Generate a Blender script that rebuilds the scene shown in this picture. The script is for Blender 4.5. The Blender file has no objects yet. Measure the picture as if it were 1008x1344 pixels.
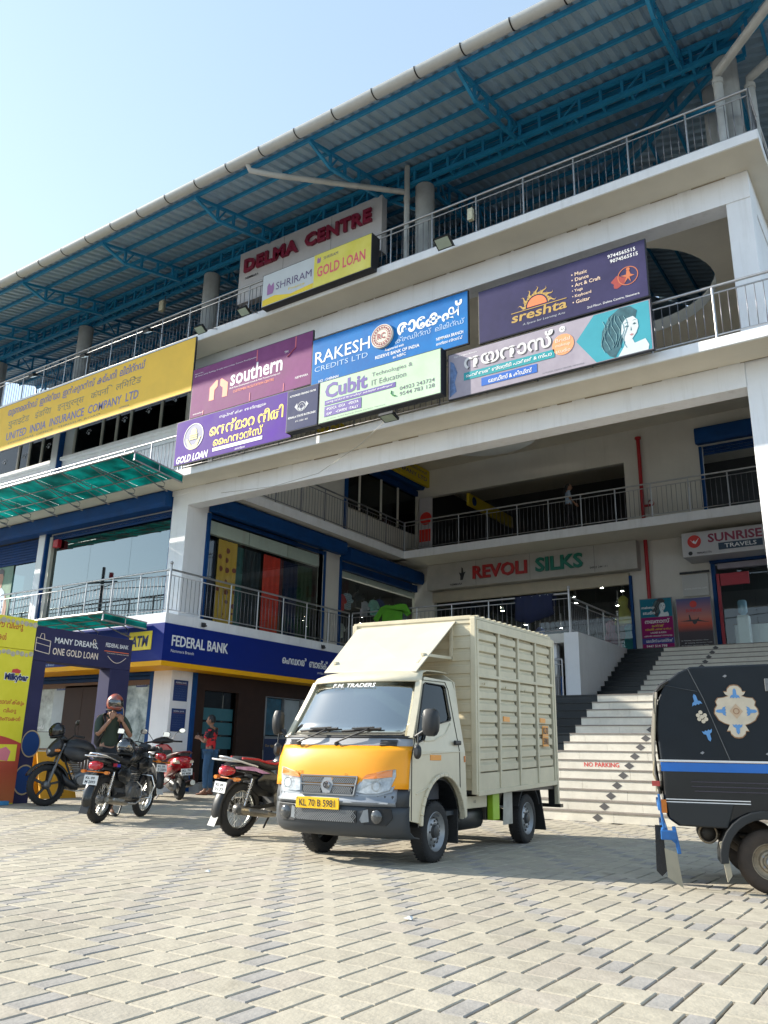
import bpy, bmesh, math, random
from math import sin, cos, pi, radians as R
from mathutils import Vector, Matrix
from mathutils.geometry import tessellate_polygon
random.seed(7)
SC = bpy.context.scene
COL = SC.collection

# ------------------------------------------------------------------ camera
cam = bpy.data.cameras.new('camera')
camo = bpy.data.objects.new('camera', cam)
COL.objects.link(camo)
yw, pt, rl = R(34.2724977), R(16.40271095), R(1.11322238)
fwd = Vector((-sin(yw) * cos(pt), cos(yw) * cos(pt), sin(pt)))
rt = Vector((cos(yw), sin(yw), 0))
up = rt.cross(fwd)
r2 = cos(rl) * rt + sin(rl) * up
u2 = -sin(rl) * rt + cos(rl) * up
m = Matrix((r2, u2, -fwd)).transposed().to_4x4()
m.translation = (0, 0, .97)
camo.matrix_world = m
cam.sensor_fit = 'HORIZONTAL'
cam.sensor_width = 36
cam.lens = 36 * 1076.136 / 1008
cam.clip_start = .05
cam.clip_end = 3000
SC.camera = camo
# ------------------------------------------------------------------ sky, sun, exposure
SUND = Vector((-3, -1, 1.70)).normalized()
ELEV = math.asin(SUND.z)
AZ = math.atan2(SUND.x, SUND.y)
w = bpy.data.worlds.new('World')
SC.world = w
w.use_nodes = True
nt = w.node_tree
sky = nt.nodes.new('ShaderNodeTexSky')
sky.sky_type = 'NISHITA'
sky.sun_disc = False
sky.sun_elevation = ELEV
sky.sun_rotation = AZ
sky.air_density = 1.0
sky.dust_density = .4
sky.ozone_density = 1.0
hs_ = nt.nodes.new('ShaderNodeHueSaturation')
hs_.inputs['Saturation'].default_value = .70
hs_.inputs['Hue'].default_value = .492
nt.links.new(sky.outputs[0], hs_.inputs['Color'])
hz_ = nt.nodes.new('ShaderNodeMix')   # even humid haze over the clear sky
hz_.data_type = 'RGBA'
hz_.inputs[0].default_value = .55
hz_.inputs[7].default_value = (1.12, 1.62, 2.18, 1)
nt.links.new(hs_.outputs[0], hz_.inputs[6])
nt.links.new(hz_.outputs[2], nt.nodes['Background'].inputs[0])
nt.nodes['Background'].inputs[1].default_value = .135
sl = bpy.data.lights.new('sun', 'SUN')
sl.energy = 3.0
sl.angle = R(.6)
sl.color = (1, .93, .80)
so = bpy.data.objects.new('sun', sl)
COL.objects.link(so)
so.rotation_euler = SUND.to_track_quat('Z', 'Y').to_euler()
so.location = SUND * 60
SC.view_settings.view_transform = 'Standard'
SC.view_settings.look = 'None'
SC.view_settings.exposure = 1.66
SC.view_settings.gamma = 1
SC.cycles.max_bounces = 8
SC.cycles.diffuse_bounces = 4
SC.cycles.transparent_max_bounces = 12
SC.cycles.use_denoising = True


# ------------------------------------------------------------------ materials
def lk(nt, a, b): nt.links.new(a, b)


MATS = {}


def M(name, col, rough=.6, metal=0., var=.12, sc=3., bump=0., bs=30., coat=0., streak=0., spec=.5, emit=None, hue=None):
    if name in MATS: return MATS[name]
    m = bpy.data.materials.new(name)
    m.use_nodes = True
    nt = m.node_tree
    b = nt.nodes['Principled BSDF']
    b.inputs['Roughness'].default_value = rough
    b.inputs['Metallic'].default_value = metal
    b.inputs['Coat Weight'].default_value = coat
    b.inputs['Coat Roughness'].default_value = .08
    b.inputs['Specular IOR Level'].default_value = spec
    c = (col[0], col[1], col[2], 1)
    b.inputs['Base Color'].default_value = c
    if emit:
        b.inputs['Emission Color'].default_value = c
        b.inputs['Emission Strength'].default_value = emit
    tc = nt.nodes.new('ShaderNodeTexCoord')
    if var > 0:
        n = nt.nodes.new('ShaderNodeTexNoise')
        n.inputs['Scale'].default_value = sc
        n.inputs['Detail'].default_value = 6
        n.inputs['Roughness'].default_value = .62
        lk(nt, tc.outputs['Object'], n.inputs['Vector'])
        mx = nt.nodes.new('ShaderNodeMix')
        mx.data_type = 'RGBA'
        mr = nt.nodes.new('ShaderNodeMapRange')
        mr.inputs[1].default_value = .3
        mr.inputs[2].default_value = .7
        lk(nt, n.outputs['Fac'], mr.inputs[0])
        lk(nt, mr.outputs[0], mx.inputs[0])
        mx.inputs[6].default_value = tuple(x * (1 - var) for x in col) + (1,)
        h = hue or col
        mx.inputs[7].default_value = tuple(min(1, x * (1 + var * .6)) for x in h) + (1,)
        out = mx.outputs[2]
        if streak > 0:
            mp = nt.nodes.new('ShaderNodeMapping')
            mp.inputs['Scale'].default_value = (2.2, 2.2, .16)
            n2 = nt.nodes.new('ShaderNodeTexNoise')
            n2.inputs['Scale'].default_value = 2.4
            n2.inputs['Detail'].default_value = 8
            n2.inputs['Roughness'].default_value = .7
            lk(nt, tc.outputs['Object'], mp.inputs[0])
            lk(nt, mp.outputs[0], n2.inputs['Vector'])
            mr2 = nt.nodes.new('ShaderNodeMapRange')
            mr2.inputs[1].default_value = .52
            mr2.inputs[2].default_value = .74
            mr2.inputs[4].default_value = streak
            lk(nt, n2.outputs['Fac'], mr2.inputs[0])
            mx2 = nt.nodes.new('ShaderNodeMix')
            mx2.data_type = 'RGBA'
            lk(nt, mr2.outputs[0], mx2.inputs[0])
            lk(nt, out, mx2.inputs[6])
            mx2.inputs[7].default_value = (col[0] * .45, col[1] * .42, col[2] * .36, 1)
            out = mx2.outputs[2]
        lk(nt, out, b.inputs['Base Color'])
        mr3 = nt.nodes.new('ShaderNodeMapRange')
        mr3.inputs[3].default_value = max(.02, rough * .8)
        mr3.inputs[4].default_value = min(1, rough * 1.25)
        lk(nt, n.outputs['Fac'], mr3.inputs[0])
        lk(nt, mr3.outputs[0], b.inputs['Roughness'])
    if bump > 0:
        n3 = nt.nodes.new('ShaderNodeTexNoise')
        n3.inputs['Scale'].default_value = bs
        n3.inputs['Detail'].default_value = 5
        lk(nt, tc.outputs['Object'], n3.inputs['Vector'])
        bp = nt.nodes.new('ShaderNodeBump')
        bp.inputs['Strength'].default_value = bump
        bp.inputs['Distance'].default_value = .01
        lk(nt, n3.outputs['Fac'], bp.inputs['Height'])
        lk(nt, bp.outputs[0], b.inputs['Normal'])
    MATS[name] = m
    return m


def world_stains(m, sc=.55, amt=.35, dark=(.45, .43, .40)):
    nt = m.node_tree
    b = nt.nodes['Principled BSDF']
    src = b.inputs['Base Color'].links[0].from_socket
    ge = nt.nodes.new('ShaderNodeNewGeometry')
    for s_, lo, hi, a in ((sc, .45, .75, amt), (sc * 7, .60, .72, amt * .9), (sc * 30, .35, .65, amt * .35)):
        n = nt.nodes.new('ShaderNodeTexNoise')
        n.inputs['Scale'].default_value = s_
        n.inputs['Detail'].default_value = 6
        n.inputs['Distortion'].default_value = .4
        lk(nt, ge.outputs['Position'], n.inputs['Vector'])
        r = nt.nodes.new('ShaderNodeMapRange')
        r.inputs[1].default_value, r.inputs[2].default_value, r.inputs[4].default_value = lo, hi, a
        lk(nt, n.outputs['Fac'], r.inputs[0])
        x = nt.nodes.new('ShaderNodeMix')
        x.data_type = 'RGBA'
        x.blend_type = 'MULTIPLY'
        lk(nt, r.outputs[0], x.inputs[0])
        lk(nt, src, x.inputs[6])
        x.inputs[7].default_value = (*dark, 1)
        src = x.outputs[2]
    lk(nt, src, b.inputs['Base Color'])


def glass_mat(name, tint, ior=1.5, rough=.02, extra=0., refl=(1, 1, 1)):
    m = bpy.data.materials.new(name)
    m.use_nodes = True
    nt = m.node_tree
    nt.nodes.remove(nt.nodes['Principled BSDF'])
    out = nt.nodes['Material Output']
    t = nt.nodes.new('ShaderNodeBsdfTransparent')
    t.inputs[0].default_value = (*tint, 1)
    g = nt.nodes.new('ShaderNodeBsdfGlossy')
    g.inputs['Roughness'].default_value = rough
    g.inputs['Color'].default_value = (*refl, 1)
    f = nt.nodes.new('ShaderNodeFresnel')
    f.inputs[0].default_value = ior
    a = nt.nodes.new('ShaderNodeMath')
    a.operation = 'ADD'
    a.use_clamp = True
    a.inputs[1].default_value = extra
    mx = nt.nodes.new('ShaderNodeMixShader')
    gm_ = nt.nodes.new('ShaderNodeNewGeometry')
    iv = nt.nodes.new('ShaderNodeMath')
    iv.operation = 'SUBTRACT'
    iv.inputs[0].default_value = 1
    ml = nt.nodes.new('ShaderNodeMath')
    ml.operation = 'MULTIPLY'
    lk(nt, gm_.outputs['Backfacing'], iv.inputs[1])
    lk(nt, f.outputs[0], a.inputs[0])
    lk(nt, a.outputs[0], ml.inputs[0])
    lk(nt, iv.outputs[0], ml.inputs[1])
    lk(nt, ml.outputs[0], mx.inputs[0])
    lk(nt, t.outputs[0], mx.inputs[1])
    lk(nt, g.outputs[0], mx.inputs[2])
    lk(nt, mx.outputs[0], out.inputs[0])
    MATS[name] = m
    return m


def translucent(name, col, tr=.5):
    m = bpy.data.materials.new(name)
    m.use_nodes = True
    nt = m.node_tree
    b = nt.nodes['Principled BSDF']
    b.inputs['Base Color'].default_value = (*col, 1)
    b.inputs['Roughness'].default_value = .35
    t = nt.nodes.new('ShaderNodeBsdfTranslucent')
    tc = nt.nodes.new('ShaderNodeTexCoord')
    n = nt.nodes.new('ShaderNodeTexNoise')
    n.inputs['Scale'].default_value = 1.6
    n.inputs['Detail'].default_value = 7
    lk(nt, tc.outputs['Object'], n.inputs['Vector'])
    mx0 = nt.nodes.new('ShaderNodeMix')
    mx0.data_type = 'RGBA'
    mr = nt.nodes.new('ShaderNodeMapRange')
    mr.inputs[1].default_value = .35
    mr.inputs[2].default_value = .65
    lk(nt, n.outputs['Fac'], mr.inputs[0])
    lk(nt, mr.outputs[0], mx0.inputs[0])
    mx0.inputs[6].default_value = tuple(c * .45 for c in col) + (1,)
    mx0.inputs[7].default_value = tuple(min(1, c * 1.25) for c in col) + (1,)
    lk(nt, mx0.outputs[2], t.inputs[0])
    lk(nt, mx0.outputs[2], b.inputs['Base Color'])
    mx = nt.nodes.new('ShaderNodeMixShader')
    mx.inputs[0].default_value = tr
    lk(nt, b.outputs[0], mx.inputs[1])
    lk(nt, t.outputs[0], mx.inputs[2])
    lk(nt, mx.outputs[0], nt.nodes['Material Output'].inputs[0])
    MATS[name] = m
    return m


white = M('white_wall_paint', (.83, .84, .86), .7, var=.07, sc=.9, bump=.15, bs=25, streak=.24)
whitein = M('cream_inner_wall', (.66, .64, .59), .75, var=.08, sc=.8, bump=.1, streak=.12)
soffit = M('cream_soffit_paint', (.72, .68, .58), .8, var=.08, sc=1.1, bump=.1)
slabw = M('slab_edge_paint', (.85, .86, .88), .65, var=.09, sc=1.5, streak=.22)
navy = M('navy_shutter_paint', (.005, .055, .20), .62, var=.2, sc=2, spec=.2)
navyd = M('navy_shutter_slat', (.004, .04, .15), .6, var=.25, sc=2, spec=.2)
trussb = M('truss_blue_paint', (.02, .27, .52), .45, var=.2, sc=3)
sheetm = M('galvanised_roof_sheet', (.40, .54, .66), .42, .3, var=.16, sc=1.2)
steel = M('stainless_steel', (.50, .50, .51), .42, .85, var=.12, sc=8)
balm = M('baluster_steel', (.22, .22, .24), .45, .7, var=.15)
steeld = M('dull_steel', (.26, .26, .28), .5, .7, var=.2, sc=5)
pvc = M('pvc_pipe_grey', (.52, .54, .54), .5, var=.15, sc=4)
concr = M('column_concrete', (.38, .40, .41), .85, var=.22, sc=2.2, bump=.3, streak=.3)
blackm = M('black_plastic', (.013, .014, .016), .42, var=.2)
blackg = M('black_gloss_paint', (.006, .007, .009), .22, var=.15, coat=.25)
rubber = M('tyre_rubber', (.022, .022, .023), .85, var=.3, sc=14, bump=.4, bs=60)
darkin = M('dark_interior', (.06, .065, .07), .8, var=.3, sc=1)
redp = M('red_pipe_paint', (.42, .012, .02), .4, var=.15)
brown = M('brown_cladding', (.04, .022, .017), .6, var=.25, sc=4, spec=.2)
glassd = glass_mat('dark_tinted_glass', (.05, .08, .10), 1.45, .015, .0, (.7, .75, .78))
glassc = glass_mat('shop_glass', (.90, .95, .94), 1.5, .01, .01)
glassr = glass_mat('mirror_film_glass', (.18, .25, .24), 1.5, .012, .22, (.62, .72, .73))
teal = translucent('teal_polycarbonate', (.01, .40, .38), .75)
chrome = M('chrome', (.75, .75, .76), .12, 1., var=.05)
whitep = M('white_plastic', (.72, .72, .70), .4, var=.06)
txw = M('lettering_white', (.85, .85, .85), .5, var=0)
txk = M('lettering_black', (.02, .02, .025), .5, var=0)


# ------------------------------------------------------------------ mesh helpers
class MB:
    def __init__(s): s.v, s.f, s.mi, s.sm, s.cm = [], [], [], [], 0

    def add(s, vs, fs, smooth=False):
        o = len(s.v)
        s.v += [tuple(x) for x in vs]
        s.f += [[i + o for i in f] for f in fs]
        s.mi += [s.cm] * len(fs)
        s.sm += [smooth] * len(fs)
        return s

    def box(s, x0, x1, y0, y1, z0, z1):
        return s.add([(x, y, z) for z in (z0, z1) for y in (y0, y1) for x in (x0, x1)],
                     [(0, 2, 3, 1), (4, 5, 7, 6), (0, 1, 5, 4), (2, 6, 7, 3), (0, 4, 6, 2), (1, 3, 7, 5)])

    def bar(s, a, b, w=.05, h=None, upv=(0, 0, 1)):
        a, b = Vector(a), Vector(b)
        h = w if h is None else h
        d = (b - a).normalized()
        u = Vector(upv)
        if abs(d.dot(u)) > .98: u = Vector((1, 0, 0)) if abs(d.x) < .9 else Vector((0, 1, 0))
        sx = d.cross(u).normalized() * w / 2
        sz = sx.cross(d).normalized() * h / 2
        vs = [p + i * sx + j * sz for p in (a, b) for i, j in ((-1, -1), (1, -1), (1, 1), (-1, 1))]
        return s.add(vs, [(0, 1, 2, 3), (7, 6, 5, 4), (0, 4, 5, 1), (1, 5, 6, 2), (2, 6, 7, 3), (3, 7, 4, 0)])

    def tube(s, pts, r=.02, n=8, cap=True):
        pts = [Vector(p) for p in pts]
        rs = r if isinstance(r, (list, tuple)) else [r] * len(pts)
        vs, fs = [], []
        prev = None
        for i, p in enumerate(pts):
            d = (pts[min(i + 1, len(pts) - 1)] - pts[max(i - 1, 0)])
            d = d.normalized() if d.length > 1e-9 else Vector((0, 0, 1))
            if prev is None:
                u = Vector((0, 0, 1)) if abs(d.z) < .9 else Vector((1, 0, 0))
            else:
                u = prev
            x = d.cross(u)
            x = x.normalized() if x.length > 1e-6 else Vector((1, 0, 0))
            y = x.cross(d).normalized()
            prev = y
            for k in range(n):
                a = 2 * pi * k / n
                vs.append(p + rs[i] * (cos(a) * x + sin(a) * y))
        for i in range(len(pts) - 1):
            for k in range(n):
                k2 = (k + 1) % n
                fs.append((i * n + k, i * n + k2, (i + 1) * n + k2, (i + 1) * n + k))
        s.add(vs, fs, True)
        if cap:
            o = len(s.v) - len(vs)
            s.f += [[o + k for k in range(n)][::-1], [o + (len(pts) - 1) * n + k for k in range(n)]]
            s.mi += [s.cm] * 2
            s.sm += [False] * 2
        return s

    def lathe(s, prof, c=(0, 0, 0), ax='z', n=20, smooth=True):  # prof [(r,h)]
        vs, fs = [], []
        for r, h in prof:
            for k in range(n):
                a = 2 * pi * k / n
                p = (r * cos(a), r * sin(a), h)
                if ax == 'y': p = (p[0], p[2], p[1])
                if ax == 'x': p = (p[2], p[0], p[1])
                vs.append((p[0] + c[0], p[1] + c[1], p[2] + c[2]))
        for i in range(len(prof) - 1):
            for k in range(n):
                k2 = (k + 1) % n
                fs.append((i * n + k, i * n + k2, (i + 1) * n + k2, (i + 1) * n + k))
        return s.add(vs, fs, smooth)

    def torus(s, Rr, r, c=(0, 0, 0), ax='y', n=28, k=10, sq=1.):
        prof = [(Rr + r * cos(2 * pi * j / k), sq * r * sin(2 * pi * j / k)) for j in range(k + 1)]
        return s.lathe(prof, c, ax, n)

    def prism(s, poly, ax, a, b, smooth=False):  # poly 2D; ax = extrusion axis; a..b
        n = len(poly)

        def P(u, v, t):
            return {'x': (t, u, v), 'y': (u, t, v), 'z': (u, v, t)}[ax]
        vs = [P(u, v, a) for u, v in poly] + [P(u, v, b) for u, v in poly]
        tr = tessellate_polygon([[Vector((u, v, 0)) for u, v in poly]])
        fs = [tuple(t) for t in tr] + [tuple(i + n for i in t[::-1]) for t in tr]
        s.add(vs, fs)
        vs2 = vs
        s.add(vs2, [(i, (i + 1) % n, (i + 1) % n + n, i + n) for i in range(n)], smooth)
        return s

    def loft(s, secs, n=16, p=2.4, ax='x', smooth=True):  # secs [(t, a, b, ra, rb)] superellipse rings
        vs, fs = [], []
        for t, a0, b0, ra, rb in secs:
            for k in range(n):
                th = 2 * pi * (k + .5) / n
                ca, sa = cos(th), sin(th)
                u = a0 + ra * math.copysign(abs(ca) ** (2 / p), ca)
                v = b0 + rb * math.copysign(abs(sa) ** (2 / p), sa)
                vs.append({'x': (t, u, v), 'y': (u, t, v), 'z': (u, v, t)}[ax])
        for i in range(len(secs) - 1):
            for k in range(n):
                k2 = (k + 1) % n
                fs.append((i * n + k, i * n + k2, (i + 1) * n + k2, (i + 1) * n + k))
        fs += [tuple(range(n))[::-1], tuple((len(secs) - 1) * n + k for k in range(n))]
        return s.add(vs, fs, smooth)

    def build(s, name, mat, parent=None, local=False, bevel=0, label=None, kind=None, seg=2):
        me = bpy.data.meshes.new(name)
        vs = s.v
        if parent is not None and not local:
            inv = wm(parent).inverted()
            vs = [tuple(inv @ Vector(p)) for p in vs]
        me.from_pydata(vs, [], s.f)
        mats = mat if isinstance(mat, (list, tuple)) else [mat]
        for q in mats: me.materials.append(q)
        me.polygons.foreach_set('use_smooth', s.sm)
        if len(mats) > 1: me.polygons.foreach_set('material_index', s.mi)
        bm = bmesh.new()
        bm.from_mesh(me)
        bmesh.ops.remove_doubles(bm, verts=bm.verts, dist=1e-5)
        bmesh.ops.recalc_face_normals(bm, faces=bm.faces)
        for e in bm.edges:
            if len(e.link_faces) == 2 and e.calc_face_angle(0) > .9: e.smooth = False
        bm.to_mesh(me)
        bm.free()
        o = bpy.data.objects.new(name, me)
        COL.objects.link(o)
        if parent is not None: o.parent = parent
        if bevel:
            b = o.modifiers.new('bevel', 'BEVEL')
            b.width = bevel
            b.segments = seg
            b.limit_method = 'ANGLE'
            b.angle_limit = R(40)
        if label: o['label'] = label
        if kind: o['kind'] = kind
        return o


def wm(o):
    m = o.matrix_basis.copy()
    while o.parent:
        o = o.parent
        m = o.matrix_basis @ m
    return m


def thing(name, label, cat, loc=(0, 0, 0), rz=0., group=None):
    o = bpy.data.objects.new(name, None)
    o.empty_display_size = .3
    COL.objects.link(o)
    o.location = loc
    o.rotation_euler = (0, 0, rz)
    o['label'] = label
    o['category'] = cat
    if group: o['group'] = group
    return o


def tag(o, label, cat, group=None):
    o['label'] = label
    o['category'] = cat
    if group: o['group'] = group
    return o


def cp(o, parent, off=None, loc=None):
    c = o.copy()
    COL.objects.link(c)
    c.parent = parent
    if off is not None: c.location = Vector(o.location) + Vector(off)
    if loc is not None: c.location = loc
    return c


def B(x0, x1, y0, y1, z0, z1): return MB().box(x0, x1, y0, y1, z0, z1)


_FC = {}


def glyphs(s, bold=0., shear=0.):
    k = (s, bold, shear)
    if k not in _FC:
        cu = bpy.data.curves.new('t', 'FONT')
        cu.body = s
        cu.size = 1
        cu.resolution_u = 2
        cu.offset = bold
        cu.shear = shear
        cu.align_x = 'LEFT'
        o = bpy.data.objects.new('t', cu)
        COL.objects.link(o)
        dg = bpy.context.evaluated_depsgraph_get()
        dg.update()
        me = o.evaluated_get(dg).to_mesh()
        vs = [(v.co.x, v.co.y) for v in me.vertices]
        fs = [tuple(p.vertices) for p in me.polygons]
        o.evaluated_get(dg).to_mesh_clear()
        bpy.data.objects.remove(o)
        bpy.data.curves.remove(cu)
        _FC[k] = (vs, fs)
    return _FC[k]


def text_mb(s, o, u, v, w=None, h=.1, bold=0., shear=0., depth=0., align='L', mb=None):
    """lettering on a plane: origin o (lower left of the ink), directions u, v"""
    vs, fs = glyphs(s, bold, shear)
    o, u, v = Vector(o), Vector(u).normalized(), Vector(v).normalized()
    nn = u.cross(v)
    x0, x1 = min(a for a, b in vs), max(a for a, b in vs)
    y0, y1 = min(b for a, b in vs), max(b for a, b in vs)
    sy = h / (y1 - y0)
    sx = sy if w is None else w / (x1 - x0)
    W = (x1 - x0) * sx
    ox = {'L': 0, 'C': -W / 2, 'R': -W}[align]
    P = [o + u * ((a - x0) * sx + ox) + v * ((b - y0) * sy) + nn * (.003 + depth) for a, b in vs]
    mb = mb or MB()
    mb.add(P, fs)
    if depth > 0:
        bm = {}
        for f in fs:
            for i in range(len(f)):
                e = (f[i], f[(i + 1) % len(f)])
                if (e[1], e[0]) in bm:
                    del bm[(e[1], e[0])]
                else:
                    bm[e] = 1
        Q = P + [p - nn * depth for p in P]
        n = len(P)
        mb.add(Q, [(a, b, b + n, a + n) for a, b in bm])
    return mb


def text(parent, s, o, u, v, mat, w=None, h=.1, bold=0., shear=0., depth=0., align='L', name='lettering', local=False):
    mb = text_mb(s, o, u, v, w, h, bold, shear, depth, align)
    me_doubles = mb.build(name, mat, parent, local=local)
    return me_doubles


def shape(poly, o, u, v, sx=1., sy=1., lift=.004, mb=None):
    """flat shape on a sign face"""
    o, u, v = Vector(o), Vector(u).normalized(), Vector(v).normalized()
    nn = u.cross(v)
    mb = mb or MB()
    P = [o + u * a * sx + v * b * sy + nn * lift for a, b in poly]
    tr = tessellate_polygon([[Vector((a, b, 0)) for a, b in poly]])
    return mb.add(P, [tuple(t) for t in tr])


def circ(n=24, r=1., a0=0., a1=2 * pi): return [(r * cos(a0 + (a1 - a0) * i / n), r * sin(a0 + (a1 - a0) * i / n)) for i in range(n)]


def ringp(r0, r1, n=28, mb=None, o=(0, 0, 0), u=(1, 0, 0), v=(0, 0, 1), lift=.004):
    o, u, v = Vector(o), Vector(u), Vector(v)
    nn = u.cross(v)
    mb = mb or MB()
    P = [o + nn * lift + r * (cos(2 * pi * k / n) * u + sin(2 * pi * k / n) * v) for r in (r0, r1) for k in range(n)]
    return mb.add(P, [(k, (k + 1) % n, (k + 1) % n + n, k + n) for k in range(n)])


def skin(name, chains, mat, parent, sub=1, local=True, xf=None):
    """one continuous skinned surface. chains: lists of (point, (rx, ry)); equal points are shared"""
    vs, es, rs, ix = [], [], [], {}
    for ch in chains:
        pv = None
        for p, r in ch:
            k = tuple(round(c, 4) for c in p)
            if k not in ix:
                ix[k] = len(vs)
                vs.append(p)
                rs.append(r if isinstance(r, tuple) else (r, r))
            if pv is not None and pv != ix[k]: es.append((pv, ix[k]))
            pv = ix[k]
    me = bpy.data.meshes.new(name)
    me.from_pydata(vs, es, [])
    o = bpy.data.objects.new(name, me)
    COL.objects.link(o)
    md = o.modifiers.new('skin', 'SKIN')
    md.use_smooth_shade = True
    sv = me.skin_vertices[0].data
    for i, r in enumerate(rs): sv[i].radius = r
    sv[0].use_root = True
    ms = o.modifiers.new('sub', 'SUBSURF')
    ms.levels = ms.render_levels = sub
    dg = bpy.context.evaluated_depsgraph_get()
    dg.update()
    me2 = bpy.data.meshes.new_from_object(o.evaluated_get(dg))
    bpy.data.objects.remove(o)
    me2.materials.clear()
    me2.materials.append(mat)
    for p in me2.polygons: p.use_smooth = True
    me2.name = name
    o2 = bpy.data.objects.new(name, me2)
    COL.objects.link(o2)
    o2.parent = parent
    return o2
# ================================================================== GROUND
Z1, Z2, Z3 = 4.06, 7.69, 11.40
g = MB()
g.add([(-900, -900, -.08), (900, -900, -.08), (900, 900, -.08), (-900, 900, -.08)], [(0, 1, 2, 3)])
o = g.build('ground', M('dusty_asphalt_earth', (.14, .125, .105), .9, var=.3, sc=.2, bump=.3, bs=8))
o['kind'] = 'structure'
o = B(-34, 6, -2, 24, -.075, -.014).build('paving_bed', M('joint_sand', (.17, .14, .10), .95, var=.35, sc=9, bump=.5))
o['kind'] = 'structure'
pavem = [M('paver_concrete_%s' % n, c, .82, var=.16, sc=7, bump=.35, bs=50, hue=h) for n, c, h in (
    ('buff', (.41, .37, .295), (.42, .378, .295)), ('cream', (.435, .395, .315), (.445, .40, .315)), ('drab', (.375, .342, .28), (.39, .352, .285)),
    ('rose', (.40, .355, .29), (.41, .365, .30)))]
paved = M('paver_concrete_dark', (.345, .325, .30), .9, var=.22, sc=7, bump=.35, bs=50, spec=.15)
for q_ in pavem: world_stains(q_)
world_stains(paved, amt=.2)
o = thing('block_pavement', 'pale concrete block paving with small dark accent blocks across the forecourt', 'pavement', (0, 0, 0))
o['kind'] = 'structure'
pv = o


def paver_verts(x0, x1, y0, y1, dz):
    g_ = .0062
    c = .005
    a, b, d, e = x0 + g_, x1 - g_, y0 + .0042, y1 - .0042
    z = dz
    return ([(a, d, -.014), (b, d, -.014), (b, e, -.014), (a, e, -.014), (a, d, z - c), (b, d, z - c), (b, e, z - c), (a, e, z - c),
             (a + c, d + c, z), (b - c, d + c, z), (b - c, e - c, z), (a + c, e - c, z)],
            [(0, 1, 5, 4), (1, 2, 6, 5), (2, 3, 7, 6), (3, 0, 4, 7), (4, 5, 9, 8), (5, 6, 10, 9), (6, 7, 11, 10), (7, 4, 8, 11), (8, 9, 10, 11)])


def in_paving(x, y):
    if x > 4.5 or x < -31 or y < 1.2: return False
    if x < -9.35: return y < 20.1 and not (x < -15.6 and y > 13.9)
    return y < 13.17


pcs = []
wT, hT, wW, hW, wD = .18, .30, .25, .23, .115
ox0, oy0 = -1.228 - wW, 3.752 - hT
for n_ in range(-16, 44):
    sx_ = ox0 + n_ * (wW - wT) + ((n_ + 1) // 2) * wD
    sy_ = oy0 + n_ * (hT + hW)
    for k_ in range(-110, 110):
        ox, oy = sx_ + k_ * wT, sy_ - k_ * hW
        if oy < .8 or oy > 20.6 or not in_paving(ox + .15, oy + .2): continue
        pcs.append((ox, ox + wT, oy, oy + hT, 0))
        pcs.append((ox, ox + wW, oy + hT, oy + hT + hW, 0))
        if n_ % 2 == 0: pcs.append((ox + wW, ox + wW + wD, oy + hT, oy + hT + hW, 1))
camI = camo.matrix_world.inverted()


def spx(x, y, z=0):
    c = camI @ Vector((x, y, z))
    if c.z > -.1: return None
    return 504 + 1076.136 * c.x / -c.z, 672 - 1076.136 * c.y / -c.z, -c.z


big, rest = [], []
for p in pcs:
    q = spx((p[0] + p[1]) / 2, (p[2] + p[3]) / 2)
    if q and -20 < q[0] < 1028 and q[1] < 1365: big.append((q[2], p))
    else: rest.append(p)
big.sort(key=lambda t: t[0])
rest += [p for d, p in big[300:]]
shared = {}
for k, (d, p) in enumerate(big[:300]):
    dims = (round(p[1] - p[0], 3), round(p[3] - p[2], 3))
    mt = paved if p[4] else pavem[random.choice((0, 0, 1, 1, 2, 3))]
    key = (dims, mt.name)
    if key not in shared:
        vs, fs = paver_verts(0, dims[0], 0, dims[1], 0)
        ob = MB().add(vs, fs).build('paver', mt, pv, local=True)
        shared[key] = ob
    else:
        ob = cp(shared[key], pv)
    ob.location = (p[0], p[2], random.uniform(-.0012, .0015))
    ob.rotation_euler = (random.uniform(-.004, .004), random.uniform(-.004, .004), random.uniform(-.004, .004))
mb = MB()
for p in rest:
    mb.cm = 4 if p[4] else random.choice((0, 0, 1, 1, 2, 3))
    mb.add(*paver_verts(*p[:4], random.uniform(-.0012, .0015)))
mb.build('paver_field', pavem + [paved], pv, kind='stuff')
# small litter
for x, y, s_, lb in ((-2.95, 4.62, .035, 'small crumpled white paper scrap lying on the pale pavers'), (-5.3, 5.25, .03, 'tiny white paper scrap on the pavers left of the crumpled one')):
    q = MB().add([(x, y, .012), (x + s_ * 1.6, y + .01, .006), (x + s_ * 1.5, y + s_, .02), (x + .006, y + s_ * 1.1, .008), (x + s_, y + s_ * .5, .026)],
                 [(0, 1, 4), (1, 2, 4), (2, 3, 4), (3, 0, 4)]).build('paper_scrap', M('paper', (.7, .7, .68), .8, var=.05))
    tag(q, lb, 'litter')

# ================================================================== BUILDING
bld = thing('shopping_centre_building', 'white three storey shopping centre with open stair court and blue steel terrace roof', 'building', (-8, 13.9, 0))


def P(name, mb, mat, **k): return mb.build(name, mat, bld, **k)


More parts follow.
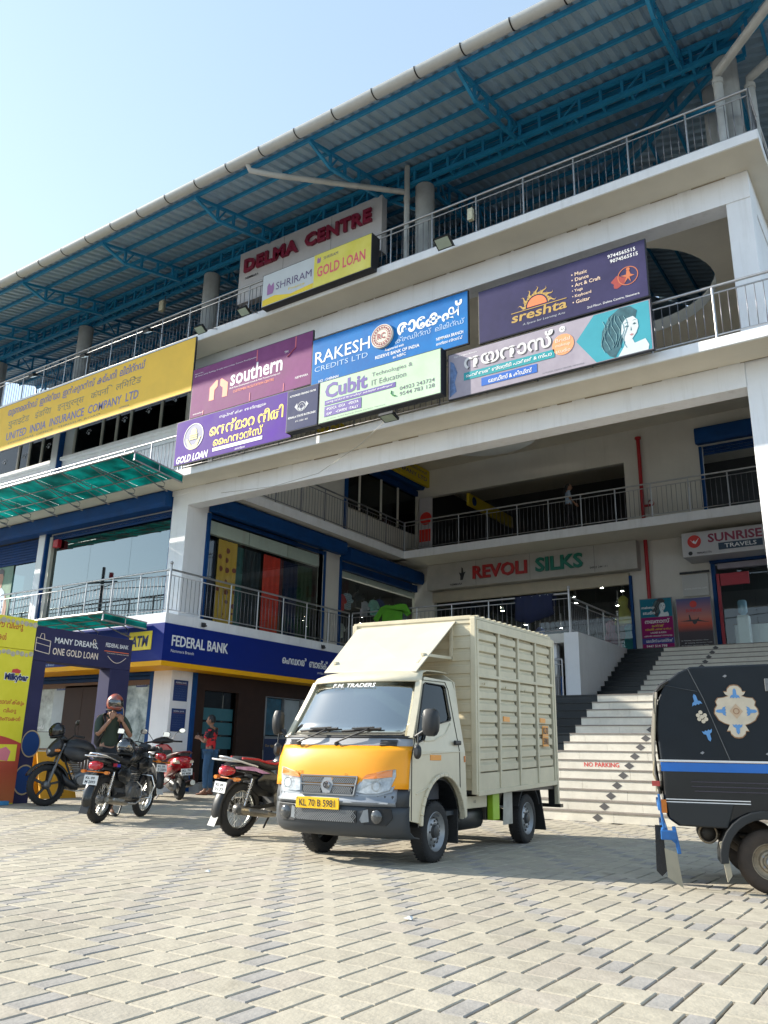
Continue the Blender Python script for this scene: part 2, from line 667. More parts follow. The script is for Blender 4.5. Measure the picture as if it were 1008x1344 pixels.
def slab_hole(mb, x0, x1, y0, y1, z0, z1, cx, cy, r, n=48):
    angs = sorted([2 * pi * k / n for k in range(n)] + [math.atan2(y - cy, x - cx) % (2 * pi) for x in (x0, x1) for y in (y0, y1)])
    A, Bq = [], []
    for a in angs:
        c, s = cos(a), sin(a)
        t = 1e9
        if c > 1e-9: t = min(t, (x1 - cx) / c)
        if c < -1e-9: t = min(t, (x0 - cx) / c)
        if s > 1e-9: t = min(t, (y1 - cy) / s)
        if s < -1e-9: t = min(t, (y0 - cy) / s)
        A.append((cx + r * c, cy + r * s))
        Bq.append((cx + t * c, cy + t * s))
    n = len(angs)
    vs = [(x, y, z) for z in (z0, z1) for L in (A, Bq) for x, y in L]
    fs = []
    for k in range(n):
        k2 = (k + 1) % n
        fs += [(k, k2, n + k2, n + k), (2 * n + k, 3 * n + k, 3 * n + k2, 2 * n + k2), (k, 2 * n + k, 2 * n + k2, k2), (n + k, n + k2, 3 * n + k2, 3 * n + k)]
    return mb.add(vs, fs)


# level 3 slab (terrace) with two round openings
XL = -30
sl3 = MB()
sl3.box(XL, -1.35, 13.9, 14.6, Z3 - .19, Z3)
slab_hole(sl3, -8.2, -1.35, 14.6, 19.6, Z3 - .19, Z3, -4.9, 17.0, 1.95)
slab_hole(sl3, -15.62, -8.2, 19.6, 25.2, Z3 - .19, Z3, -11.8, 22.9, 1.95)
sl3.box(-15.62, -8.2, 14.6, 19.6, Z3 - .19, Z3).box(-8.2, -1.35, 19.6, 31, Z3 - .19, Z3).box(XL, -15.62, 14.6, 31, Z3 - .19, Z3).box(-15.62, -8.2, 25.2, 31, Z3 - .19, Z3)
P('terrace_slab', sl3, soffit)
P('slab_edge', B(XL, -1.35, 13.15, 13.9, Z3 - .19, Z3), [slabw], bevel=.01)
for cx, cy in ((-4.9, 17.0), (-11.8, 22.9)):
    P('opening_rim', MB().lathe([(1.945, Z3 - .188), (1.945, Z3 + .12), (2.02, Z3 + .12), (2.02, Z3 - .05)], (cx, cy, 0), 'z', 48), whitein)
P('soffit_strip', B(XL, -1.36, 13.17, 13.89, Z3 - .2, Z3 - .192), soffit)
P('soffit_strip', B(XL, -1.2, 13.17, 13.89, Z2 - .2, Z2 - .192), soffit)
P('beam', B(XL, -1.68, 13.9, 14.3, 10.65, Z3 - .19), white, bevel=.008)
P('side_beam', B(-2.1, -1.68, 14.3, 25, 10.65, Z3 - .19), white)
P('terrace_floor', MB().box(XL, -1.4, 13.2, 14.6, Z3 + .002, Z3 + .02), M('terrace_floor_cement', (.10, .10, .10), .9, var=.2))  # dark sheets added on the slab to cut light bounced onto the roof
for x0_, x1_, y0_, y1_ in ((-8.2, -6.9, 14.6, 19.6), (-2.9, -1.4, 14.6, 19.6), (-15.62, -8.2, 14.6, 19.6), (XL, -15.62, 14.6, 31), (-8.2, -1.4, 19.6, 31), (-15.62, -8.2, 25.3, 31)): P('terrace_floor', MB().box(x0_, x1_, y0_, y1_, Z3 + .002, Z3 + .02), MATS['terrace_floor_cement'])
# level 2 slab
P('slab_edge', B(XL, -1.15, 13.15, 13.9, Z2 - .19, Z2), slabw, bevel=.01)
P('beam', B(-15.62, -2.1, 13.9, 14.3, 7.03, Z2), white, bevel=.008)
P('beam', B(XL, -15.62, 13.9, 14.12, Z2 - .34, Z2), white)
P('inner_balcony_slab', B(-15.6, -15.0, 14.3, 23.6, Z2 - .24, Z2), soffit)
P('inner_balcony_slab', B(-15.6, -2.1, 23.3, 25.0, Z2 - .24, Z2), soffit)
P('balcony_nosing', B(-15.0, -14.97, 14.3, 23.25, Z2 - .25, Z2 + .01), slabw)
P('balcony_nosing', B(-14.97, -2.1, 23.25, 23.3, Z2 - .25, Z2 + .01), slabw)
# level 1 slab
P('slab_edge', B(XL, -15.0, 13.0, 13.9, Z1 - .24, Z1), slabw, bevel=.01)
P('platform_slab', B(-15.62, -15.0, 13.9, 20.3, Z1 - .24, Z1), slabw)
P('platform_slab', B(-15.62, -7.8, 20.3, 25.0, Z1 - .24, Z1), whitein)
P('landing_slab', B(-7.7, -1.7, 24.4, 25.0, Z1 - .24, Z1), whitein)
P('platform_wall', B(-15.6, -8.4, 20.5, 20.7, 0, Z1 - .24), white)
P('stair_parapet', B(-8.1, -7.7, 20.28, 24.4, 1.9, Z1 + .012), white, bevel=.01)
# pillars
P('pillar', B(-2.1, -1.68, 13.92, 14.5, 0, 10.66), white, bevel=.012)
P('pillar', B(-16.2, -15.62, 13.92, 14.65, 3.0, 7.5), white, bevel=.012)
P('pillar', B(-16.25, -15.6, 13.88, 14.65, 0, 3.82), white, bevel=.012)
for x in (-22.15, -28.4):
    P('pillar', B(x, x + .3, 14.02, 14.4, 3.82, 11.2), white, bevel=.01)
    P('pillar_trim', B(x + .3, x + .36, 14.04, 14.3, 3.82, 11.2), navy)
P('pillar_trim', B(-16.28, -16.2, 13.98, 14.2, 3.82, 7.4), navy)
P('pillar', B(-15.8, -15.6, 19.6, 20.45, 3.82, 7.45), whitein)


def wall_open(mb, ax, c0, c1, u0, u1, v0, v1, ops):
    us = sorted({u0, u1} | {max(u0, min(u1, q)) for o in ops for q in o[:2]})
    for a, b in zip(us, us[1:]):
        mid = (a + b) / 2
        hs = sorted([(o[2], o[3]) for o in ops if o[0] < mid < o[1]])
        z = v0
        for h0, h1 in hs + [(v1, v1)]:
            if h0 > z + 1e-6:
                if ax == 'y': mb.box(a, b, c0, c1, z, h0)
                else: mb.box(c0, c1, a, b, z, h0)
            z = max(z, h1)
    return mb


# back wall with openings
P('back_wall', wall_open(MB(), 'y', 25.0, 25.2, -15.62, -1.7, Z1, Z3 - .19,
  [(-15.5, -7.68, Z2, 10.15), (-14.8, -7.72, Z1, 6.5), (-5.25, -2.25, Z1, 6.5), (-5.27, -2.6, Z2, 10.2)]), whitein)
P('court_side_wall', B(-1.9, -1.7, 14.5, 25, 0, 10.65), white)
P('court_side_wall', wall_open(MB(), 'x', -15.82, -15.62, 14.65, 25.2, 0, Z3 - .19,
  [(14.7, 17.2, .2, 2.6), (17.3, 18.9, 1.34, 2.42), (14.75, 19.6, Z1, 7.2), (20.5, 25.15, Z1, 7.2), (20.62, 25.0, 8.75, 10.7)]), whitein)
# rooms behind: floors share slabs; back partitions
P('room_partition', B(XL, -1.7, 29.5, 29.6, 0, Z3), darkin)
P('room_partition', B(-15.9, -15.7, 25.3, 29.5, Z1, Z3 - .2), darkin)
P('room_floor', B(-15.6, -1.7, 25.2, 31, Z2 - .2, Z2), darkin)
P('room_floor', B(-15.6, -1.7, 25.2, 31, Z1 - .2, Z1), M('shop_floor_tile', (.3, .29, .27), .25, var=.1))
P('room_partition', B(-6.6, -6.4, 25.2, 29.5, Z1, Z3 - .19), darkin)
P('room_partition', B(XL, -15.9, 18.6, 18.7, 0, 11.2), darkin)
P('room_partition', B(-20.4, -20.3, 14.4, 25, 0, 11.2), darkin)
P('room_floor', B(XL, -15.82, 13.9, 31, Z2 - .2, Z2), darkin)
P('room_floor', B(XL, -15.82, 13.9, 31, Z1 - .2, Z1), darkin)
# front left wing walls
P('front_wall', wall_open(MB(), 'y', 14.2, 14.35, XL, -16.2, Z1, Z3 - .19,
  [(-28, -22.3, Z1 + .05, 7.2), (-21.6, -16.3, Z1 + .05, 7.0), (-28, -22.4, 9.52, 11.0), (-21.35, -16.25, 9.52, 11.0)]), white)
P('front_wall', wall_open(MB(), 'y', 14.0, 14.15, XL, -16.25, 0, Z1 - .24,
  [(-21.6, -19.8, .2, 2.75), (-18.2, -16.35, .2, 2.75)]), M('dark_fascia_panel', (.05, .05, .055), .5, var=.2))

# shutters / roller boxes
def roller_box(x0, x1, y0, y1, z0, z1, ax):
    mb = MB()
    if ax == 'x':  # runs along x
        h = (z1 - z0)
        mb.prism([(y1, z0 + .06), (y0 + .05, z0), (y0, z0 + .1), (y0, z1 - .08), (y0 + .06, z1), (y1, z1)], 'x', x0, x1)
    else:
        mb.prism([(x0, z0 + .06), (x1 - .06, z0), (x1, z0 + .1), (x1, z1 - .08), (x1 - .06, z1), (x0, z1)], 'y', y0, y1)
    return P('roller_shutter_box', mb, navy, bevel=.008)


def slats(x0, x1, y, z0, z1, ax='x', n=None, mat=navyd, name='shutter_slat'):
    n = n or max(2, int((z1 - z0) / .085))
    first = None
    h = (z1 - z0) / n
    for k in range(n):
        z = z0 + k * h
        if ax == 'x': mb = MB().prism([(y, z), (y - .02, z + .012), (y - .028, z + h * .5), (y - .02, z + h - .012), (y, z + h - .003)], 'x', x0, x1)
        else: mb = MB().prism([(y, z), (y + .02, z + .012), (y + .028, z + h * .5), (y + .02, z + h - .012), (y, z + h - .003)], 'y', x0, x1)
        if first is None: first = P(name, mb, mat)
        else: cp(first, bld, (0, 0, k * h))


roller_box(XL, -16.22, 13.66, 14.19, 7.05, 7.5, 'x')
slats(-28, -22.3, 14.15, 6.35, 7.05)
slats(-21.6, -16.3, 14.15, 6.88, 7.06)
slats(-21.4, -16.25, 14.16, 10.5, 11.0)
roller_box(-15.62, -15.2, 14.66, 20.3, 6.98, 7.42, 'y')
slats(14.72, 19.65, -15.6, 6.88, 7.0, 'y')
roller_box(-15.62, -15.2, 20.5, 25.0, 6.85, 7.3, 'y')
P('roller_pelmet', B(-15.62, -15.5, 20.5, 25.0, 6.6, 6.84), navyd)
roller_box(-5.35, -2.3, 24.6, 24.99, 10.2, 10.72, 'x')
slats(-5.2, -2.3, 24.98, 9.9, 10.2)
P('door_frame', B(-5.33, -5.25, 24.93, 25.05, Z2, 10.2), navy)
roller_box(-15.62, -15.2, 20.6, 25.0, 10.45, 10.95, 'y')
P('roller_pelmet', B(-15.62, -15.5, 20.62, 25.0, 10.25, 10.45), navyd)
P('blue_post', B(-15.6, -15.5, 20.55, 20.63, Z2, 10.5), navy)
# column trims level 1 side
P('pillar_trim', B(-15.64, -15.56, 14.62, 14.72, Z1, 7.0), navy)
P('pillar_trim', B(-15.6, -15.54, 19.6, 19.66, Z1, 7.0), navy)
P('pillar_trim', B(-15.6, -15.54, 20.42, 20.5, Z1, 7.0), navy)

# glazing: each pane is a part
def panes(us, v0, v1, c, ax, mat, mull=None, mw=.03, name='glass_pane', mm=None):
    for a, b in zip(us, us[1:]):
        if ax == 'x': P(name, B(a + .004, b - .004, c, c + .012, v0, v1), mat)
        else: P(name, B(c - .012, c, a + .004, b - .004, v0, v1), mat)
    if mull:
        for a in us:
            if ax == 'x': P('mullion', B(a - mw, a + mw, c - .05, c + .05, v0, v1), mull)
            else: P('mullion', B(c - .05, c + .05, a - mw, a + mw, v0, v1), mull)


panes([-21.58, -19.83, -18.05, -16.3], Z1 + .05, 6.9, 14.2, 'x', glassr)
panes([-28, -26.2, -24.3, -22.3], Z1 + .05, 6.4, 14.2, 'x', glassr)
P('window_reveal', B(-21.7, -21.58, 14.1, 14.3, Z1, 7.0), M('beige_frame', (.5, .48, .42), .5))
alu = M('white_aluminium_mullion', (.62, .60, .54), .4, var=.06)
panes([-21.25, -19.93, -19.26, -18.65, -17.34, -16.27], 9.55, 10.55, 14.2, 'x', glassd, alu, .03)
panes([-28, -26.8, -25.6, -24.2, -23.61, -22.92, -22.3], 9.55, 10.9, 14.2, 'x', glassd, alu, .03)
P('window_sill', B(-28, -22.2, 14.05, 14.2, 9.44, 9.54), white)
P('window_sill', B(-21.7, -16.2, 14.05, 14.2, 9.44, 9.54), white)
panes([14.76, 16.35, 18.0, 19.45], Z1 + .02, 6.85, -15.66, 'y', glassc)
panes([20.52, 22.1, 23.6, 25.1], Z1 + .02, 6.6, -15.66, 'y', glassc)
for a, b in ((14.76, 16.33), (16.36, 17.98), (18.02, 19.5)):
    P('lightbox_panel', B(-15.84, -15.7, a, b, 6.5, 6.86), whitein)
for a, b in ((20.52, 22.08), (22.12, 23.58), (23.62, 25.1)):
    P('lightbox_panel', B(-15.84, -15.7, a, b, 6.42, 6.6), whitein)
panes([20.64, 21.36, 22.65, 23.73, 25.0], 8.78, 10.4, -15.6, 'y', glassd, alu, .03)
panes([-14.8, -13.0, -11.3, -9.5, -7.74], Z1 + .02, 6.12, 25.06, 'x', glassc)
P('shutter_bottom_roll', B(-14.8, -7.74, 24.9, 25.04, 6.14, 6.5), M('cream_shutter', (.50, .44, .33), .5, var=.1))
P('door_frame', B(-7.74, -7.66, 24.9, 25.06, Z1, 6.4), navy)
panes([-5.16, -4.2, -2.3], Z1 + .02, 6.4, 25.06, 'x', glassc)
P('door_frame', B(-5.3, -5.2, 24.9, 25.06, Z1, 6.5), navy)
P('door_frame', B(-5.18, -5.1, 24.95, 25.03, Z1, 6.2), M('red_door_trim', (.45, .03, .05), .5))
P('red_door_panel', B(-5.08, -4.3, 24.98, 25.05, 5.85, 6.2), M('red_door_trim', (.45, .03, .05), .5))
P('door_header', B(-5.3, -2.2, 24.8, 25.0, 6.5, 6.75), navyd)
P('door_header', B(-5.1, -2.2, 24.86, 25.0, 6.32, 6.48), M('mauve_header', (.35, .32, .38), .5))

# ground floor bank front
P('cladding_panel', B(-15.66, -15.56, 14.66, 14.98, .2, 2.83), brown)
P('cladding_panel', B(-15.66, -15.56, 16.2, 17.25, .2, 2.83), brown)
P('cladding_panel', B(-15.66, -15.56, 14.98, 16.2, 2.42, 2.83), brown)
P('cladding_panel', B(-15.66, -15.56, 17.25, 20.5, 2.42, 2.83), brown)
P('pillar_trim', B(-15.6, -15.52, 14.56, 14.66, 0, 2.83), navy)
P('pillar_trim', B(-16.4, -16.26, 13.9, 14.0, 0, 2.83), navy)
P('entrance_step', B(-15.62, -15.2, 14.66, 20.4, 0, .19), M('grey_granite_step', (.3, .29, .27), .6, var=.15))
P('glass_door', B(-15.72, -15.7, 15.0, 15.75, .22, 2.42), glassd)
P('glass_door', B(-15.72, -15.7, 15.78, 16.18, .22, 2.42), glassd)
for z in (1.0, 1.35, 1.7):
    P('frosted_band', B(-15.695, -15.69, 15.0, 16.15, z, z + .3), M('frosted_teal_film', (.03, .13, .16), .35, var=.1))
P('bank_window', B(-15.72, -15.7, 17.34, 18.88, 1.36, 2.4), glassd)
alg = M('grey_aluminium_frame', (.3, .31, .32), .4, .6)
for a in ((17.3, 17.35, 1.0, 2.45), (18.85, 18.9, 1.0, 2.45), (18.08, 18.12, 1.36, 2.45)):
    P('window_frame', B(-15.7, -15.6, *a), alg)
P('window_frame', B(-15.7, -15.6, 17.3, 18.9, 2.4, 2.45), alg)
P('window_frame', B(-15.7, -15.6, 17.3, 18.9, 1.31, 1.36), alg)
P('window_poster', B(-15.695, -15.69, 17.38, 18.06, 1.4, 2.38), M('dark_blue_green_poster', (.02, .10, .16), .4, var=.5, sc=5))
P('window_poster', B(-15.695, -15.69, 18.15, 18.84, 1.4, 2.38), M('pale_poster_panel', (.35, .40, .42), .5, var=.15))
P('window_poster', B(-15.59, -15.585, 17.32, 18.9, .5, 1.3), M('navy_poster', (.015, .03, .09), .5))
text(bld, 'Our digital world', (-15.58, 17.36, 1.06), (0, 1, 0), (0, 0, 1), M('lettering_gold', (.5, .32, .08), .5, var=0), h=.09)
# notices on the bank pillar
blu = M('notice_blue', (.012, .04, .17), .45, var=.1)
for z0, z1, t_ in ((2.1, 2.6, 'FEDERAL BANK'), (1.38, 1.92, 'FEDERAL BANK')):
    P('notice_board', B(-15.6, -15.585, 13.97, 14.42, z0, z1), blu, bevel=.004)
    text(bld, t_, (-15.583, 14.02, z1 - .08), (0, 1, 0), (0, 0, 1), txw, w=.34, h=.035)
    for k in range(6):
        text(bld, '.......:..........', (-15.583, 14.01, z1 - .16 - k * .055), (0, 1, 0), (0, 0, 1), M('lettering_palegrey', (.35, .4, .5), .5, var=0), w=.34, h=.012)
    P('notice_line', B(-15.584, -15.582, 14.0, 14.38, z1 - .105, z1 - .1), M('line_orange', (.6, .2, .02), .5))
# ground front posters
P('window_poster', B(-21.5, -19.74, 13.97, 13.985, 1.37, 2.62), M('faded_couple_poster', (.17, .20, .18), .4, var=.5, sc=2.2, hue=(.45, .5, .47)))
P('window_poster', B(-20.3, -19.76, 13.955, 13.965, 1.37, 2.62), M('pale_poster_panel', (.35, .40, .42), .5, var=.15))
P('window_poster', B(-21.5, -19.74, 13.97, 13.985, .5, 1.35), M('pale_green_panel', (.38, .42, .36), .5, var=.1))
text(bld, 'life is joyful', (-21.2, 13.95, 1.4), (1, 0, 0), (0, 0, 1), txw, h=.13)
P('window_poster', B(-17.35, -16.43, 13.97, 13.985, .5, 2.62), M('teal_scooter_poster', (.10, .20, .22), .4, var=.55, sc=2.6, hue=(.45, .52, .52)))
for x, t_ in ((-16.95, 'FEDERAL BANK'), (-20.2, 'FEDERAL BANK')):
    P('poster_tab', B(x, x + .42, 13.945, 13.95, 2.45, 2.58), blu)
    text(bld, t_, (x + .03, 13.943, 2.49), (1, 0, 0), (0, 0, 1), txw, w=.36, h=.05)
P('cladding_panel', B(-19.76, -19.0, 13.9, 14.0, .3, 2.55), brown)
P('cladding_panel', B(-18.99, -18.24, 13.9, 14.0, .3, 2.55), brown)
P('window_frame', B(-18.24, -18.15, 13.9, 14.0, 0, 2.55), alg)
slats(-24, -16.4, 13.95, 2.62, 2.84)
P('cladding_panel', B(-24, -16.4, 13.9, 14.0, 2.5, 2.62), M('wood_strip', (.12, .06, .03), .6))
P('pillar_trim', B(-17.42, -17.35, 13.9, 14.0, 0, 2.8), navy)
# vertical red fire pipe
mb = MB().tube([(-7.13, 24.85, Z1), (-7.13, 24.85, 10.85)], .06, 12)
mb.tube([(-7.13, 24.85, 8.55), (-6.85, 24.85, 8.55)], .04, 10).lathe([(.09, -.05), (.09, .05)], (-6.85, 24.8, 8.6), 'y', 12)
mb.lathe([(0, 10.8), (.1, 10.8), (.1, 10.86), (0, 10.86)], (-7.13, 24.85, 0), 'z', 12)
P('fire_riser_pipe', mb, redp)
# stains / crack lines under the slabs
ln = MB()
for zz in (Z2 - .19, Z3 - .19):
    x = -15
    while x < -2:
        L = random.uniform(.15, .9)
        ln.box(x, x + L, 13.885, 13.899, zz - random.uniform(.012, .03), zz - .002)
        x += L + random.uniform(.02, .5)
P('joint_stain', ln, M('damp_stain', (.30, .25, .18), .9, var=.3), kind='stuff')

# ---------------------------------------------------------------- ceiling/stair
stair = thing('entrance_stairs', 'wide tiled stairs with pale and black risers leading up to the shops', 'stairs', (-5.7, 13.2, 0))
stair['kind'] = 'structure'


def S(name, mb, mat, **k): return mb.build(name, mat, stair, **k)


stw = M('stair_tile_cream', (.68, .64, .55), .35, var=.10, sc=5, streak=.1)
stk = M('stair_tile_black', (.010, .014, .018), .32, var=.3, sc=5, spec=.3)
world_stains(stw, 1.3, .22, (.6, .55, .48))
trd = M('tread_edge_brown', (.22, .19, .165), .6, var=.25, sc=6)
dmd = M('diamond_inlay', (.09, .085, .085), .5, var=.2)
body = MB()
RH, TR = .1554, .233
first = {}


def tilep(key, mk, mat, off):
    if key not in first: first[key] = (S('stair_tile', mk(), mat), off)
    else:
        o, f = first[key]
        cp(o, stair, Vector(off) - Vector(f))


for k in range(14):
    y, z = 13.2 + k * TR, k * RH
    body.box(-9.3, -1.7, y + .012, 16.6, z - .02 if k else -.01, z + RH - .024)
    xb = -6.03 + .015 * k
    rg = random.Random(k)
    if k >= 6:
        pass
    # black part then cream tiles
    xk = -5.83 - (13 - k) * .03
    if k >= 1:
        S('stair_tile', B(-9.3, xk - .003, y, y + .013, z + .002, z + RH - .026), stk)
    else:
        S('stair_tile', B(-9.3, xk - .003, y, y + .013, z + .002, z + RH - .019), stw)
    off = (.35 + .5 * (k % 2) + rg.uniform(-.1, .1))
    xs = [xk, xk + off]
    while xs[-1] < -1.7: xs.append(min(-1.7, xs[-1] + 1.22))
    for a, b_ in zip(xs, xs[1:]):
        if b_ - a < .02: continue
        S('stair_tile', B(a + .002, b_ - .002, y, y + .013, z + .002, z + RH - .019), stw)
    tm = MB()
    tm.cm = 0
    tm.box(xk, -1.7, y - .014, y + TR + (.0 if k < 13 else 4.3), z + RH - .018, z + RH)
    S('stair_tread', tm, trd)
    S('stair_tread', B(-9.3, xk - .002, y - .018, y + TR + (0 if k < 13 else 4.3), z + RH - .022, z + RH), stk)
    if k < 12:
        cx, cz = -4.84 + .034 * k, z + .068
        S('diamond_inlay', MB().prism([(cx - .085, cz), (cx, cz - .058), (cx + .085, cz), (cx, cz + .058)], 'y', y - .004, y + .001), dmd)
for k in range(12):
    y, z = 20.8 + k * .3, 14 * RH + k * RH
    body.box(-7.68, -1.72, y + .012, 24.6, z - .02, z + RH - .024)
    xk = -6.62 + .0 * k
    S('stair_tile', B(-7.68, xk - .003, y, y + .013, z + .002, z + RH - .026), stk)
    for a in (0, 1.2, 2.4, 3.6):
        S('stair_tile', B(xk + a + .002, min(-1.72, xk + a + 1.2 - .002), y, y + .013, z + .002, z + RH - .019), stw)
    S('stair_tread', B(xk, -1.72, y - .014, y + .3, z + RH - .018, z + RH), trd)
    S('stair_tread', B(-7.68, xk - .002, y - .018, y + .3, z + RH - .022, z + RH), stk)
    if k > 6:
        cx, cz = -5.3 + .034 * (11 - k) * -1 + .1, z + .068
        S('diamond_inlay', MB().prism([(cx - .085, cz), (cx, cz - .058), (cx + .085, cz), (cx, cz + .058)], 'y', y - .004, y + .001), dmd)
S('stair_body', body, M('stair_mortar', (.25, .24, .22), .8))
text(stair, 'NO PARKING', (-5.46, 13.2 + 5 * TR - .001, 5 * RH + .038), (1, 0, 0), (0, 0, 1), M('lettering_red', (.62, .03, .02), .5, var=0), w=.62, h=.075, bold=.012)

# ================================================================== ROOF
roof = thing('terrace_roof', 'blue steel truss roof with grey corrugated sheets over the top terrace', 'roof', (-8, 14, Z3))


def RF(name, mb, mat, **k): return mb.build(name, mat, roof, **k)


EY, EZ, SLP, XC = 11.0, 13.66, .255, 1.2
RIDGE = 21.5


def rz_(y): return EZ + (y - EY) * SLP


# corrugated sheets: separate roofing sheets ~1 m wide, 4 ribs each
pitch = .25


def ribs(x0, x1, yfun):
    mb = MB()
    x = x0
    while x < x1 - 1e-6:
        for (a, b, ha, hb) in ((0, .11, 0, 0), (.11, .15, 0, .06), (.15, .21, .06, .06), (.21, .25, .06, 0)):
            xa, xb = x + a, x + b
            ya, yb = yfun(xa), yfun(xb)
            mb.add([(xa, EY - .12, rz_(EY - .12) + ha), (xb, EY - .12, rz_(EY - .12) + hb), (xb, yb, rz_(yb) + hb), (xa, ya, rz_(ya) + ha)], [(0, 1, 2, 3)])
        x += pitch
    return mb


x = -29.75
firstsheet = None
while x < XC - .3:
    if x + 1 < XC - (RIDGE - EY) - .5:
        if firstsheet is None:
            firstsheet = RF('roof_sheet', ribs(x, x + 1, lambda q: RIDGE), sheetm)
            fx = x
        else: cp(firstsheet, roof, (x - fx, 0, 0))
    else:
        RF('roof_sheet', ribs(x, min(x + 1, XC), lambda q: max(EY, min(RIDGE, EY + XC - q))), sheetm)
    x += 1
# right hip slope: ribs run along x
y = EY
while y < 31:
    mb = MB()
    for k in range(4):
        for (a, b, ha, hb) in ((0, .11, 0, 0), (.11, .15, 0, .06), (.15, .21, .06, .06), (.21, .25, .06, 0)):
            ya, yb = y + k * .25 + a, y + k * .25 + b
            f = lambda q: XC - min(q - EY, RIDGE - EY, 32 - q) if q < 32 else XC
            xa, xb = f(ya), f(yb)
            mb.add([(XC + .12, ya, EZ - .03 + ha), (XC + .12, yb, EZ - .03 + hb), (xb, yb, EZ + (XC - xb) * SLP + hb), (xa, ya, EZ + (XC - xa) * SLP + ha)], [(0, 1, 2, 3)])
    RF('roof_sheet', mb, sheetm)
    y += 1
RF('rear_roof_slope', MB().add([(-29.75, RIDGE, rz_(RIDGE) + .02), (XC - 10.5, RIDGE, rz_(RIDGE) + .02), (XC, 32, EZ), (-29.75, 32, EZ)], [(0, 1, 2, 3)]), sheetm)
# purlins
first = None
for k in range(15):
    y = EY + .18 + k * .72
    if y > RIDGE: break
    xr = XC - (y - EY) - .05
    RF('purlin', MB().bar((-29.7, y, rz_(y) - .05), (xr, y, rz_(y) - .05), .06, .09), trussb)
for k in range(12):
    xx = XC - .18 - k * .72
    y0 = EY + (XC - xx) + .05
    z = EZ + (XC - xx) * SLP - .05
    RF('purlin', MB().bar((xx, y0, z), (xx, 31.8 - (XC - xx), z), .06, .09), trussb)
RF('rear_terrace_cladding', B(-24, -1.5, 27.5, 27.6, Z3, 15.4), M('brown_sheet_cladding', (.035, .028, .026), .8, var=.3))  # unseen dark walls added to block sky light under the roof
RF('rear_terrace_cladding', B(-1.5, -1.4, 19.2, 27.5, Z3, 14.2), MATS['brown_sheet_cladding'])
# cantilever trusses
TX = [-26.9, -23.5, -20.1, -16.6, -13.17, -9.7, -6.1, -2.6]


def cant(xx, y0=EY + .1, y1=14.0):
    mb = MB()
    zt = lambda y: rz_(y) - .13
    zb = lambda y: zt(y) - .38
    ys = [y0, y0 + .75] + [y0 + .75 + (y1 - y0 - .75) * i / 4 for i in range(1, 5)]
    mb.bar((xx, y0, zt(y0)), (xx, y1, zt(y1)), .07, .07)
    mb.bar((xx, y0, zt(y0)), (xx, ys[1], zb(ys[1])), .06, .06)
    mb.bar((xx, ys[1], zb(ys[1])), (xx, y1, zb(y1)), .07, .07)
    for q in ys[1:]: mb.bar((xx, q, zb(q)), (xx, q, zt(q)), .06, .06)
    mb.bar((xx, ys[1], zb(ys[1])), (xx, (ys[1] + ys[2]) / 2, zt((ys[1] + ys[2]) / 2)), .04, .04)
    return mb


c0 = RF('cantilever_truss', cant(TX[0]), trussb)
for xx in TX[1:]: cp(c0, roof, (xx - TX[0], 0, 0))
# long box truss on the columns
BY = (13.82, 14.12)
zl, zh = 13.86, 14.27


def ladder(a, b, zl, zh, n):
    mb = MB()
    a, b = Vector(a), Vector(b)
    mb.bar(a + Vector((0, 0, zl)), b + Vector((0, 0, zl)), .09, .09)
    mb.bar(a + Vector((0, 0, zh)), b + Vector((0, 0, zh)), .09, .09)
    for i in range(n + 1):
        p = a.lerp(b, i / n)
        mb.bar(p + Vector((0, 0, zl)), p + Vector((0, 0, zh)), .06, .06)
        if i < n and i % 3 == 0:
            q = a.lerp(b, (i + 1) / n)
            mb.bar(p + Vector((0, 0, zl)), q + Vector((0, 0, zh)), .035, .035)
    return mb


for y in BY: RF('main_truss', ladder((-29.5, y, 0), (-1.5, y, 0), zl, zh, 62), trussb)
cr = MB()
for i in range(47): cr.bar((-29.4 + i * .6, BY[0], zl), (-29.4 + i * .6, BY[1], zl), .05, .05)
RF('truss_cross_ties', cr, trussb)
CXS = [-25.9, -21.15, -15.55, -8.55, -1.86]
for y in (17.6, 21.5): RF('inner_truss', ladder((-29.5, y, 0), (-3.5, y, 0), rz_(y) - .62, rz_(y) - .14, 40), trussb)
for xx in CXS + [-12.0]:
    mb = MB()
    n = 14
    for i in range(n):
        ya, yb = 14.1 + i * .53, 14.1 + (i + 1) * .53
        mb.bar((xx, ya, rz_(ya) - .14), (xx, yb, rz_(yb) - .14), .07)
        mb.bar((xx, ya, 13.86 + (ya - 14.1) * .12), (xx, yb, 13.86 + (yb - 14.1) * .12), .07)
        mb.bar((xx, yb, rz_(yb) - .14), (xx, yb, 13.86 + (yb - 14.1) * .12), .05)
        if i % 2: mb.bar((xx, ya, rz_(ya) - .14), (xx, yb, 13.86 + (yb - 14.1) * .12), .04)
    RF('rafter_truss', mb, trussb)
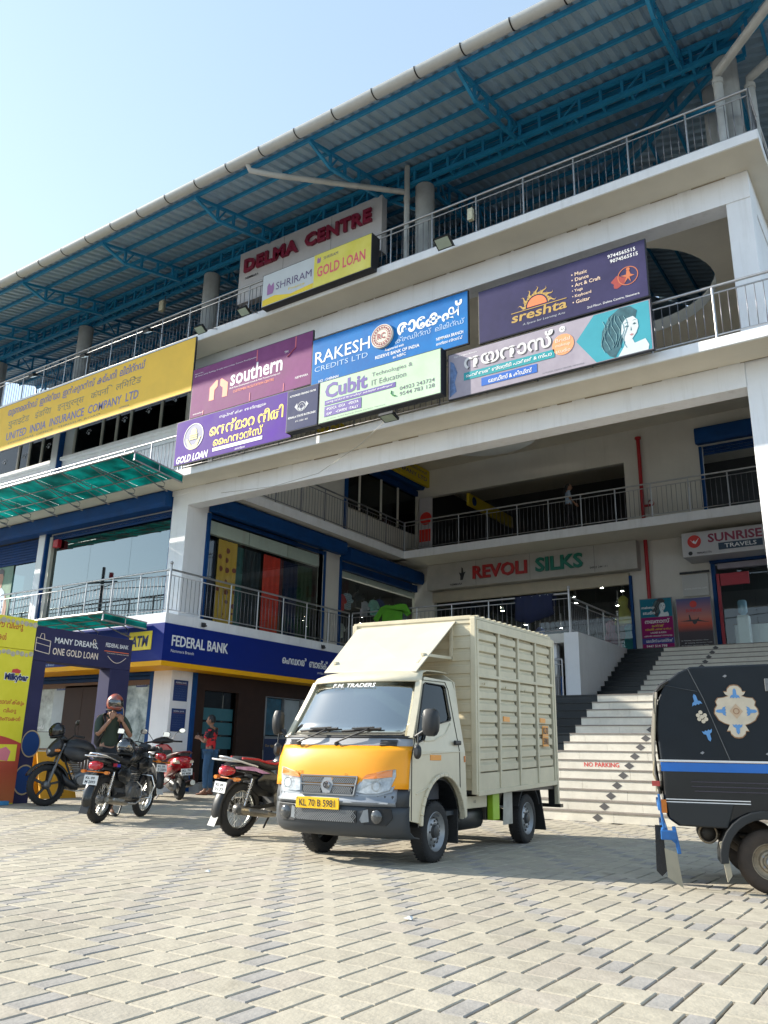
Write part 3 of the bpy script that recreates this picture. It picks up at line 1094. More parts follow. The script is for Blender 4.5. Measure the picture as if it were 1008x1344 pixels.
# diagonal hip truss
mb = MB()
for i in range(12):
    a, b = i / 12 * 10.2, (i + 1) / 12 * 10.2
    za, zb = EZ + a * SLP - .1, EZ + b * SLP - .1
    mb.bar((XC - a, EY + a, za), (XC - b, EY + b, zb), .1)
    mb.bar((XC - a, EY + a, za - .45 * min(1, a / 1)), (XC - b, EY + b, zb - .45), .08)
    mb.bar((XC - b, EY + b, zb), (XC - b, EY + b, zb - .45), .06)
RF('hip_truss', mb, trussb)
RF('hip_flashing', MB().add([(XC + .1, EY - .25, EZ - .03), (XC - 10.5, EY + 10.2, EZ + 10.5 * SLP - .06), (XC - 10.5, EY + 10.8, EZ + 10.5 * SLP - .06), (XC + .1, EY + .25, EZ - .03)], [(0, 1, 2, 3)]), sheetm)
RF('knee_brace', MB().bar((-1.9, 14.1, 12.9), (-3.3, 15.4, 14.2), .09).bar((-8.5, 14.1, 13.1), (-9.6, 14.1, 13.9), .06), trussb)
# columns
for i, xx in enumerate(CXS):
    RF('roof_column', MB().lathe([(0, Z3), (.225, Z3), (.225, 13.78), (0, 13.78)], (xx, 14.0, 0), 'z', 22), concr)
for yy in (14.9, 20, 25):
    RF('roof_column', MB().lathe([(0, Z3), (.16, Z3), (.16, 13.9 + (yy - 14) * .2), (0, 13.9 + (yy - 14) * .2)], (-2.3 if yy < 15 else -3.2, yy, 0), 'z', 18), concr)
for xx in (-25.9, -15.6, -8.6):
    RF('roof_column', MB().lathe([(0, Z3), (.2, Z3), (.2, 15.0), (0, 15.0)], (xx, 21.0, 0), 'z', 18), concr)
# gutter in pieces with joint straps
gx = -29.8
gp = None
while gx < XC + .1:
    L = 1.0
    if gp is None:
        mb = MB().prism([(.14 * cos(a) + EY - .16, .12 * sin(a) + EZ - .04) for a in [pi + i * pi / 9 for i in range(10)]] +
                        [(.125 * cos(a) + EY - .16, .105 * sin(a) + EZ - .03) for a in [2 * pi - i * pi / 9 for i in range(10)]], 'x', gx, gx + L - .004, True)
        gp = RF('gutter_length', mb, M('gutter_pvc', (.60, .62, .62), .45, var=.12, sc=2, streak=.2))
        st = RF('gutter_strap', MB().prism([(.148 * cos(a) + EY - .16, .128 * sin(a) + EZ - .04) for a in [pi + i * pi / 9 for i in range(10)]] +
                        [(.142 * cos(a) + EY - .16, .122 * sin(a) + EZ - .04) for a in [2 * pi - i * pi / 9 for i in range(10)]], 'x', gx - .012, gx + .014), blackm)
        g0 = gx
    else:
        cp(gp, roof, (gx - g0, 0, 0))
        cp(st, roof, (gx - g0, 0, 0))
    gx += L
RF('gutter_length', MB().tube([(XC + .16, EY - .1, EZ - .08), (XC + .16, 32, EZ - .08)], .12, 12), MATS['gutter_pvc'])
# down pipes
RF('downpipe', MB().tube([(-11.3, EY - .1, EZ - .1), (-11.3, EY, EZ - .24), (-10.9, EY + .35, EZ - .3), (-8.9, 13.72, 13.62), (-8.86, 13.72, 13.5)], .065, 12), pvc)
RF('downpipe', MB().tube([(-8.86, 13.7, Z3), (-8.86, 13.7, 14.3)], .065, 12).tube([(-8.86, 13.7, 13.35), (-8.86, 13.7, 13.45)], .078, 12), pvc)
RF('downpipe', MB().tube([(XC - .25, EY, EZ - .15), (-1.95, 13.6, 13.25), (-1.95, 13.6, 13.05), (-1.95, 13.6, Z3)], .085, 12).tube([(-1.95, 13.6, 13.0), (-1.95, 13.6, 13.1)], .1, 12), pvc)
RF('downpipe', MB().tube([(XC + .12, 12.6, EZ - .15), (-1.48, 14.1, 13.3), (-1.48, 14.1, 13.1), (-1.48, 14.1, Z3)], .085, 12).tube([(-1.48, 14.1, 13.05), (-1.48, 14.1, 13.15)], .1, 12), pvc)
# ================================================================== RAILINGS
_bal = {}


def railing(label, a, b, h=1.05, post=1.1, gap=.137, endball=False, mat=None, group=None, zo=0., posts=None, startball=False):
    """a,b: ends on the slab"""
    mat = mat or steel
    a, b = Vector(a), Vector(b)
    t = thing('balcony_railing', label, 'railing', tuple(a), 0, group or 'stainless steel balcony railings')
    d = (b - a)
    L = d.length
    d.normalize()
    Z = Vector((0, 0, 1))
    MB().tube([(0, 0, h), tuple(d * L + Z * h)], .026, 8).build('top_rail', mat, t, local=True)
    MB().tube([(0, 0, h - .13), tuple(d * L + Z * (h - .13))], .014, 6).build('middle_rail', mat, t, local=True)
    MB().tube([(0, 0, .09), tuple(d * L + Z * .09)], .014, 6).build('bottom_rail', mat, t, local=True)
    n = max(1, round(L / post))
    for k in range(n + 1):
        big = (k == n and endball) or (k == 0 and startball)
        key = ('p', mat.name, big, h)
        if key not in _bal:
            mb = MB().tube([(0, 0, 0), (0, 0, h + (.12 if big else 0))], .03 if big else .02, 10)
            if big: mb.lathe([(.045 * sin(pi * q / 8), h + .16 - .045 * cos(pi * q / 8)) for q in range(9)], (0, 0, 0), 'z', 12)
            o = mb.build('post', mat, t, local=True)
            _bal[key] = o
        else: o = cp(_bal[key], t)
        o.location = d * (L * k / n)
    m = round(L / gap)
    for k in range(1, m):
        if abs((k / m * n) - round(k / m * n)) * L / n < .05: continue
        key = ('b', h)
        if key not in _bal:
            o = MB().tube([(0, 0, .09), (0, 0, h - .13)], .0075, 6).build('baluster', balm, t, local=True)
            _bal[key] = o
        else: o = cp(_bal[key], t)
        o.location = d * (L * k / m)
    return t


railing('long steel railing along the top terrace edge above the billboards', (-29.5, 13.27, Z3), (-1.44, 13.27, Z3), h=.97)
railing('short side railing turning back at the right end of the top terrace', (-1.44, 13.27, Z3), (-1.44, 18.8, Z3), h=.97)
railing('steel railing of the second floor front walkway behind the middle billboards', (-15.2, 13.25, Z2), (-1.3, 13.25, Z2), h=1.0)
railing('second floor front railing above the long green canopy', (-29.5, 13.25, Z2), (-15.35, 13.25, Z2), h=1.0)
railing('shaded railing on the left inner balcony of the stair court, second floor', (-15.02, 14.35, Z2), (-15.02, 23.3, Z2), mat=steeld)
railing('long railing of the rear inner balcony where a woman walks', (-14.98, 23.3, Z2), (-2.15, 23.3, Z2))
railing('first floor railing in front of the mirrored shop window above the small canopy', (-26.7, 13.08, Z1), (-15.06, 13.08, Z1))
railing('first floor side railing over the blue bank fascia beside the saree window', (-15.06, 13.08, Z1), (-15.06, 20.3, Z1), startball=True)
railing('platform railing with clothes hung over it in front of the silks shop', (-15.0, 20.38, Z1), (-7.95, 20.38, Z1), endball=True)
railing('short railing on the stair parapet ending in ball topped post', (-7.93, 20.4, Z1), (-7.9, 24.1, Z1), endball=True, h=.95)
railing('low blue and grey gate railing at the left end of the stair landing', (-8.95, 20.2, 2.18), (-8.14, 20.2, 2.18), h=1.2, gap=.1)
t = thing('small_shutter_gate', 'small ribbed shutter with number plate beside the stair landing', 'gate', (-8.4, 20.3, 2.18))
for k in range(8): MB().box(-8.85 + k * .075, -8.79 + k * .075, 20.28, 20.31, 2.2, 2.95).build('slat', M('grey_slat', (.28, .27, .27), .6), t)
MB().box(-8.22, -8.17, 20.26, 20.32, 2.2, 2.95).build('post', navy, t)
MB().box(-8.8, -8.3, 20.26, 20.27, 3.0, 3.22).build('plate', whitep, t)
text(t, '200', (-8.68, 20.255, 3.03), (1, 0, 0), (0, 0, 1), txk, h=.12)

# ================================================================== SIGN BOARDS
UX, UZ, UY = (1, 0, 0), (0, 0, 1), (0, 1, 0)


def board(name, label, x0, x1, z0, z1, y, mat, th=.045, frame=None, cat='signboard', group=None):
    t = thing(name, label, cat, ((x0 + x1) / 2, y + th / 2, z0), 0, group)
    B(x0, x1, y, y + th, z0, z1).build('box', frame or M('sign_box_black', (.02, .02, .025), .5), t, bevel=.004)
    B(x0 + .02, x1 - .02, y - .006, y - .0005, z0 + .02, z1 - .02).build('face', mat, t)
    return t


def tx(t, s, x, z, h, mat, y, w=None, **k): return text(t, s, (x, y - .007, z), UX, UZ, mat, w=w, h=h, **k)


def L_(n, c): return M('lettering_' + n, c, .5, var=0)


yl = L_('yellow', (.85, .62, .03))
# --- insurance board
Y = 12.96
vin = lambda n, c, **k: M('printed_vinyl_' + n, c, .65, var=k.get('var', .08), sc=k.get('sc', 1.2), bump=.35, bs=2.2, hue=k.get('hue'), spec=.2)
t = board('insurance_signboard', 'long yellow insurance company board hanging below the top terrace railing at left', -25.6, -14.78, 9.66, 11.2, Y, vin('yellow', (.95, .60, .10)), cat='signboard')
lv = L_('lavender_blue', (.17, .17, .40))
lo = L_('olive_grey', (.27, .22, .13))
tx(t, 'യുണൈറ്റഡ്  ഇന്ത്യാ  ഇൻഷുറൻസ്  കമ്പനി  ലിമിറ്റഡ്', -23.05, 10.74, .34, lv, Y, w=6.35, bold=.014)
tx(t, 'युनाइटेड   इंडिया   इन्शुरन्स   कंपनि   लिमिटेड', -22.95, 10.33, .33, lo, Y, w=6.15)
tx(t, 'UNITED  INDIA  INSURANCE  COMPANY  LTD', -22.95, 9.96, .26, lv, Y, w=6.1, bold=.014)
tx(t, 'DIVISIONAL OFFICE   THRISSUR ROAD', -22.8, 9.82, .06, lo, Y, w=4.4)
tx(t, 'NEMMARA', -17.6, 9.80, .06, lo, Y)
# --- southern
t = board('credit_society_signboard', 'mauve board reading southern with an orange house arrow mark', -14.78, -10.87, 8.87, 10.24, Y, vin('mauve', (.20, .05, .16), hue=(.25, .08, .21)))
tx(t, 'southern', -13.42, 9.45, .42, txw, Y, w=1.66, bold=.016)
tx(t, 'TM', -11.72, 9.86, .06, txw, Y)
tx(t, 'Multi State Development Credit & Multi Purpose Society Ltd.', -13.43, 9.36, .055, txw, Y, w=1.62)
og = L_('orange', (.80, .16, .05))
tx(t, 'CUSTOMER FACILITATION CENTRE', -13.3, 9.25, .065, og, Y, w=1.3, bold=.01)
tx(t, 'Registered Office', -14.7, 10.06, .04, txw, Y)
tx(t, '4th Floor, Unity Building, A multi state society, Convent Road Junction', -14.7, 9.99, .045, txw, Y, w=2.1)
tx(t, 'NEMMARA', -11.35, 9.12, .055, txw, Y)
tx(t, 'www.southern', -14.65, 8.96, .04, txw, Y)
hs = [(0, 0), (0, .36), (.22, .52), (.27, .50), (.27, .34), (.17, .26), (.17, 0)]
q = shape(hs, (-14.12, Y - .006, 9.22), UX, UZ)
shape([(.62 - a, b) for a, b in hs][::-1], (-14.12, Y - .006, 9.22), UX, UZ, mb=q)
q.build('house_mark', og, t)
q = MB()
for (x, z, a, b_) in ((-12.6, 9.9, .03, .3), (-11.4, 9.93, .03, .28), (-12.75, 8.9, .02, .22), (-11.7, 8.9, .02, .2), (-14.3, 8.9, .02, .12)):
    q.box(x, x + a, Y - .012, Y - .007, z, z + b_)
q.bar((-11.38, Y - .01, 9.93), (-11.62, Y - .01, 9.75), .03, .004)
q.build('line_pattern', L_('coral', (.62, .12, .16)), t)
# --- rakesh
t = board('finance_signboard', 'bright blue credits board with round white emblem in the middle', -10.85, -6.86, 8.74, 9.94, Y - .04, vin('blue', (.008, .13, .42), hue=(.012, .19, .52)))
ys = Y - .04
tx(t, 'RAKESH', -10.75, 9.30, .30, txw, ys, w=1.50, bold=.004)
tx(t, 'CREDITS LTD', -10.75, 9.11, .12, L_('pale_blue', (.45, .6, .8)), ys, w=1.45, bold=-.008)
tx(t, 'രാ\u0d47കഷ്', -8.55, 9.38, .40, txw, ys, w=1.55, bold=.03)
tx(t, '\u0d15\u0d4dരഡി\u0d31\u0d4dസ്  ലിമി\u0d31\u0d4dഡ്', -8.6, 9.22, .13, L_('pale_blue', (.45, .6, .8)), ys, w=1.65)
tx(t, 'Registered with', -8.85, 9.10, .07, txw, ys, bold=.01)
tx(t, 'RESERVE BANK OF INDIA', -9.1, 8.99, .075, txw, ys, w=1.1, bold=.012)
tx(t, 'as NBFC', -8.65, 8.89, .065, txw, ys, bold=.01)
tx(t, 'HO : CHENNAI', -10.62, 8.83, .06, txw, ys, bold=.01)
tx(t, 'NEMMARA BRANCH', -7.6, 9.0, .07, txw, ys, w=.62, bold=.012)
tx(t, '\u0d46നന്മാറ ബ്രാഞ്ച്', -7.6, 8.89, .07, txw, ys, w=.6, bold=.012)
q = MB().lathe([(0, ys - .05), (.27, ys - .05), (.28, ys - .03), (.28, ys)], (-8.92, 0, 9.48), 'y', 36)
q.build('emblem_disc', M('emblem_cream', (.68, .62, .52), .5), t)
for r0, r1 in ((.235, .25), (.15, .158)): ringp(r0, r1, 36, o=(-8.92, ys - .05, 9.48), u=UX, v=UZ).build('emblem_ring', L_('maroon', (.3, .03, .05)), t)
tx(t, 'RC', -9.03, 9.41, .14, L_('maroon', (.3, .03, .05)), ys - .048, w=.2, bold=.02)
for k in range(20):
    a = pi * 2 * k / 20
    MB().box(-8.92 + .195 * cos(a) - .015, -8.92 + .195 * cos(a) + .015, ys - .056, ys - .052, 9.48 + .195 * sin(a) - .02, 9.48 + .195 * sin(a) + .02).build('emblem_mark', L_('maroon', (.3, .03, .05)), t)
# --- nenmara neethi
t = board('loan_signboard', 'purple gold loan board with yellow Malayalam letters and round seal', -15.2, -11.38, 7.70, 8.88, Y, vin('purple', (.075, .02, .26), hue=(.10, .03, .33)))
tx(t, '\u0d46നന്മാറ നീതി', -14.0, 8.25, .34, yl, Y, w=2.35, bold=.03)
tx(t, '\u0d48ഫനാൻസ്', -13.85, 7.97, .24, yl, Y, w=1.6, bold=.022)
tx(t, 'സു\u0d2a്ര\u0d24ീക്ഷ  ഞങ്ങളുടെ', -13.7, 8.66, .10, txw, Y, w=1.5)
tx(t, 'GOLD LOAN', -15.1, 7.74, .19, txw, Y, w=1.1, bold=.03, shear=.2)
B(-13.85, -12.25, Y - .012, Y - .007, 7.84, 7.93).build('white_strip', txw, t, bevel=.002)
tx(t, 'സർക്കാർ അംഗീകൃത സ്ഥാപനം', -13.75, 7.865, .045, lv, Y - .006, w=1.4)
tx(t, '\u0d46നന്മാറ', -13.1, 7.74, .06, txw, Y)
shape(circ(36, .33), (-14.55, Y - .006, 8.38), UX, UZ, lift=.002).build('seal_disc', L_('navy_seal', (.06, .08, .22)), t)
ringp(.32, .345, 36, o=(-14.55, Y - .009, 8.38), u=UX, v=UZ).build('seal_ring', L_('pale_seal', (.6, .6, .55)), t)
q = shape(circ(16, .10), (-14.55, Y - .01, 8.5), UX, UZ)
for k in range(3): q.box(-14.68, -14.42, Y - .016, Y - .012, 8.30 + k * .055, 8.34 + k * .055)
shape([(-.26, .12), (-.2, .12), (-.05, -.08), (0, -.05), (.05, -.08), (.2, .12), (.26, .12), (.12, -.17), (-.12, -.17)], (-14.55, Y - .01, 8.22), UX, UZ, mb=q)
q.build('seal_figure', L_('seal_yellow', (.7, .65, .2)), t)
# --- cubit
Yc = Y - .22
t = board('training_signboard', 'pale green computer education board with big purple Cubit lettering', -10.44, -7.38, 7.73, 8.72, Yc, vin('pale_green', (.50, .68, .46), hue=(.56, .74, .54)), th=.2)
pu = L_('violet', (.09, .05, .30))
tx(t, 'Cubit', -10.28, 8.28, .36, pu, Yc, w=1.12, bold=.035)
tx(t, 'Technologies &', -9.05, 8.47, .12, L_('slate', (.12, .13, .16)), Yc, w=1.0)
tx(t, 'IT Education', -9.05, 8.30, .12, L_('slate', (.12, .13, .16)), Yc, w=.85)
for (x0, x1, z0, z1) in ((-10.28, -8.45, 8.13, 8.24), (-10.28, -9.3, 7.86, 8.1)):
    B(x0, x1, Yc - .012, Yc - .007, z0, z1).build('violet_strip', pu, t, bevel=.03)
tx(t, '\u0d47കരള സർക്കാർ PSC അംഗീകൃത കമ്പ്യൂട്ടർ കോഴ്സുകൾ', -10.22, 8.155, .06, txw, Yc - .006, w=1.7, bold=.01)
tx(t, '•PGDCA  •DCA    •PDCFA', -10.22, 8.0, .06, txw, Yc - .006, w=.85, bold=.01)
tx(t, '•SAP     •CWPDE  •TALLY', -10.22, 7.89, .06, txw, Yc - .006, w=.85, bold=.01)
tx(t, '04923 243724', -8.35, 8.02, .085, L_('slate', (.12, .13, .16)), Yc, w=.82, bold=.008)
tx(t, '9544 783 128', -8.35, 7.90, .085, L_('slate', (.12, .13, .16)), Yc, w=.82, bold=.008)
tx(t, '1st Floor, Grand Building, Delma Complex, Nenmara', -10.2, 7.78, .035, L_('slate', (.12, .13, .16)), Yc, w=1.5)
q = MB().tube([(-8.55, Yc - .012, 8.06), (-8.56, Yc - .012, 8.0), (-8.51, Yc - .012, 7.95), (-8.45, Yc - .012, 7.93)], .015, 6)
q.build('phone_mark', L_('green', (.1, .3, .12)), t)
t = board('authorised_centre_signboard', 'small slate blue authorised training centre board left of the pale green one', -11.36, -10.46, 7.73, 8.72, Yc, vin('slate_blue', (.045, .055, .13)), th=.2)
tx(t, 'AUTHORIZED TRAINING CENTRE', -11.28, 8.55, .045, txw, Yc, w=.74, bold=.01)
tx(t, 'KERALA STATE RUTRONIX', -11.3, 8.03, .05, txw, Yc, w=.78, bold=.01)
tx(t, 'KTC CODE : 4065', -11.08, 7.92, .035, txw, Yc, w=.35)
q = MB()
ringp(.10, .115, 24, q, (-10.93, Yc - .006, 8.27), UX, UZ)
ringp(.05, .06, 24, q, (-10.93, Yc - .006, 8.27), UX, UZ)
for s_ in (-1, 1):
    shape([(0, -.08), (.08 * s_, -.1), (.2 * s_, .02), (.13 * s_, .1), (.1 * s_, 0)][::s_], (-10.93, Yc - .006, 8.27), UX, UZ, mb=q)
q.build('crest', L_('pale_grey', (.45, .47, .52)), t)
# --- sreshta
t = board('arts_school_signboard', 'dark navy arts school board with golden sun over the word sreshta', -6.66, -3.33, 8.68, 9.84, Y, vin('dark_navy', (.032, .03, .085), hue=(.05, .045, .12)), cat='signboard')
gd = L_('gold', (.80, .42, .06))
tx(t, 'sreshta', -5.95, 8.92, .20, gd, Y, w=1.12, bold=.018, shear=.1)
MB().box(-5.95, -4.83, Y - .012, Y - .007, 9.115, 9.13).build('gold_line', gd, t)
tx(t, 'A Space for Learning Arts', -5.72, 8.80, .055, L_('pale_grey', (.45, .47, .52)), Y, w=.85, shear=.2)
q = shape([(0, 0)] + circ(16, .2, 0, pi) + [(-.2, 0)], (-5.42, Y - .006, 9.16), UX, UZ)
q.build('sun_disc_mark', L_('sun_orange', (.85, .22, .08)), t)
q = MB()
for k in range(13):
    a = pi * (k + .5) / 13
    r1 = .40 if k % 2 == 0 else .31
    pts = []
    for i in range(6):
        rr = .225 + (r1 - .225) * i / 5
        aa = a + .10 * sin(i * 1.25)
        pts.append((rr * cos(aa), rr * sin(aa), .035 * (1 - i / 5)))
    poly = [(p[0] - sin(a) * p[2], p[1] + cos(a) * p[2]) for p in pts] + [(p[0] + sin(a) * p[2], p[1] - cos(a) * p[2]) for p in pts[::-1][1:]]
    shape(poly[::-1], (-5.42, Y - .006, 9.16), UX, UZ, mb=q)
q.build('sun_rays_mark', gd, t)
for k, s_ in enumerate(('Music', 'Dance', 'Art & Craft', 'Yoga', 'Keyboard', 'Guitar')):
    tx(t, '• ' + s_, -4.72, 9.52 - k * .115, .075, L_('pale_peach', (.8, .6, .45)), Y, bold=.012)
tx(t, '9744565515', -4.02, 9.66, .075, txw, Y, bold=.01)
tx(t, '9074565515', -3.98, 9.55, .075, txw, Y, bold=.01)
tx(t, '2nd Floor, Delma Centre, Nenmara', -4.45, 8.77, .05, txw, Y, w=.95)
q = MB()
ringp(.17, .185, 30, q, (-3.68, Y - .006, 9.2), UX, UZ)
q.build('dance_mark', L_('dusty_orange', (.55, .16, .06)), t)
q = MB()
for (pts) in ([(-.02, .1), (.03, .1), (.05, .02), (.12, -.02), (.03, -.03), (.05, -.14), (.0, -.05), (-.07, -.13), (-.03, -.02), (-.13, .03), (-.03, .03)],):
    shape(pts[::-1], (-3.68, Y - .006, 9.2), UX, UZ, mb=q)
shape(circ(10, .035), (-3.67, Y - .006, 9.33), UX, UZ, mb=q)
q.build('dancer_mark', L_('dusty_orange', (.55, .16, .06)), t)
q = MB()
shape([((.13 + .03 * sin(5 * a)) * cos(a), (.11 + .03 * cos(3 * a)) * sin(a)) for a in [i * pi / 10 for i in range(20)]], (-3.84, Y - .006, 9.13), UX, UZ, lift=.003, mb=q)
q.build('flame_mark', L_('flame', (.34, .05, .04)), t)


# --- portrait shapes, used on the beauty parlour signs
def portrait(t, o, u, s, hair, skinm, lip):
    bg = [(.18, .05), (.02, .3), (.06, .6), (.2, .86), (.42, 1.0), (.62, .98), (.74, .86), (.70, .7), (.66, .55), (.72, .4), (.6, .32), (.45, .34), (.4, .2), (.28, .0)]
    shape(bg, o, u, UZ, s, s, .005).build('portrait_hair', hair, t)
    face = [(.47, .28), (.42, .45), (.44, .64), (.52, .74), (.66, .76), (.74, .66), (.75, .52), (.70, .40), (.62, .30), (.56, .26)]
    shape(face[::-1], o, u, UZ, s, s, .007).build('portrait_face', skinm, t)
    neck = [(.34, 0), (.46, .18), (.5, .3), (.62, .3), (.66, .2), (.86, .24), (.92, .1), (.9, 0)]
    shape(neck, o, u, UZ, s, s, .006).build('portrait_neck', skinm, t)
    q = shape([(.49, .57), (.53, .60), (.58, .57), (.53, .555)][::-1], o, u, UZ, s, s, .009)
    shape([(.64, .59), (.68, .62), (.72, .59), (.68, .575)][::-1], o, u, UZ, s, s, .009, q)
    shape([(.48, .64), (.53, .665), (.58, .64), (.53, .65)][::-1], o, u, UZ, s, s, .009, q)
    shape([(.64, .66), (.68, .68), (.73, .66), (.68, .67)][::-1], o, u, UZ, s, s, .009, q)
    shape([(.60, .47), (.61, .56), (.625, .47)][::-1], o, u, UZ, s, s, .009, q)
    q.build('portrait_eyes', hair, t)
    shape([(.57, .385), (.615, .41), (.66, .385), (.615, .36)][::-1], o, u, UZ, s, s, .009).build('portrait_lips', lip, t)
    q = MB()
    for k in range(7):
        pts = [Vector(o) + Vector(u) * s * (.08 + .07 * k + .05 * sin(i * 1.1 + k)) + Vector(UZ) * s * (.9 - .11 * i - .05 * abs(3 - k) * .6) + Vector(u).cross(Vector(UZ)) * .009 for i in range(7)]
        q.tube(pts, .005 * s, 4)
    q.build('portrait_locks', M('portrait_hair_light', (.16, .34, .38), .5, var=0), t)


t = board('beauty_parlour_signboard', 'wide lilac grey beauty parlour board with a curly haired woman portrait', -7.34, -3.31, 7.63, 8.62, Y - .03, vin('lilac_grey', (.34, .30, .36), hue=(.42, .38, .44)))
yn = Y - .03
shape([(.0, 0), (-.35, .5), (0.0, .93), (.98, .93), (.98, 0)][::-1], (-4.33, yn - .006, 7.66), UX, UZ, lift=.002).build('aqua_panel', vin('aqua', (.06, .34, .42)), t)
portrait(t, (-4.25, yn - .006, 7.66), UX, .93, M('portrait_hair_dark', (.035, .12, .15), .5, var=.4, sc=8), M('portrait_skin_pale', (.62, .68, .70), .5, var=.08), L_('lip', (.45, .2, .2)))
tx(t, 'നയനാസ്', -6.95, 8.18, .34, L_('black_soft', (.10, .09, .10)), yn, w=1.86, bold=.026)
tx(t, 'നയനാസ്', -6.97, 8.2, .34, L_('silver', (.72, .70, .70)), yn - .004, w=1.86, bold=.022)
B(-6.98, -5.1, yn - .012, yn - .007, 7.97, 8.13).build('teal_strip', L_('teal', (.01, .30, .34)), t)
tx(t, '\u0d46ഹർബൽ ബ്യൂട്ടി പാർലർ & സ്പാ', -6.93, 8.0, .10, txw, yn - .006, w=1.78, bold=.015)
B(-6.6, -5.45, yn - .012, yn - .007, 7.76, 7.93).build('blue_strip', L_('blue_strip', (.01, .12, .5)), t)
tx(t, '\u0d47ലഡീസ് & കിഡ്സ്', -6.45, 7.79, .10, txw, yn - .006, w=.9, bold=.015)
shape(circ(26, .21), (-4.93, yn - .006, 8.18), UX, UZ, lift=.006).build('orange_disc', L_('peach_orange', (.85, .36, .16)), t)
for k, s_ in enumerate(('Bridal', 'makeup', 'studio')): tx(t, s_, -5.07, 8.24 - k * .11, .075, L_('cream', (.85, .72, .6)), yn - .008, w=.28)
for x_, s_ in ((-5.2, '□'), (-4.98, 'A/C')):
    shape(circ(18, .06), (x_ + .05, yn - .006, 8.49), UX, UZ, lift=.004).build('white_disc', txw, t)
    tx(t, s_ if s_ == 'A/C' else 'T', x_ + .015, 8.47, .04, txk, yn - .005)
tx(t, 'Opp: Bus Stand, Nenmara', -7.2, 8.5, .045, txw, yn)
tx(t, '1st FLOOR, DELMA CENTRE, NENMARA', -5.35, 7.69, .03, L_('slate', (.12, .13, .16)), yn, w=.8)
shape([(0, 0), (.16, .1), (.12, .3), (.18, .5), (.1, .72), (.02, .78)], (-7.3, yn - .006, 7.68), UX, UZ).build('flower_print', M('flower_blue', (.12, .2, .4), .5, var=.5, sc=10), t)

# --- shriram
Ys = Y - .02
t = board('finance_bank_signboard', 'white and yellow finance board reading GOLD LOAN in front of the terrace railing', -12.56, -9.28, 11.30, 12.2, Ys, vin('white', (.60, .64, .66)), th=.3)
B(-10.93, -9.3, Ys - .012, Ys - .007, 11.32, 12.18).build('yellow_half', vin('lemon', (.75, .66, .08), hue=(.80, .72, .2)), t)
shape([(.02, .02), (1.6, .02), (1.6, .16), (.9, .10), (.4, .22), (.02, .18)], (-12.54, Ys - .006, 11.31), UX, UZ, lift=.003).build('yellow_swoosh', yl, t)
tx(t, 'SHRIRAM', -12.1, 11.66, .2, L_('plum', (.12, .08, .18)), Ys, w=1.1)
tx(t, 'Finance', -11.7, 11.52, .07, yl, Ys, w=.5)
tx(t, 'SHRIRAM', -10.65, 11.98, .08, L_('plum', (.12, .08, .18)), Ys - .005, w=.42)
pk = L_('pink_red', (.78, .12, .16))
tx(t, 'GOLD LOAN', -10.83, 11.56, .28, pk, Ys - .005, w=1.38, bold=.022)
for x_, z_, s_ in ((-12.38, 11.6, 1.), (-10.84, 11.94, .5)):
    q = shape([(a * s_, b * s_) for a, b in [(0, 0), (.18, 0), (.22, .12), (.2, .3), (.12, .22), (.05, .32), (.0, .24)]], (x_, Ys - .007, z_), UX, UZ, lift=.006)
    q.build('emblem_mark', L_('plum_light', (.35, .16, .35)), t)
# --- delma centre
Yd = 13.72
t = thing('name_signboard', 'tall grey panel with dark red raised letters DELMA CENTRE on the top terrace', 'signboard', (-11.9, Yd, Z3))
B(-14.2, -9.58, Yd, Yd + .22, Z3 + .9, 13.84).build('panel', M('grey_composite_panel', (.62, .61, .63), .4, var=.07), t, bevel=.006)
for x in (-13.9, -11.9, -9.8): B(x - .04, x + .04, Yd + .06, Yd + .16, Z3, Z3 + .92).build('leg', steeld, t)
for i, x in enumerate((-12.65, -11.1)): B(x, x + .006, Yd - .002, Yd - .0005, Z3 + .92, 13.82).build('panel_seam', txk, t)
mar = M('raised_letter_maroon', (.26, .015, .05), .35, var=.1)
for s_, x, w_ in (('DELMA', -13.98, 1.85), ('CENTRE', -11.9, 2.05)):
    tot = sum(1 for _ in s_)
    gv = glyphs(s_, .02)[0]
    x0, x1 = min(a for a, b in gv), max(a for a, b in gv)
    for i, ch in enumerate(s_):
        # each raised letter is its own part, placed by the word's own metrics
        pre = glyphs(s_[:i + 1], .02)[0]
        own = glyphs(ch, .02)[0]
        xr = max(a for a, b in pre)
        xl = xr - (max(a for a, b in own) - min(a for a, b in own))
        k = w_ / (x1 - x0)
        text(t, ch, (x + (xl - x0) * k, Yd, 13.18), UX, UZ, mar, w=(xr - xl) * k, h=.38, bold=.045, depth=.07, name='raised_letter')
tx(t, 'NEMMARA', -13.95, 12.98, .07, txk, Yd, bold=.01)
# --- inner insurance board
t = thing('inner_insurance_signboard', 'dull yellow insurance board hanging in the shaded court under the ceiling', 'signboard', (-15.0, 22, 10.5))
B(-15.12, -15.0, 17.5, 25.0, 10.52, 11.15).build('box', vin('dull_yellow', (.55, .42, .03)), t)
text(t, 'UNITED INDIA INSURANCE COMPANY LTD', (-14.995, 18.0, 10.68), UY, UZ, L_('dark_blue', (.02, .03, .12)), w=6.8, h=.16, bold=.014)
text(t, 'യുണൈറ്റഡ് ഇന്ത്യാ ഇൻഷുറൻസ് കമ്പനി ലിമിറ്റഡ്', (-14.995, 18.0, 10.92), UY, UZ, L_('dark_blue', (.02, .03, .12)), w=6.8, h=.15, bold=.014)
text(t, 'DIVISIONAL OFFICE THRISSUR ROAD NEMMARA', (-14.995, 19.4, 10.57), UY, UZ, L_('dark_blue', (.02, .03, .12)), w=3.6, h=.06)
t = thing('inner_emblem_signboard', 'second yellow board with dark round emblem deeper behind the court ceiling beam', 'signboard', (-15.0, 27, 10))
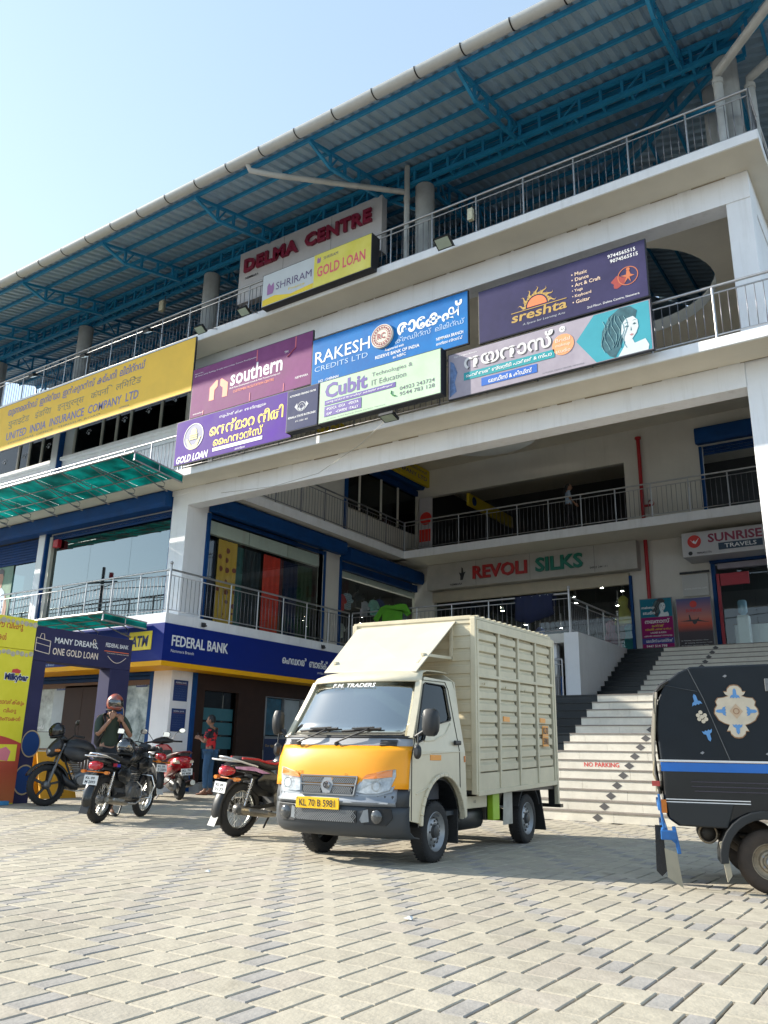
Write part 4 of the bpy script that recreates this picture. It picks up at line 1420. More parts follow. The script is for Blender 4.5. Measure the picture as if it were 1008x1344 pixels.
B(-13.6, -13.5, 25.3, 29.0, 9.7, 10.15).build('box', vin('dull_yellow', (.55, .42, .03)), t)
shape(circ(20, .17), (-13.5, 25.7, 9.93), UY, UZ).build('emblem', navyd, t)
# --- revoli silks
Yr = 24.6
t = thing('silks_shop_signboard', 'long cream fascia with red and green raised letters REVOLI SILKS', 'signboard', (-11.2, Yr, 6.5))
B(-14.85, -7.35, Yr, 24.99, 6.54, 7.44).build('fascia', M('cream_fascia', (.46, .44, .40), .55, var=.1), t, bevel=.01)
for x in (-12.9, -10.9, -8.7): B(x, x + .008, Yr - .003, Yr - .0005, 6.56, 7.42).build('panel_seam', txk, t)
text(t, 'REVOLI', (-13.0, Yr, 6.76), UX, UZ, M('raised_letter_red', (.45, .02, .02), .4), w=2.02, h=.46, bold=.03, depth=.06, name='raised_letters')
text(t, 'SILKS', (-10.68, Yr, 6.76), UX, UZ, M('raised_letter_green', (.0, .17, .11), .4), w=1.62, h=.48, bold=.03, depth=.06, name='raised_letters')
tx(t, 'NEMMARA', -13.9, 6.62, .07, txk, Yr, bold=.01)
tx(t, '04923 244 111', -8.85, 6.68, .07, txk, Yr, bold=.01)
q = shape([(0, 0), (.1, .0), (.16, .2), (.22, .28), (.12, .26), (.1, .42), (.05, .45), (.04, .24), (-.05, .28), (.0, .14)], (-13.5, Yr - .003, 6.78), UX, UZ, lift=.01)
q.build('hand_mark', txk, t)
# --- sunrise travels
Yt = 24.05
t = thing('travel_agency_signboard', 'white box sign with maroon lettering SUNRISE TRAVELS beside the right pillar', 'signboard', (-4.6, Yt, 6.5))
B(-5.85, -3.2, Yt, 24.99, 6.58, 7.3).build('box', M('sign_white_shade', (.55, .54, .55), .45, var=.06), t, bevel=.01)  # one even greyish white for the box
tx(t, 'SUNRISE', -5.12, 6.94, .26, mar, Yt, w=1.45, bold=.03)
B(-4.85, -3.68, Yt - .012, Yt - .004, 6.70, 6.90).build('dark_strip', L_('dark_teal', (.02, .05, .09)), t, bevel=.004)
tx(t, 'TRAVELS', -4.68, 6.74, .12, txw, Yt - .006, w=.84, bold=.012)
shape(circ(26, .19), (-5.5, Yt, 7.02), UX, UZ, lift=.006).build('round_mark', pk if False else L_('red', (.5, .02, .05)), t)
shape([(-.12, .1), (-.05, .02), (0, .06), (.02, .0), (.14, .12), (.04, -.06), (-.03, -.03)], (-5.5, Yt, 7.0), UX, UZ, lift=.009).build('bird_mark', txw, t)
tx(t, '9846451776', -5.45, 6.64, .06, txk, Yt, bold=.01)
shape(circ(14, .06), (-5.63, Yt, 6.68), UX, UZ, lift=.006).build('phone_disc', txk, t)
tx(t, 'NEMMARA', -3.6, 6.62, .05, txk, Yt, bold=.01)
# --- standing posters at the stair head
t = thing('makeup_poster', 'standing magenta and teal poster for a makeup studio leaning at the stair head', 'poster', (-6.85, 24.5, Z1))
B(-7.33, -6.37, 24.46, 24.5, Z1, 5.55).build('board', M('poster_frame', (.25, .25, .26), .5), t)
B(-7.31, -6.39, 24.452, 24.458, Z1 + .02, 4.98).build('magenta_half', vin('magenta', (.28, .01, .12)), t)
B(-7.31, -6.39, 24.452, 24.458, 4.985, 5.53).build('teal_half', vin('poster_teal', (.01, .16, .24)), t)
portrait(t, (-6.98, 24.452, 4.99), UX, .54, txk, M('portrait_skin_pale', (.62, .68, .70), .5, var=.08), L_('lip', (.45, .2, .2)))
for s_, x, z, h, w_, mt in (('makeup', -7.27, 5.22, .1, .38, txw), ('studio', -7.24, 5.07, .1, .36, txw), ('നയനാസ്', -7.2, 4.80, .13, .72, txw), ('\u0d46ഹർബൽ', -7.0, 4.69, .08, .35, yl),
                            ('ബ്യൂട്ടി പാർലർ & സ്പാ', -7.2, 4.58, .08, .75, yl), ('LADIES & KIDS', -7.05, 4.50, .05, .45, txw), ('\u0d0eല്ലാവിധ ബ്രൈഡൽ വർക്കുകളും', -7.25, 4.40, .06, .82, txw),
                            ('\u0d47ലഡീസ് \u0d47ഹാസ്റ്റൽ', -7.2, 4.24, .1, .78, txw), ('9447 514 798', -7.2, 4.10, .07, .6, txw)):
    tx(t, s_, x, z, h, mt, 24.452, w=w_, bold=.015)
B(-7.31, -6.39, 24.449, 24.4515, 4.2, 4.37).build('blue_strip', L_('blue_strip2', (.02, .02, .22)), t)
t = thing('airliner_poster', 'standing sunset poster with an airliner silhouette beside the travel shop door', 'poster', (-5.78, 24.5, Z1))
B(-6.27, -5.28, 24.46, 24.5, Z1, 5.47).build('board', M('poster_frame', (.25, .25, .26), .5), t)


def gradm(name, stops, z0, z1):
    m = bpy.data.materials.new(name)
    m.use_nodes = True
    nt = m.node_tree
    tc = nt.nodes.new('ShaderNodeTexCoord')
    sp = nt.nodes.new('ShaderNodeSeparateXYZ')
    mr = nt.nodes.new('ShaderNodeMapRange')
    cr = nt.nodes.new('ShaderNodeValToRGB')
    lk(nt, tc.outputs['Object'], sp.inputs[0])
    lk(nt, sp.outputs[2], mr.inputs[0])
    mr.inputs[1].default_value = z0
    mr.inputs[2].default_value = z1
    lk(nt, mr.outputs[0], cr.inputs[0])
    e = cr.color_ramp.elements
    e[0].position, e[0].color = stops[0][0], (*stops[0][1], 1)
    e[1].position, e[1].color = stops[-1][0], (*stops[-1][1], 1)
    for p, c in stops[1:-1]:
        q = e.new(p)
        q.color = (*c, 1)
    lk(nt, cr.outputs[0], nt.nodes['Principled BSDF'].inputs['Base Color'])
    return m


B(-6.25, -5.3, 24.452, 24.458, Z1 + .02, 5.45).build('print', gradm('printed_sunset', [(0, (.01, .008, .01)), (.3, (.03, .01, .02)), (.45, (.55, .06, .02)), (.6, (.5, .16, .12)), (1, (.03, .06, .22))], 0, 1.4), t)
pl_ = [(-.42, .02), (-.06, .0), (-.05, -.05), (.0, -.09), (.06, -.05), (.08, 0), (.44, -.05), (.12, .04), (.13, .12), (.08, .06), (0, .05), (-.08, .05), (-.12, .2), (-.15, .2), (-.14, .05)]
shape(pl_, (-5.78, 24.452, 4.78), UX, UZ).build('airliner_mark', txk, t)
tx(t, 'SUNRISE', -6.0, 5.05, .09, L_('red', (.5, .02, .05)), 24.452, w=.45, bold=.02)
shape(circ(18, .1), (-5.78, 24.452, 5.28), UX, UZ).build('round_mark', L_('red', (.5, .02, .05)), t)
for k in range(3): tx(t, 'Air Ticketing  Visa Services  Tours', -6.2 + .1 * (k % 2), 4.22 - k * .07, .03, txw, 24.452, w=.75)
# wall bracket sign right of red pipe
t = thing('acrylic_notice', 'frosted acrylic notice hanging from black rail on the cream wall', 'notice', (-5.9, 24.95, 5.6))
B(-6.2, -5.35, 24.9, 24.94, 6.28, 6.34).build('rail', blackm, t)
B(-6.15, -5.4, 24.93, 24.945, 5.6, 6.25).build('sheet', M('frosted_acrylic', (.5, .5, .48), .25, var=.05), t)
tx(t, 'www.sunrise.com', -6.1, 5.8, .06, txw, 24.93, w=.65)

# ================================================================== BANK FASCIA
fas = thing('bank_fascia_sign', 'royal blue bank fascia with orange stripe wrapping the ground floor corner', 'signboard', (-15, 12.95, 2.83))
fb = M('fascia_royal_blue', (.004, .020, .20), .5, var=.06, spec=.2)
fy = M('fascia_orange', (.88, .42, .008), .5, var=.05, spec=.2)
B(-26, -14.95, 12.95, 13.88, 2.94, 3.81).build('front_panel', fb, fas, bevel=.004)
B(-15.55, -14.95, 13.885, 20.2, 2.94, 3.81).build('side_panel', fb, fas, bevel=.004)
B(-26, -14.94, 12.94, 13.88, 2.82, 2.935).build('orange_band', fy, fas, bevel=.003)
B(-15.55, -14.94, 13.885, 20.2, 2.82, 2.935).build('orange_band', fy, fas, bevel=.003)
text(fas, 'FEDERAL BANK', (-14.948, 13.2, 3.30), UY, UZ, txw, w=1.85, h=.25, bold=.012, depth=.012)
text(fas, 'Nemmara Branch', (-14.948, 13.2, 3.15), UY, UZ, txw, w=.72, h=.07)
text(fas, '\u0d46ഫഡറൽ  ബാങ്ക്', (-14.948, 17.15, 3.27), UY, UZ, txw, w=2.0, h=.24, bold=.014, depth=.012)
text(fas, '\u0d46നന്മാറ ശാഖ', (-14.948, 18.7, 3.12), UY, UZ, txw, w=.5, h=.07)
B(-16.14, -15.34, 12.925, 12.948, 3.2, 3.64).build('atm_plate', M('atm_yellow', (.80, .62, .02), .4, var=.05), fas, bevel=.01)
text(fas, 'ATM', (-16.06, 12.925, 3.28), UX, UZ, L_('navy_dark', (.01, .02, .12)), w=.62, h=.26, bold=.03, shear=.12)
text(fas, 'FEDERAL BANK', (-18.9, 12.948, 3.2), UX, UZ, txw, w=1.8, h=.25, bold=.012)
text(fas, 'Nemmara Branch', (-19.7, 12.948, 2.97), UX, UZ, L_('pale_blue', (.45, .6, .8)), w=.7, h=.06)

# ================================================================== CANOPIES
def canopy(label, x0, x1, yo, yi, zo, zi, side):
    t = thing('teal_canopy', label, 'canopy', (x1, yi, zi), 0, 'green translucent canopies on the shop front')
    x = x0
    fs_, f0 = None, 0
    while x < x1 - .05:
        e = min(x + 1.1, x1)
        MB().add([(x + .01, yo, zo), (e - .01, yo, zo), (e - .01, yi, zi), (x + .01, yi, zi), (x + .01, yo, zo + .004), (e - .01, yo, zo + .004), (e - .01, yi, zi + .004), (x + .01, yi, zi + .004)],
                 [(0, 1, 2, 3), (4, 7, 6, 5), (0, 4, 5, 1), (1, 5, 6, 2), (2, 6, 7, 3), (3, 7, 4, 0)]).build('roof_sheet', teal, t)
        x = e
    MB().add([(x1 + .02, yo, zo + .02), (x1 + .02, yi, zi + .02), (x1 + .02, yi, zi - side), (x1 + .02, yo, zo - side), (x1 + .025, yo, zo + .02), (x1 + .025, yi, zi + .02), (x1 + .025, yi, zi - side), (x1 + .025, yo, zo - side)],
             [(0, 1, 2, 3), (4, 7, 6, 5), (0, 4, 5, 1), (1, 5, 6, 2), (2, 6, 7, 3), (3, 7, 4, 0)]).build('side_sheet', teal, t)
    MB().tube([(x0, yo - .02, zo + .02), (x1 + .04, yo - .02, zo + .02)], .03, 8).build('front_rod', steel, t)
    MB().tube([(x0, yi - .02, zi + .02), (x1 + .04, yi - .02, zi + .02)], .02, 8).build('rear_rod', steel, t)
    MB().tube([(x1 + .03, yo - .02, zo + .02), (x1 + .03, yi, zi + .02)], .02, 8).tube([(x1 + .03, yo - .02, zo - side), (x1 + .03, yi, zi - side)], .018, 8).tube([(x1 + .03, yo, zo), (x1 + .03, yo, zo - side)], .018, 8).tube(
        [(x1 + .03, (yo + yi) / 2, (zo + zi) / 2), (x1 + .03, (yo + yi) / 2, (zo + zi) / 2 - side)], .012, 6).build('side_frame', steel, t)
    x = x1 - .5
    fr = None
    while x > x0:
        if fr is None:
            mb = MB().tube([(x, yo, zo - .02), (x, yi - .25, zi - .06), (x, yi - .1, zi - .12), (x, yi - .12, zi - .22), (x, yi - .3, zi - .24), (x, yo, zo - .03)], .012, 6)
            mb.tube([(x, yi - .3, zi - .24), (x, yi, zi - .3)], .02, 6)
            for q in (.3, .6): mb.tube([(x, yo + (yi - yo) * q, zo - .03), (x, yo + (yi - yo) * q, zo - .03 - .2 * q)], .012, 6)
            fr = mb.build('support_arm', steeld, t)
            xf = x
        else: cp(fr, t, (x - xf, 0, 0))
        x -= 1.12
    for q in (.35, .7): MB().tube([(x0, yo + (yi - yo) * q, zo + (zi - zo) * q - .02), (x1, yo + (yi - yo) * q, zo + (zi - zo) * q - .02)], .015, 6).build('purlin', steeld, t)


canopy('long green canopy over the first floor shop window, highest at left', -26.5, -15.0, 11.6, 13.1, 7.60, 7.46, .17)
canopy('smaller green canopy over the ground floor bank corner', -26.5, -15.55, 11.65, 12.9, 3.87, 3.82, .14)


# ================================================================== FLOOD LIGHTS
def flood(label, p, arm, face=(0, -.6, -1), arms=None, size=.3):
    t = thing('flood_light', label, 'flood light', p, 0, 'flood lights aimed at the boards')
    f = Vector(face).normalized()
    u = Vector((1, 0, 0))
    v = f.cross(u).normalized()
    c = Vector((0, 0, 0))
    s = size / 2
    P0 = [c + i * s * u + j * s * .75 * v for i, j in ((-1, -1), (1, -1), (1, 1), (-1, 1))]
    P1 = [q - f * .06 for q in P0]
    P2 = [c - f * .1 + i * s * .6 * u + j * s * .4 * v for i, j in ((-1, -1), (1, -1), (1, 1), (-1, 1))]
    q = MB().add(P0 + P1 + P2, [(0, 1, 2, 3), (0, 4, 5, 1), (1, 5, 6, 2), (2, 6, 7, 3), (3, 7, 4, 0), (4, 8, 9, 5), (5, 9, 10, 6), (6, 10, 11, 7), (7, 11, 8, 4), (8, 11, 10, 9)])
    q.build('housing', blackm, t, local=True)
    g_ = [c + f * .003 + i * s * .86 * u + j * s * .62 * v for i, j in ((-1, -1), (1, -1), (1, 1), (-1, 1))]
    MB().add(g_, [(0, 1, 2, 3)]).build('lens', M('flood_lens', (.42, .50, .42), .15, var=.1), t, local=True)
    MB().tube([tuple(-f * .08), tuple(Vector(arm))], .012, 6).build('arm', steeld, t, local=True)


flood('flood light on an arm right of the yellow insurance board', (-14.3, 12.62, 11.08), (0.05, .62, .3))
flood('flood light below the terrace railing left of the gold loan board', (-12.9, 12.7, 11.2), (.05, .55, .2))
flood('flood light below the terrace railing right of the gold loan board', (-7.3, 12.68, 11.05), (0, .58, .25), size=.36)
for x, lb in ((-21.4, 'black flood light on thin arm above the left end of the insurance board'), (-18.97, 'black flood light on thin arm in front of the grey round column'), (-16.3, 'black flood light on thin arm near the right end of the insurance board')):
    flood(lb, (x, 12.62, 11.6), (0, .66, .2), (0, .5, -1), size=.22)
flood('flood light hanging under the pale green education board with trailing cable', (-8.6, 12.72, 7.47), (0, .45, .35), (0, -.25, -1), size=.34)
q = MB().tube([(-8.6, 12.8, 7.55), (-9.6, 13.1, 7.2), (-11, 13.5, 6.95), (-12.5, 13.7, 6.95), (-14.4, 13.88, 7.15)], .006, 5).build('loose_cable', M('grey_cable', (.35, .33, .3), .6), None)
tag(q, 'thin grey cable sagging across the long white beam', 'cable')
for y_, lb in ((14.15, 'small black lamp over the bank fascia at the corner notices'), (18.9, 'small black lamp over the Malayalam bank lettering')):
    t = thing('fascia_lamp', lb, 'lamp', (-14.93, y_, 3.92), 0, 'small lamps on the fascia')
    MB().lathe([(0, -.07), (.05, -.06), (.06, .03), (0, .05)], (0, 0, 0), 'z', 10).build('lamp_head', blackm, t, local=True)
    MB().tube([(0, 0, 0), (-.08, 0, .06)], .012, 6).tube([(.03, -.07, -.03), (.03, .07, -.03)], .02, 6).build('bracket', blackm, t, local=True)
t = thing('junction_box', 'small off-white junction box fixed to the terrace railing', 'box', (-6.93, 13.2, 11.9))
MB().box(-.06, .06, -.05, .05, -.14, .14).build('case', M('ivory_plastic', (.62, .60, .45), .5), t, local=True, bevel=.01)
MB().tube([(.06, 0, 0), (.1, .04, 0), (.1, .06, -.3)], .008, 6).build('conduit', steeld, t, local=True)
t = thing('junction_box', 'small ivory box on a rod behind the terrace railing under the roof', 'box', (-17.2, 13.7, 13.2))
MB().box(-.08, .08, -.06, .06, -.16, .16).build('case', M('ivory_plastic', (.62, .60, .45), .5), t, local=True, bevel=.01)
MB().tube([(.1, 0, .3), (.1, 0, -1.8)], .012, 6).build('rod', steeld, t, local=True)

# ================================================================== SHOP CONTENTS
def cloth(name, label, x0, x1, y0, y1, z0, z1, mat, ax='y', cat='fabric', group=None, wav=.02):
    n = 10
    vs, fs = [], []
    for s_ in (0, .008):
        for i in range(n + 1):
            for z in (z0, z1):
                if ax == 'y': vs.append((x0 + wav * sin(i * 2.1) - s_, y0 + (y1 - y0) * i / n, z))
                else: vs.append((x0 + (x1 - x0) * i / n, y0 + wav * sin(i * 2.1) + s_, z))
    m = 2 * (n + 1)
    for i in range(n):
        a = 2 * i
        fs += [(a, a + 2, a + 3, a + 1), (m + a, m + a + 1, m + a + 3, m + a + 2)]
    fs += [(0, 1, m + 1, m), (2 * n, m + 2 * n, m + 2 * n + 1, 2 * n + 1)]
    for i in range(n): fs += [(2 * i, m + 2 * i, m + 2 * i + 2, 2 * i + 2), (2 * i + 1, 2 * i + 3, m + 2 * i + 3, m + 2 * i + 1)]
    o = MB().add(vs, fs, True).build(name, mat)
    return tag(o, label, cat, group)


def dotted(name, base, dot, sc=9, r=.3):
    m = bpy.data.materials.new(name)
    m.use_nodes = True
    nt = m.node_tree
    tc = nt.nodes.new('ShaderNodeTexCoord')
    v = nt.nodes.new('ShaderNodeTexVoronoi')
    v.inputs['Scale'].default_value = sc
    v.inputs['Randomness'].default_value = .35
    lk(nt, tc.outputs['Object'], v.inputs['Vector'])
    c = nt.nodes.new('ShaderNodeMath')
    c.operation = 'LESS_THAN'
    c.inputs[1].default_value = r
    lk(nt, v.outputs['Distance'], c.inputs[0])
    mx = nt.nodes.new('ShaderNodeMix')
    mx.data_type = 'RGBA'
    lk(nt, c.outputs[0], mx.inputs[0])
    mx.inputs[6].default_value = (*base, 1)
    mx.inputs[7].default_value = (*dot, 1)
    lk(nt, mx.outputs[2], nt.nodes['Principled BSDF'].inputs['Base Color'])
    return m


sx = -15.76
cloth('hanging_saree', 'mustard saree with brown motifs hanging in the side window', sx, sx, 15.25, 15.95, Z1 + .1, 6.45, dotted('mustard_saree', (.66, .36, .05), (.22, .04, .03), 3.4, .27))
cloth('hanging_saree', 'bright red saree hanging in the middle of the side window', sx, sx, 17.05, 17.75, Z1 + .1, 6.4, M('red_saree', (.75, .05, .03), .7, var=.2, sc=6))
for y0, y1, c, lb in ((14.85, 15.2, (.012, .012, .03), 'nearly black saree at the left edge of the side window'), (16.0, 16.25, (.02, .09, .09), 'dark teal narrow saree beside the mustard one'),
                      (16.3, 16.95, (.015, .03, .03), 'dark dotted saree left of the red one'), (17.8, 17.95, (.12, .02, .03), 'thin maroon saree right of the red one'),
                      (18.0, 18.6, (.01, .014, .06), 'navy saree in the side window'), (18.65, 19.3, (.02, .05, .02), 'bottle green saree at the right end of the side window')):
    cloth('hanging_saree', lb, sx - .05, sx, y0, y1, Z1 + .1, 6.4, M('saree_%d' % int(y0 * 10), c, .7, var=.3, sc=7) if c[0] != .015 else dotted('dot_saree', (.012, .02, .03), (.10, .10, .10), 8, .12))


def shirt(label, p, ang, mat, s=1., name='hanging_shirt'):
    t = thing(name, label, 'shirt', p, ang)
    pr = [(-.21, .0), (.21, 0), (.2, .42), (.33, .30), (.40, .40), (.22, .62), (.08, .68), (0, .63), (-.08, .68), (-.22, .62), (-.40, .40), (-.33, .30), (-.2, .42)]
    MB().prism([(a * s, b * s) for a, b in pr], 'y', -.05, .05).build('cloth', mat, t, local=True, bevel=.02)
    MB().tube([(0, 0, .66 * s), (0, 0, .74 * s), (.02, 0, .78 * s), (0, 0, .8 * s)], .006, 5).build('hanger_hook', steel, t, local=True)
    return t


cols = [((.55, .05, .06), 'maroon'), ((.35, .42, .5), 'pale blue checked'), ((.05, .05, .06), 'black'), ((.50, .46, .54), 'grey striped'), ((.30, .62, .54), 'sea green'), ((.03, .05, .20), 'navy'), ((.1, .32, .3), 'dark teal'), ((.65, .38, .32), 'dusty pink'), ((.15, .2, .26), 'charcoal')]
for k, (c, n_) in enumerate(cols):
    shirt('%s shirt, number %d from the left in the corner shirt window' % (n_, k + 1) if False else '%s shirt hanging in the dim corner shirt window' % n_, (-15.80 - .08 * (k % 2), 20.8 + k * .47, 5.35 + .1 * (k % 3)), pi / 2, dotted('check_shirt', (.42, .5, .58), (.12, .16, .25), 16, .3) if k == 1 else M('shirt_%s' % n_.replace(' ', '_'), c, .8, var=.2, sc=8), .78)
for k in range(6):
    shirt('%s shirt low on the rail in the corner shirt window' % ('white grey sand rust olive plum'.split()[k]), (-15.95, 21.0 + k * .65, 4.5), pi / 2, M('lowshirt_%d' % k, [(.5, .5, .48), (.15, .15, .16), (.3, .24, .16), (.2, .07, .03), (.08, .1, .04), (.1, .03, .1)][k], .8, var=.2), .7)
# clothes on the platform railing
def drape(label, x0, x1, y, z, drop, mat, nm):
    n = 16
    vs, fs = [], []
    prof = [(-.035, -drop), (-.05, -drop * .5), (-.045, -.06), (-.02, .02), (.02, .02), (.045, -.06), (.05, -drop * .55)]
    for i in range(n + 1):
        x = x0 + (x1 - x0) * i / n
        sc_ = (.62 + .38 * sin(i / n * pi) if nm == 'green_shirt' else 1 - .45 * abs(i / n - .35))
        for j, (dy, dz) in enumerate(prof):
            vs.append((x + .04 * sin(j + i * .6), y + dy * (1.2 + .5 * sin(i * 1.7)) , z + dz * sc_ + .01 * sin(i * 2.3)))
    m = len(prof)
    for i in range(n):
        for j in range(m - 1): fs.append((i * m + j, i * m + j + 1, (i + 1) * m + j + 1, (i + 1) * m + j))
    o = MB().add(vs, fs, True).build(nm, mat)
    sd = o.modifiers.new('thick', 'SOLIDIFY')
    sd.thickness = .012
    tag(o, label, 'shirt' if 'shirt' in nm else 'cloth')


drape('dark navy cloth draped over the platform railing near the ball topped post', -9.5, -8.35, 20.38, Z1 + 1.06, .75, M('navy_cloth', (.008, .014, .05), .85, var=.3), 'navy_cloth')
drape('black cloth draped on the side railing beyond the saree window', -13.9, -13.3, 20.38, Z1 + 1.06, .8, M('black_cloth', (.012, .012, .014), .85, var=.3), 'black_cloth')
t = thing('green_shirt', 'bright green shirt spread to dry over the platform railing behind the truck', 'shirt', (-13.45, 20.3, Z1 + .5))
pr = [(-.42, -.05), (.40, -.05), (.42, .38), (.60, .2), (.78, .3), (.56, .64), (.3, .68), (0, .64), (-.3, .68), (-.5, .62), (-.82, .22), (-.66, .06), (-.44, .36)]
pr = [(a * .85, .12 + b * .85) for a, b in pr]
MB().prism(pr, 'y', -.03, .03).build('cloth', M('lime_green_cloth', (.08, .30, .012), .75, var=.18, sc=4, bump=.4, bs=6), t, local=True, bevel=.02)
# revoli shop interior: dresses and little spot lamps
for k, (x, z, c, n_) in enumerate(((-8.15, 5.0, (.5, .42, .10), 'yellow'), (-8.6, 4.25, (.45, .2, .26), 'pink'), (-12.2, 4.3, (.35, .3, .25), 'beige'), (-11.0, 4.2, (.05, .08, .25), 'blue'), (-13.8, 4.3, (.3, .05, .06), 'crimson'), (-8.0, 4.1, (.03, .2, .22), 'teal'))):
    t = thing('display_dress', '%s frock on display inside the silks shop window' % n_, 'dress', (x, 25.5, z))
    MB().loft([(0, 0, 0, .34, .2), (.3, 0, 0, .24, .15), (.55, 0, 0, .13, .1), (.8, 0, 0, .17, .1), (.9, 0, 0, .06, .05)], 12, 2, 'z').build('frock', M('frock_' + n_, c, .8, var=.2), t, local=True)
    MB().tube([(0, 0, .9), (0, 0, 1.05)], .01, 5).build('hook', steel, t, local=True)
lampm = M('warm_lamp_glow', (1, .93, .8), .5, var=0, emit=45)
spots = [(-14.2, 5.0), (-13.2, 5.6), (-12.6, 5.25), (-11.8, 5.7), (-11.1, 5.05), (-10.4, 5.75), (-9.9, 5.3), (-9.2, 5.85), (-8.5, 5.1), (-8.7, 5.8), (-12.0, 4.8), (-10.7, 4.6), (-13.5, 4.75), (-7.95, 5.95)]
ORD = 'first second third fourth fifth sixth seventh eighth ninth tenth eleventh twelfth thirteenth fourteenth'.split()
spots.sort()
for k, (x, z) in enumerate(spots):
    t = thing('spot_lamp', 'small lit spot lamp inside the silks shop, %s from its left end' % ORD[k], 'lamp', (x, 26.0 + (k % 3) * .6, z + .6), 0, 'lit spot lamps inside the silks shop')
    MB().lathe([(0, 0), (.05, 0), (.05, .012), (0, .012)], (0, 0, 0), 'z', 10).build('lamp_disc', lampm, t, local=True)
    MB().lathe([(.055, -.005), (.07, .05), (.03, .08), (.02, .5)], (0, 0, 0), 'z', 10).build('lamp_stem', steeld, t, local=True)
for k in range(5):  # glowing discs added to brighten the shirts behind the glass
    t = thing('spot_lamp', 'small lit lamp inside the corner shirt shop, %s from the street side' % ORD[k], 'lamp', (-16.6 - .3 * (k % 2), 21.2 + k * .8, 5.2 + .1 * (k % 2)), 0, 'lit lamps inside the shirt shop')
    MB().lathe([(0, 0), (.05, 0), (.05, .012), (0, .012)], (0, 0, 0), 'z', 10).build('lamp_disc', lampm, t, local=True)
# travel shop: water dispenser and counter
t = thing('water_dispenser', 'water bottle dispenser just inside the travel shop door', 'dispenser', (-4.65, 25.5, Z1))
MB().box(-.16, .16, -.16, .16, 0, .95).build('cabinet', whitep, t, local=True, bevel=.02)
MB().lathe([(0, .95), (.06, .97), (.13, 1.05), (.13, 1.35), (.1, 1.4), (0, 1.4)], (0, 0, 0), 'z', 16).build('bottle', M('bottle_blue_plastic', (.25, .4, .5), .15), t, local=True)
t = thing('office_counter', 'white counter inside the travel shop', 'counter', (-4.9, 25.9, Z1))
MB().box(-.1, 1.2, 0, .5, 0, .75).build('body', whitep, t, local=True, bevel=.01)
MB().box(-.13, 1.23, -.03, .53, .75, .78).build('top', brown, t, local=True)
# emblem stickers on the dark insurance office windows
for k, (x, z) in enumerate(((-20.6, 10.15), (-18.95, 10.2), (-17.9, 10.25), (-16.8, 10.35), (-22.6, 10.1), (-23.9, 10.0), (-25.0, 10.0))):
    q = MB()
    for a in range(5): shape([(cos(.5 + a * .55) * r_, sin(.5 + a * .55) * r_) for r_ in (.09, .14)] + [(cos(.75 + a * .55) * r_, sin(.75 + a * .55) * r_) for r_ in (.14, .09)], (x, 14.19, z), UX, UZ, mb=q)
    shape(circ(10, .05), (x, 14.19, z), UX, UZ, mb=q)
    q.build('window_emblem', L_('pale_grey', (.45, .47, .52)), bld)
t = thing('hanging_banner', 'red and white printed banner hung at the end of the left inner balcony', 'banner', (-15.3, 24.2, Z2))
MB().box(-15.0, -14.45, 24.28, 24.3, 8.0, 9.9).build('sheet', M('banner_pale', (.4, .38, .4), .6), t)
shape(circ(24, .24), (-14.72, 24.28, 9.1), UX, UZ).build('red_drop', L_('red', (.5, .02, .05)), t)
MB().box(-14.98, -14.47, 24.27, 24.279, 8.25, 8.7).build('red_block', L_('red', (.5, .02, .05)), t)
# man poster in first floor left window + yellow dress
t = thing('menswear_poster', 'window poster of a man in a pale floral shirt at the far left first floor', 'poster', (-23.9, 14.18, Z1))
B(-25.6, -23.5, 14.17, 14.18, Z1 + .1, 6.5).build('sheet', M('poster_green_backdrop', (.10, .22, .14), .5, var=.4, sc=2), t)
shape([(-.5, 0), (.42, 0), (.5, .75), (.36, 1.25), (.12, 1.42), (-.14, 1.42), (-.42, 1.25), (-.55, .7)], (-24.15, 14.168, 4.3), UX, UZ, .9, 1).build('printed_shirt', dotted('floral_print', (.42, .52, .62), (.08, .12, .25), 6, .3), t)
shape([(.36, 0), (.62, 0), (.6, .8), (.42, 1.2)], (-24.15, 14.167, 4.3), UX, UZ, .9, 1).build('printed_arm', M('printed_skin', (.42, .22, .15), .6), t)
shape([(-.12, -.1), (.12, -.1), (.17, .2), (.12, .42), (-.12, .42), (-.17, .2)], (-24.15, 14.166, 5.78), UX, UZ).build('printed_face', M('printed_skin', (.42, .22, .15), .6), t)
shape([(-.18, .25), (-.17, .45), (0, .55), (.17, .45), (.18, .25), (.1, .36), (-.1, .36)][::-1], (-24.15, 14.165, 5.78), UX, UZ).build('printed_hair', txk, t)
cloth('yellow_dupatta', 'yellow and white scarf hanging in the far left first floor window', -22.75, -22.4, 14.3, 14.3, 4.3, 6.2, M('yellow_scarf', (.6, .45, .04), .7, var=.3, sc=5), 'x')
t = thing('camera_box', 'small dark red box at the top corner of the mirrored shop window', 'box', (-21.3, 14.1, 6.75))
MB().box(-.12, .12, -.08, .06, -.12, .12).build('case', redp, t, local=True, bevel=.02)
MB().tube([(0, 0, .1), (0, .08, .2)], .02, 6).build('bracket', blackm, t, local=True)

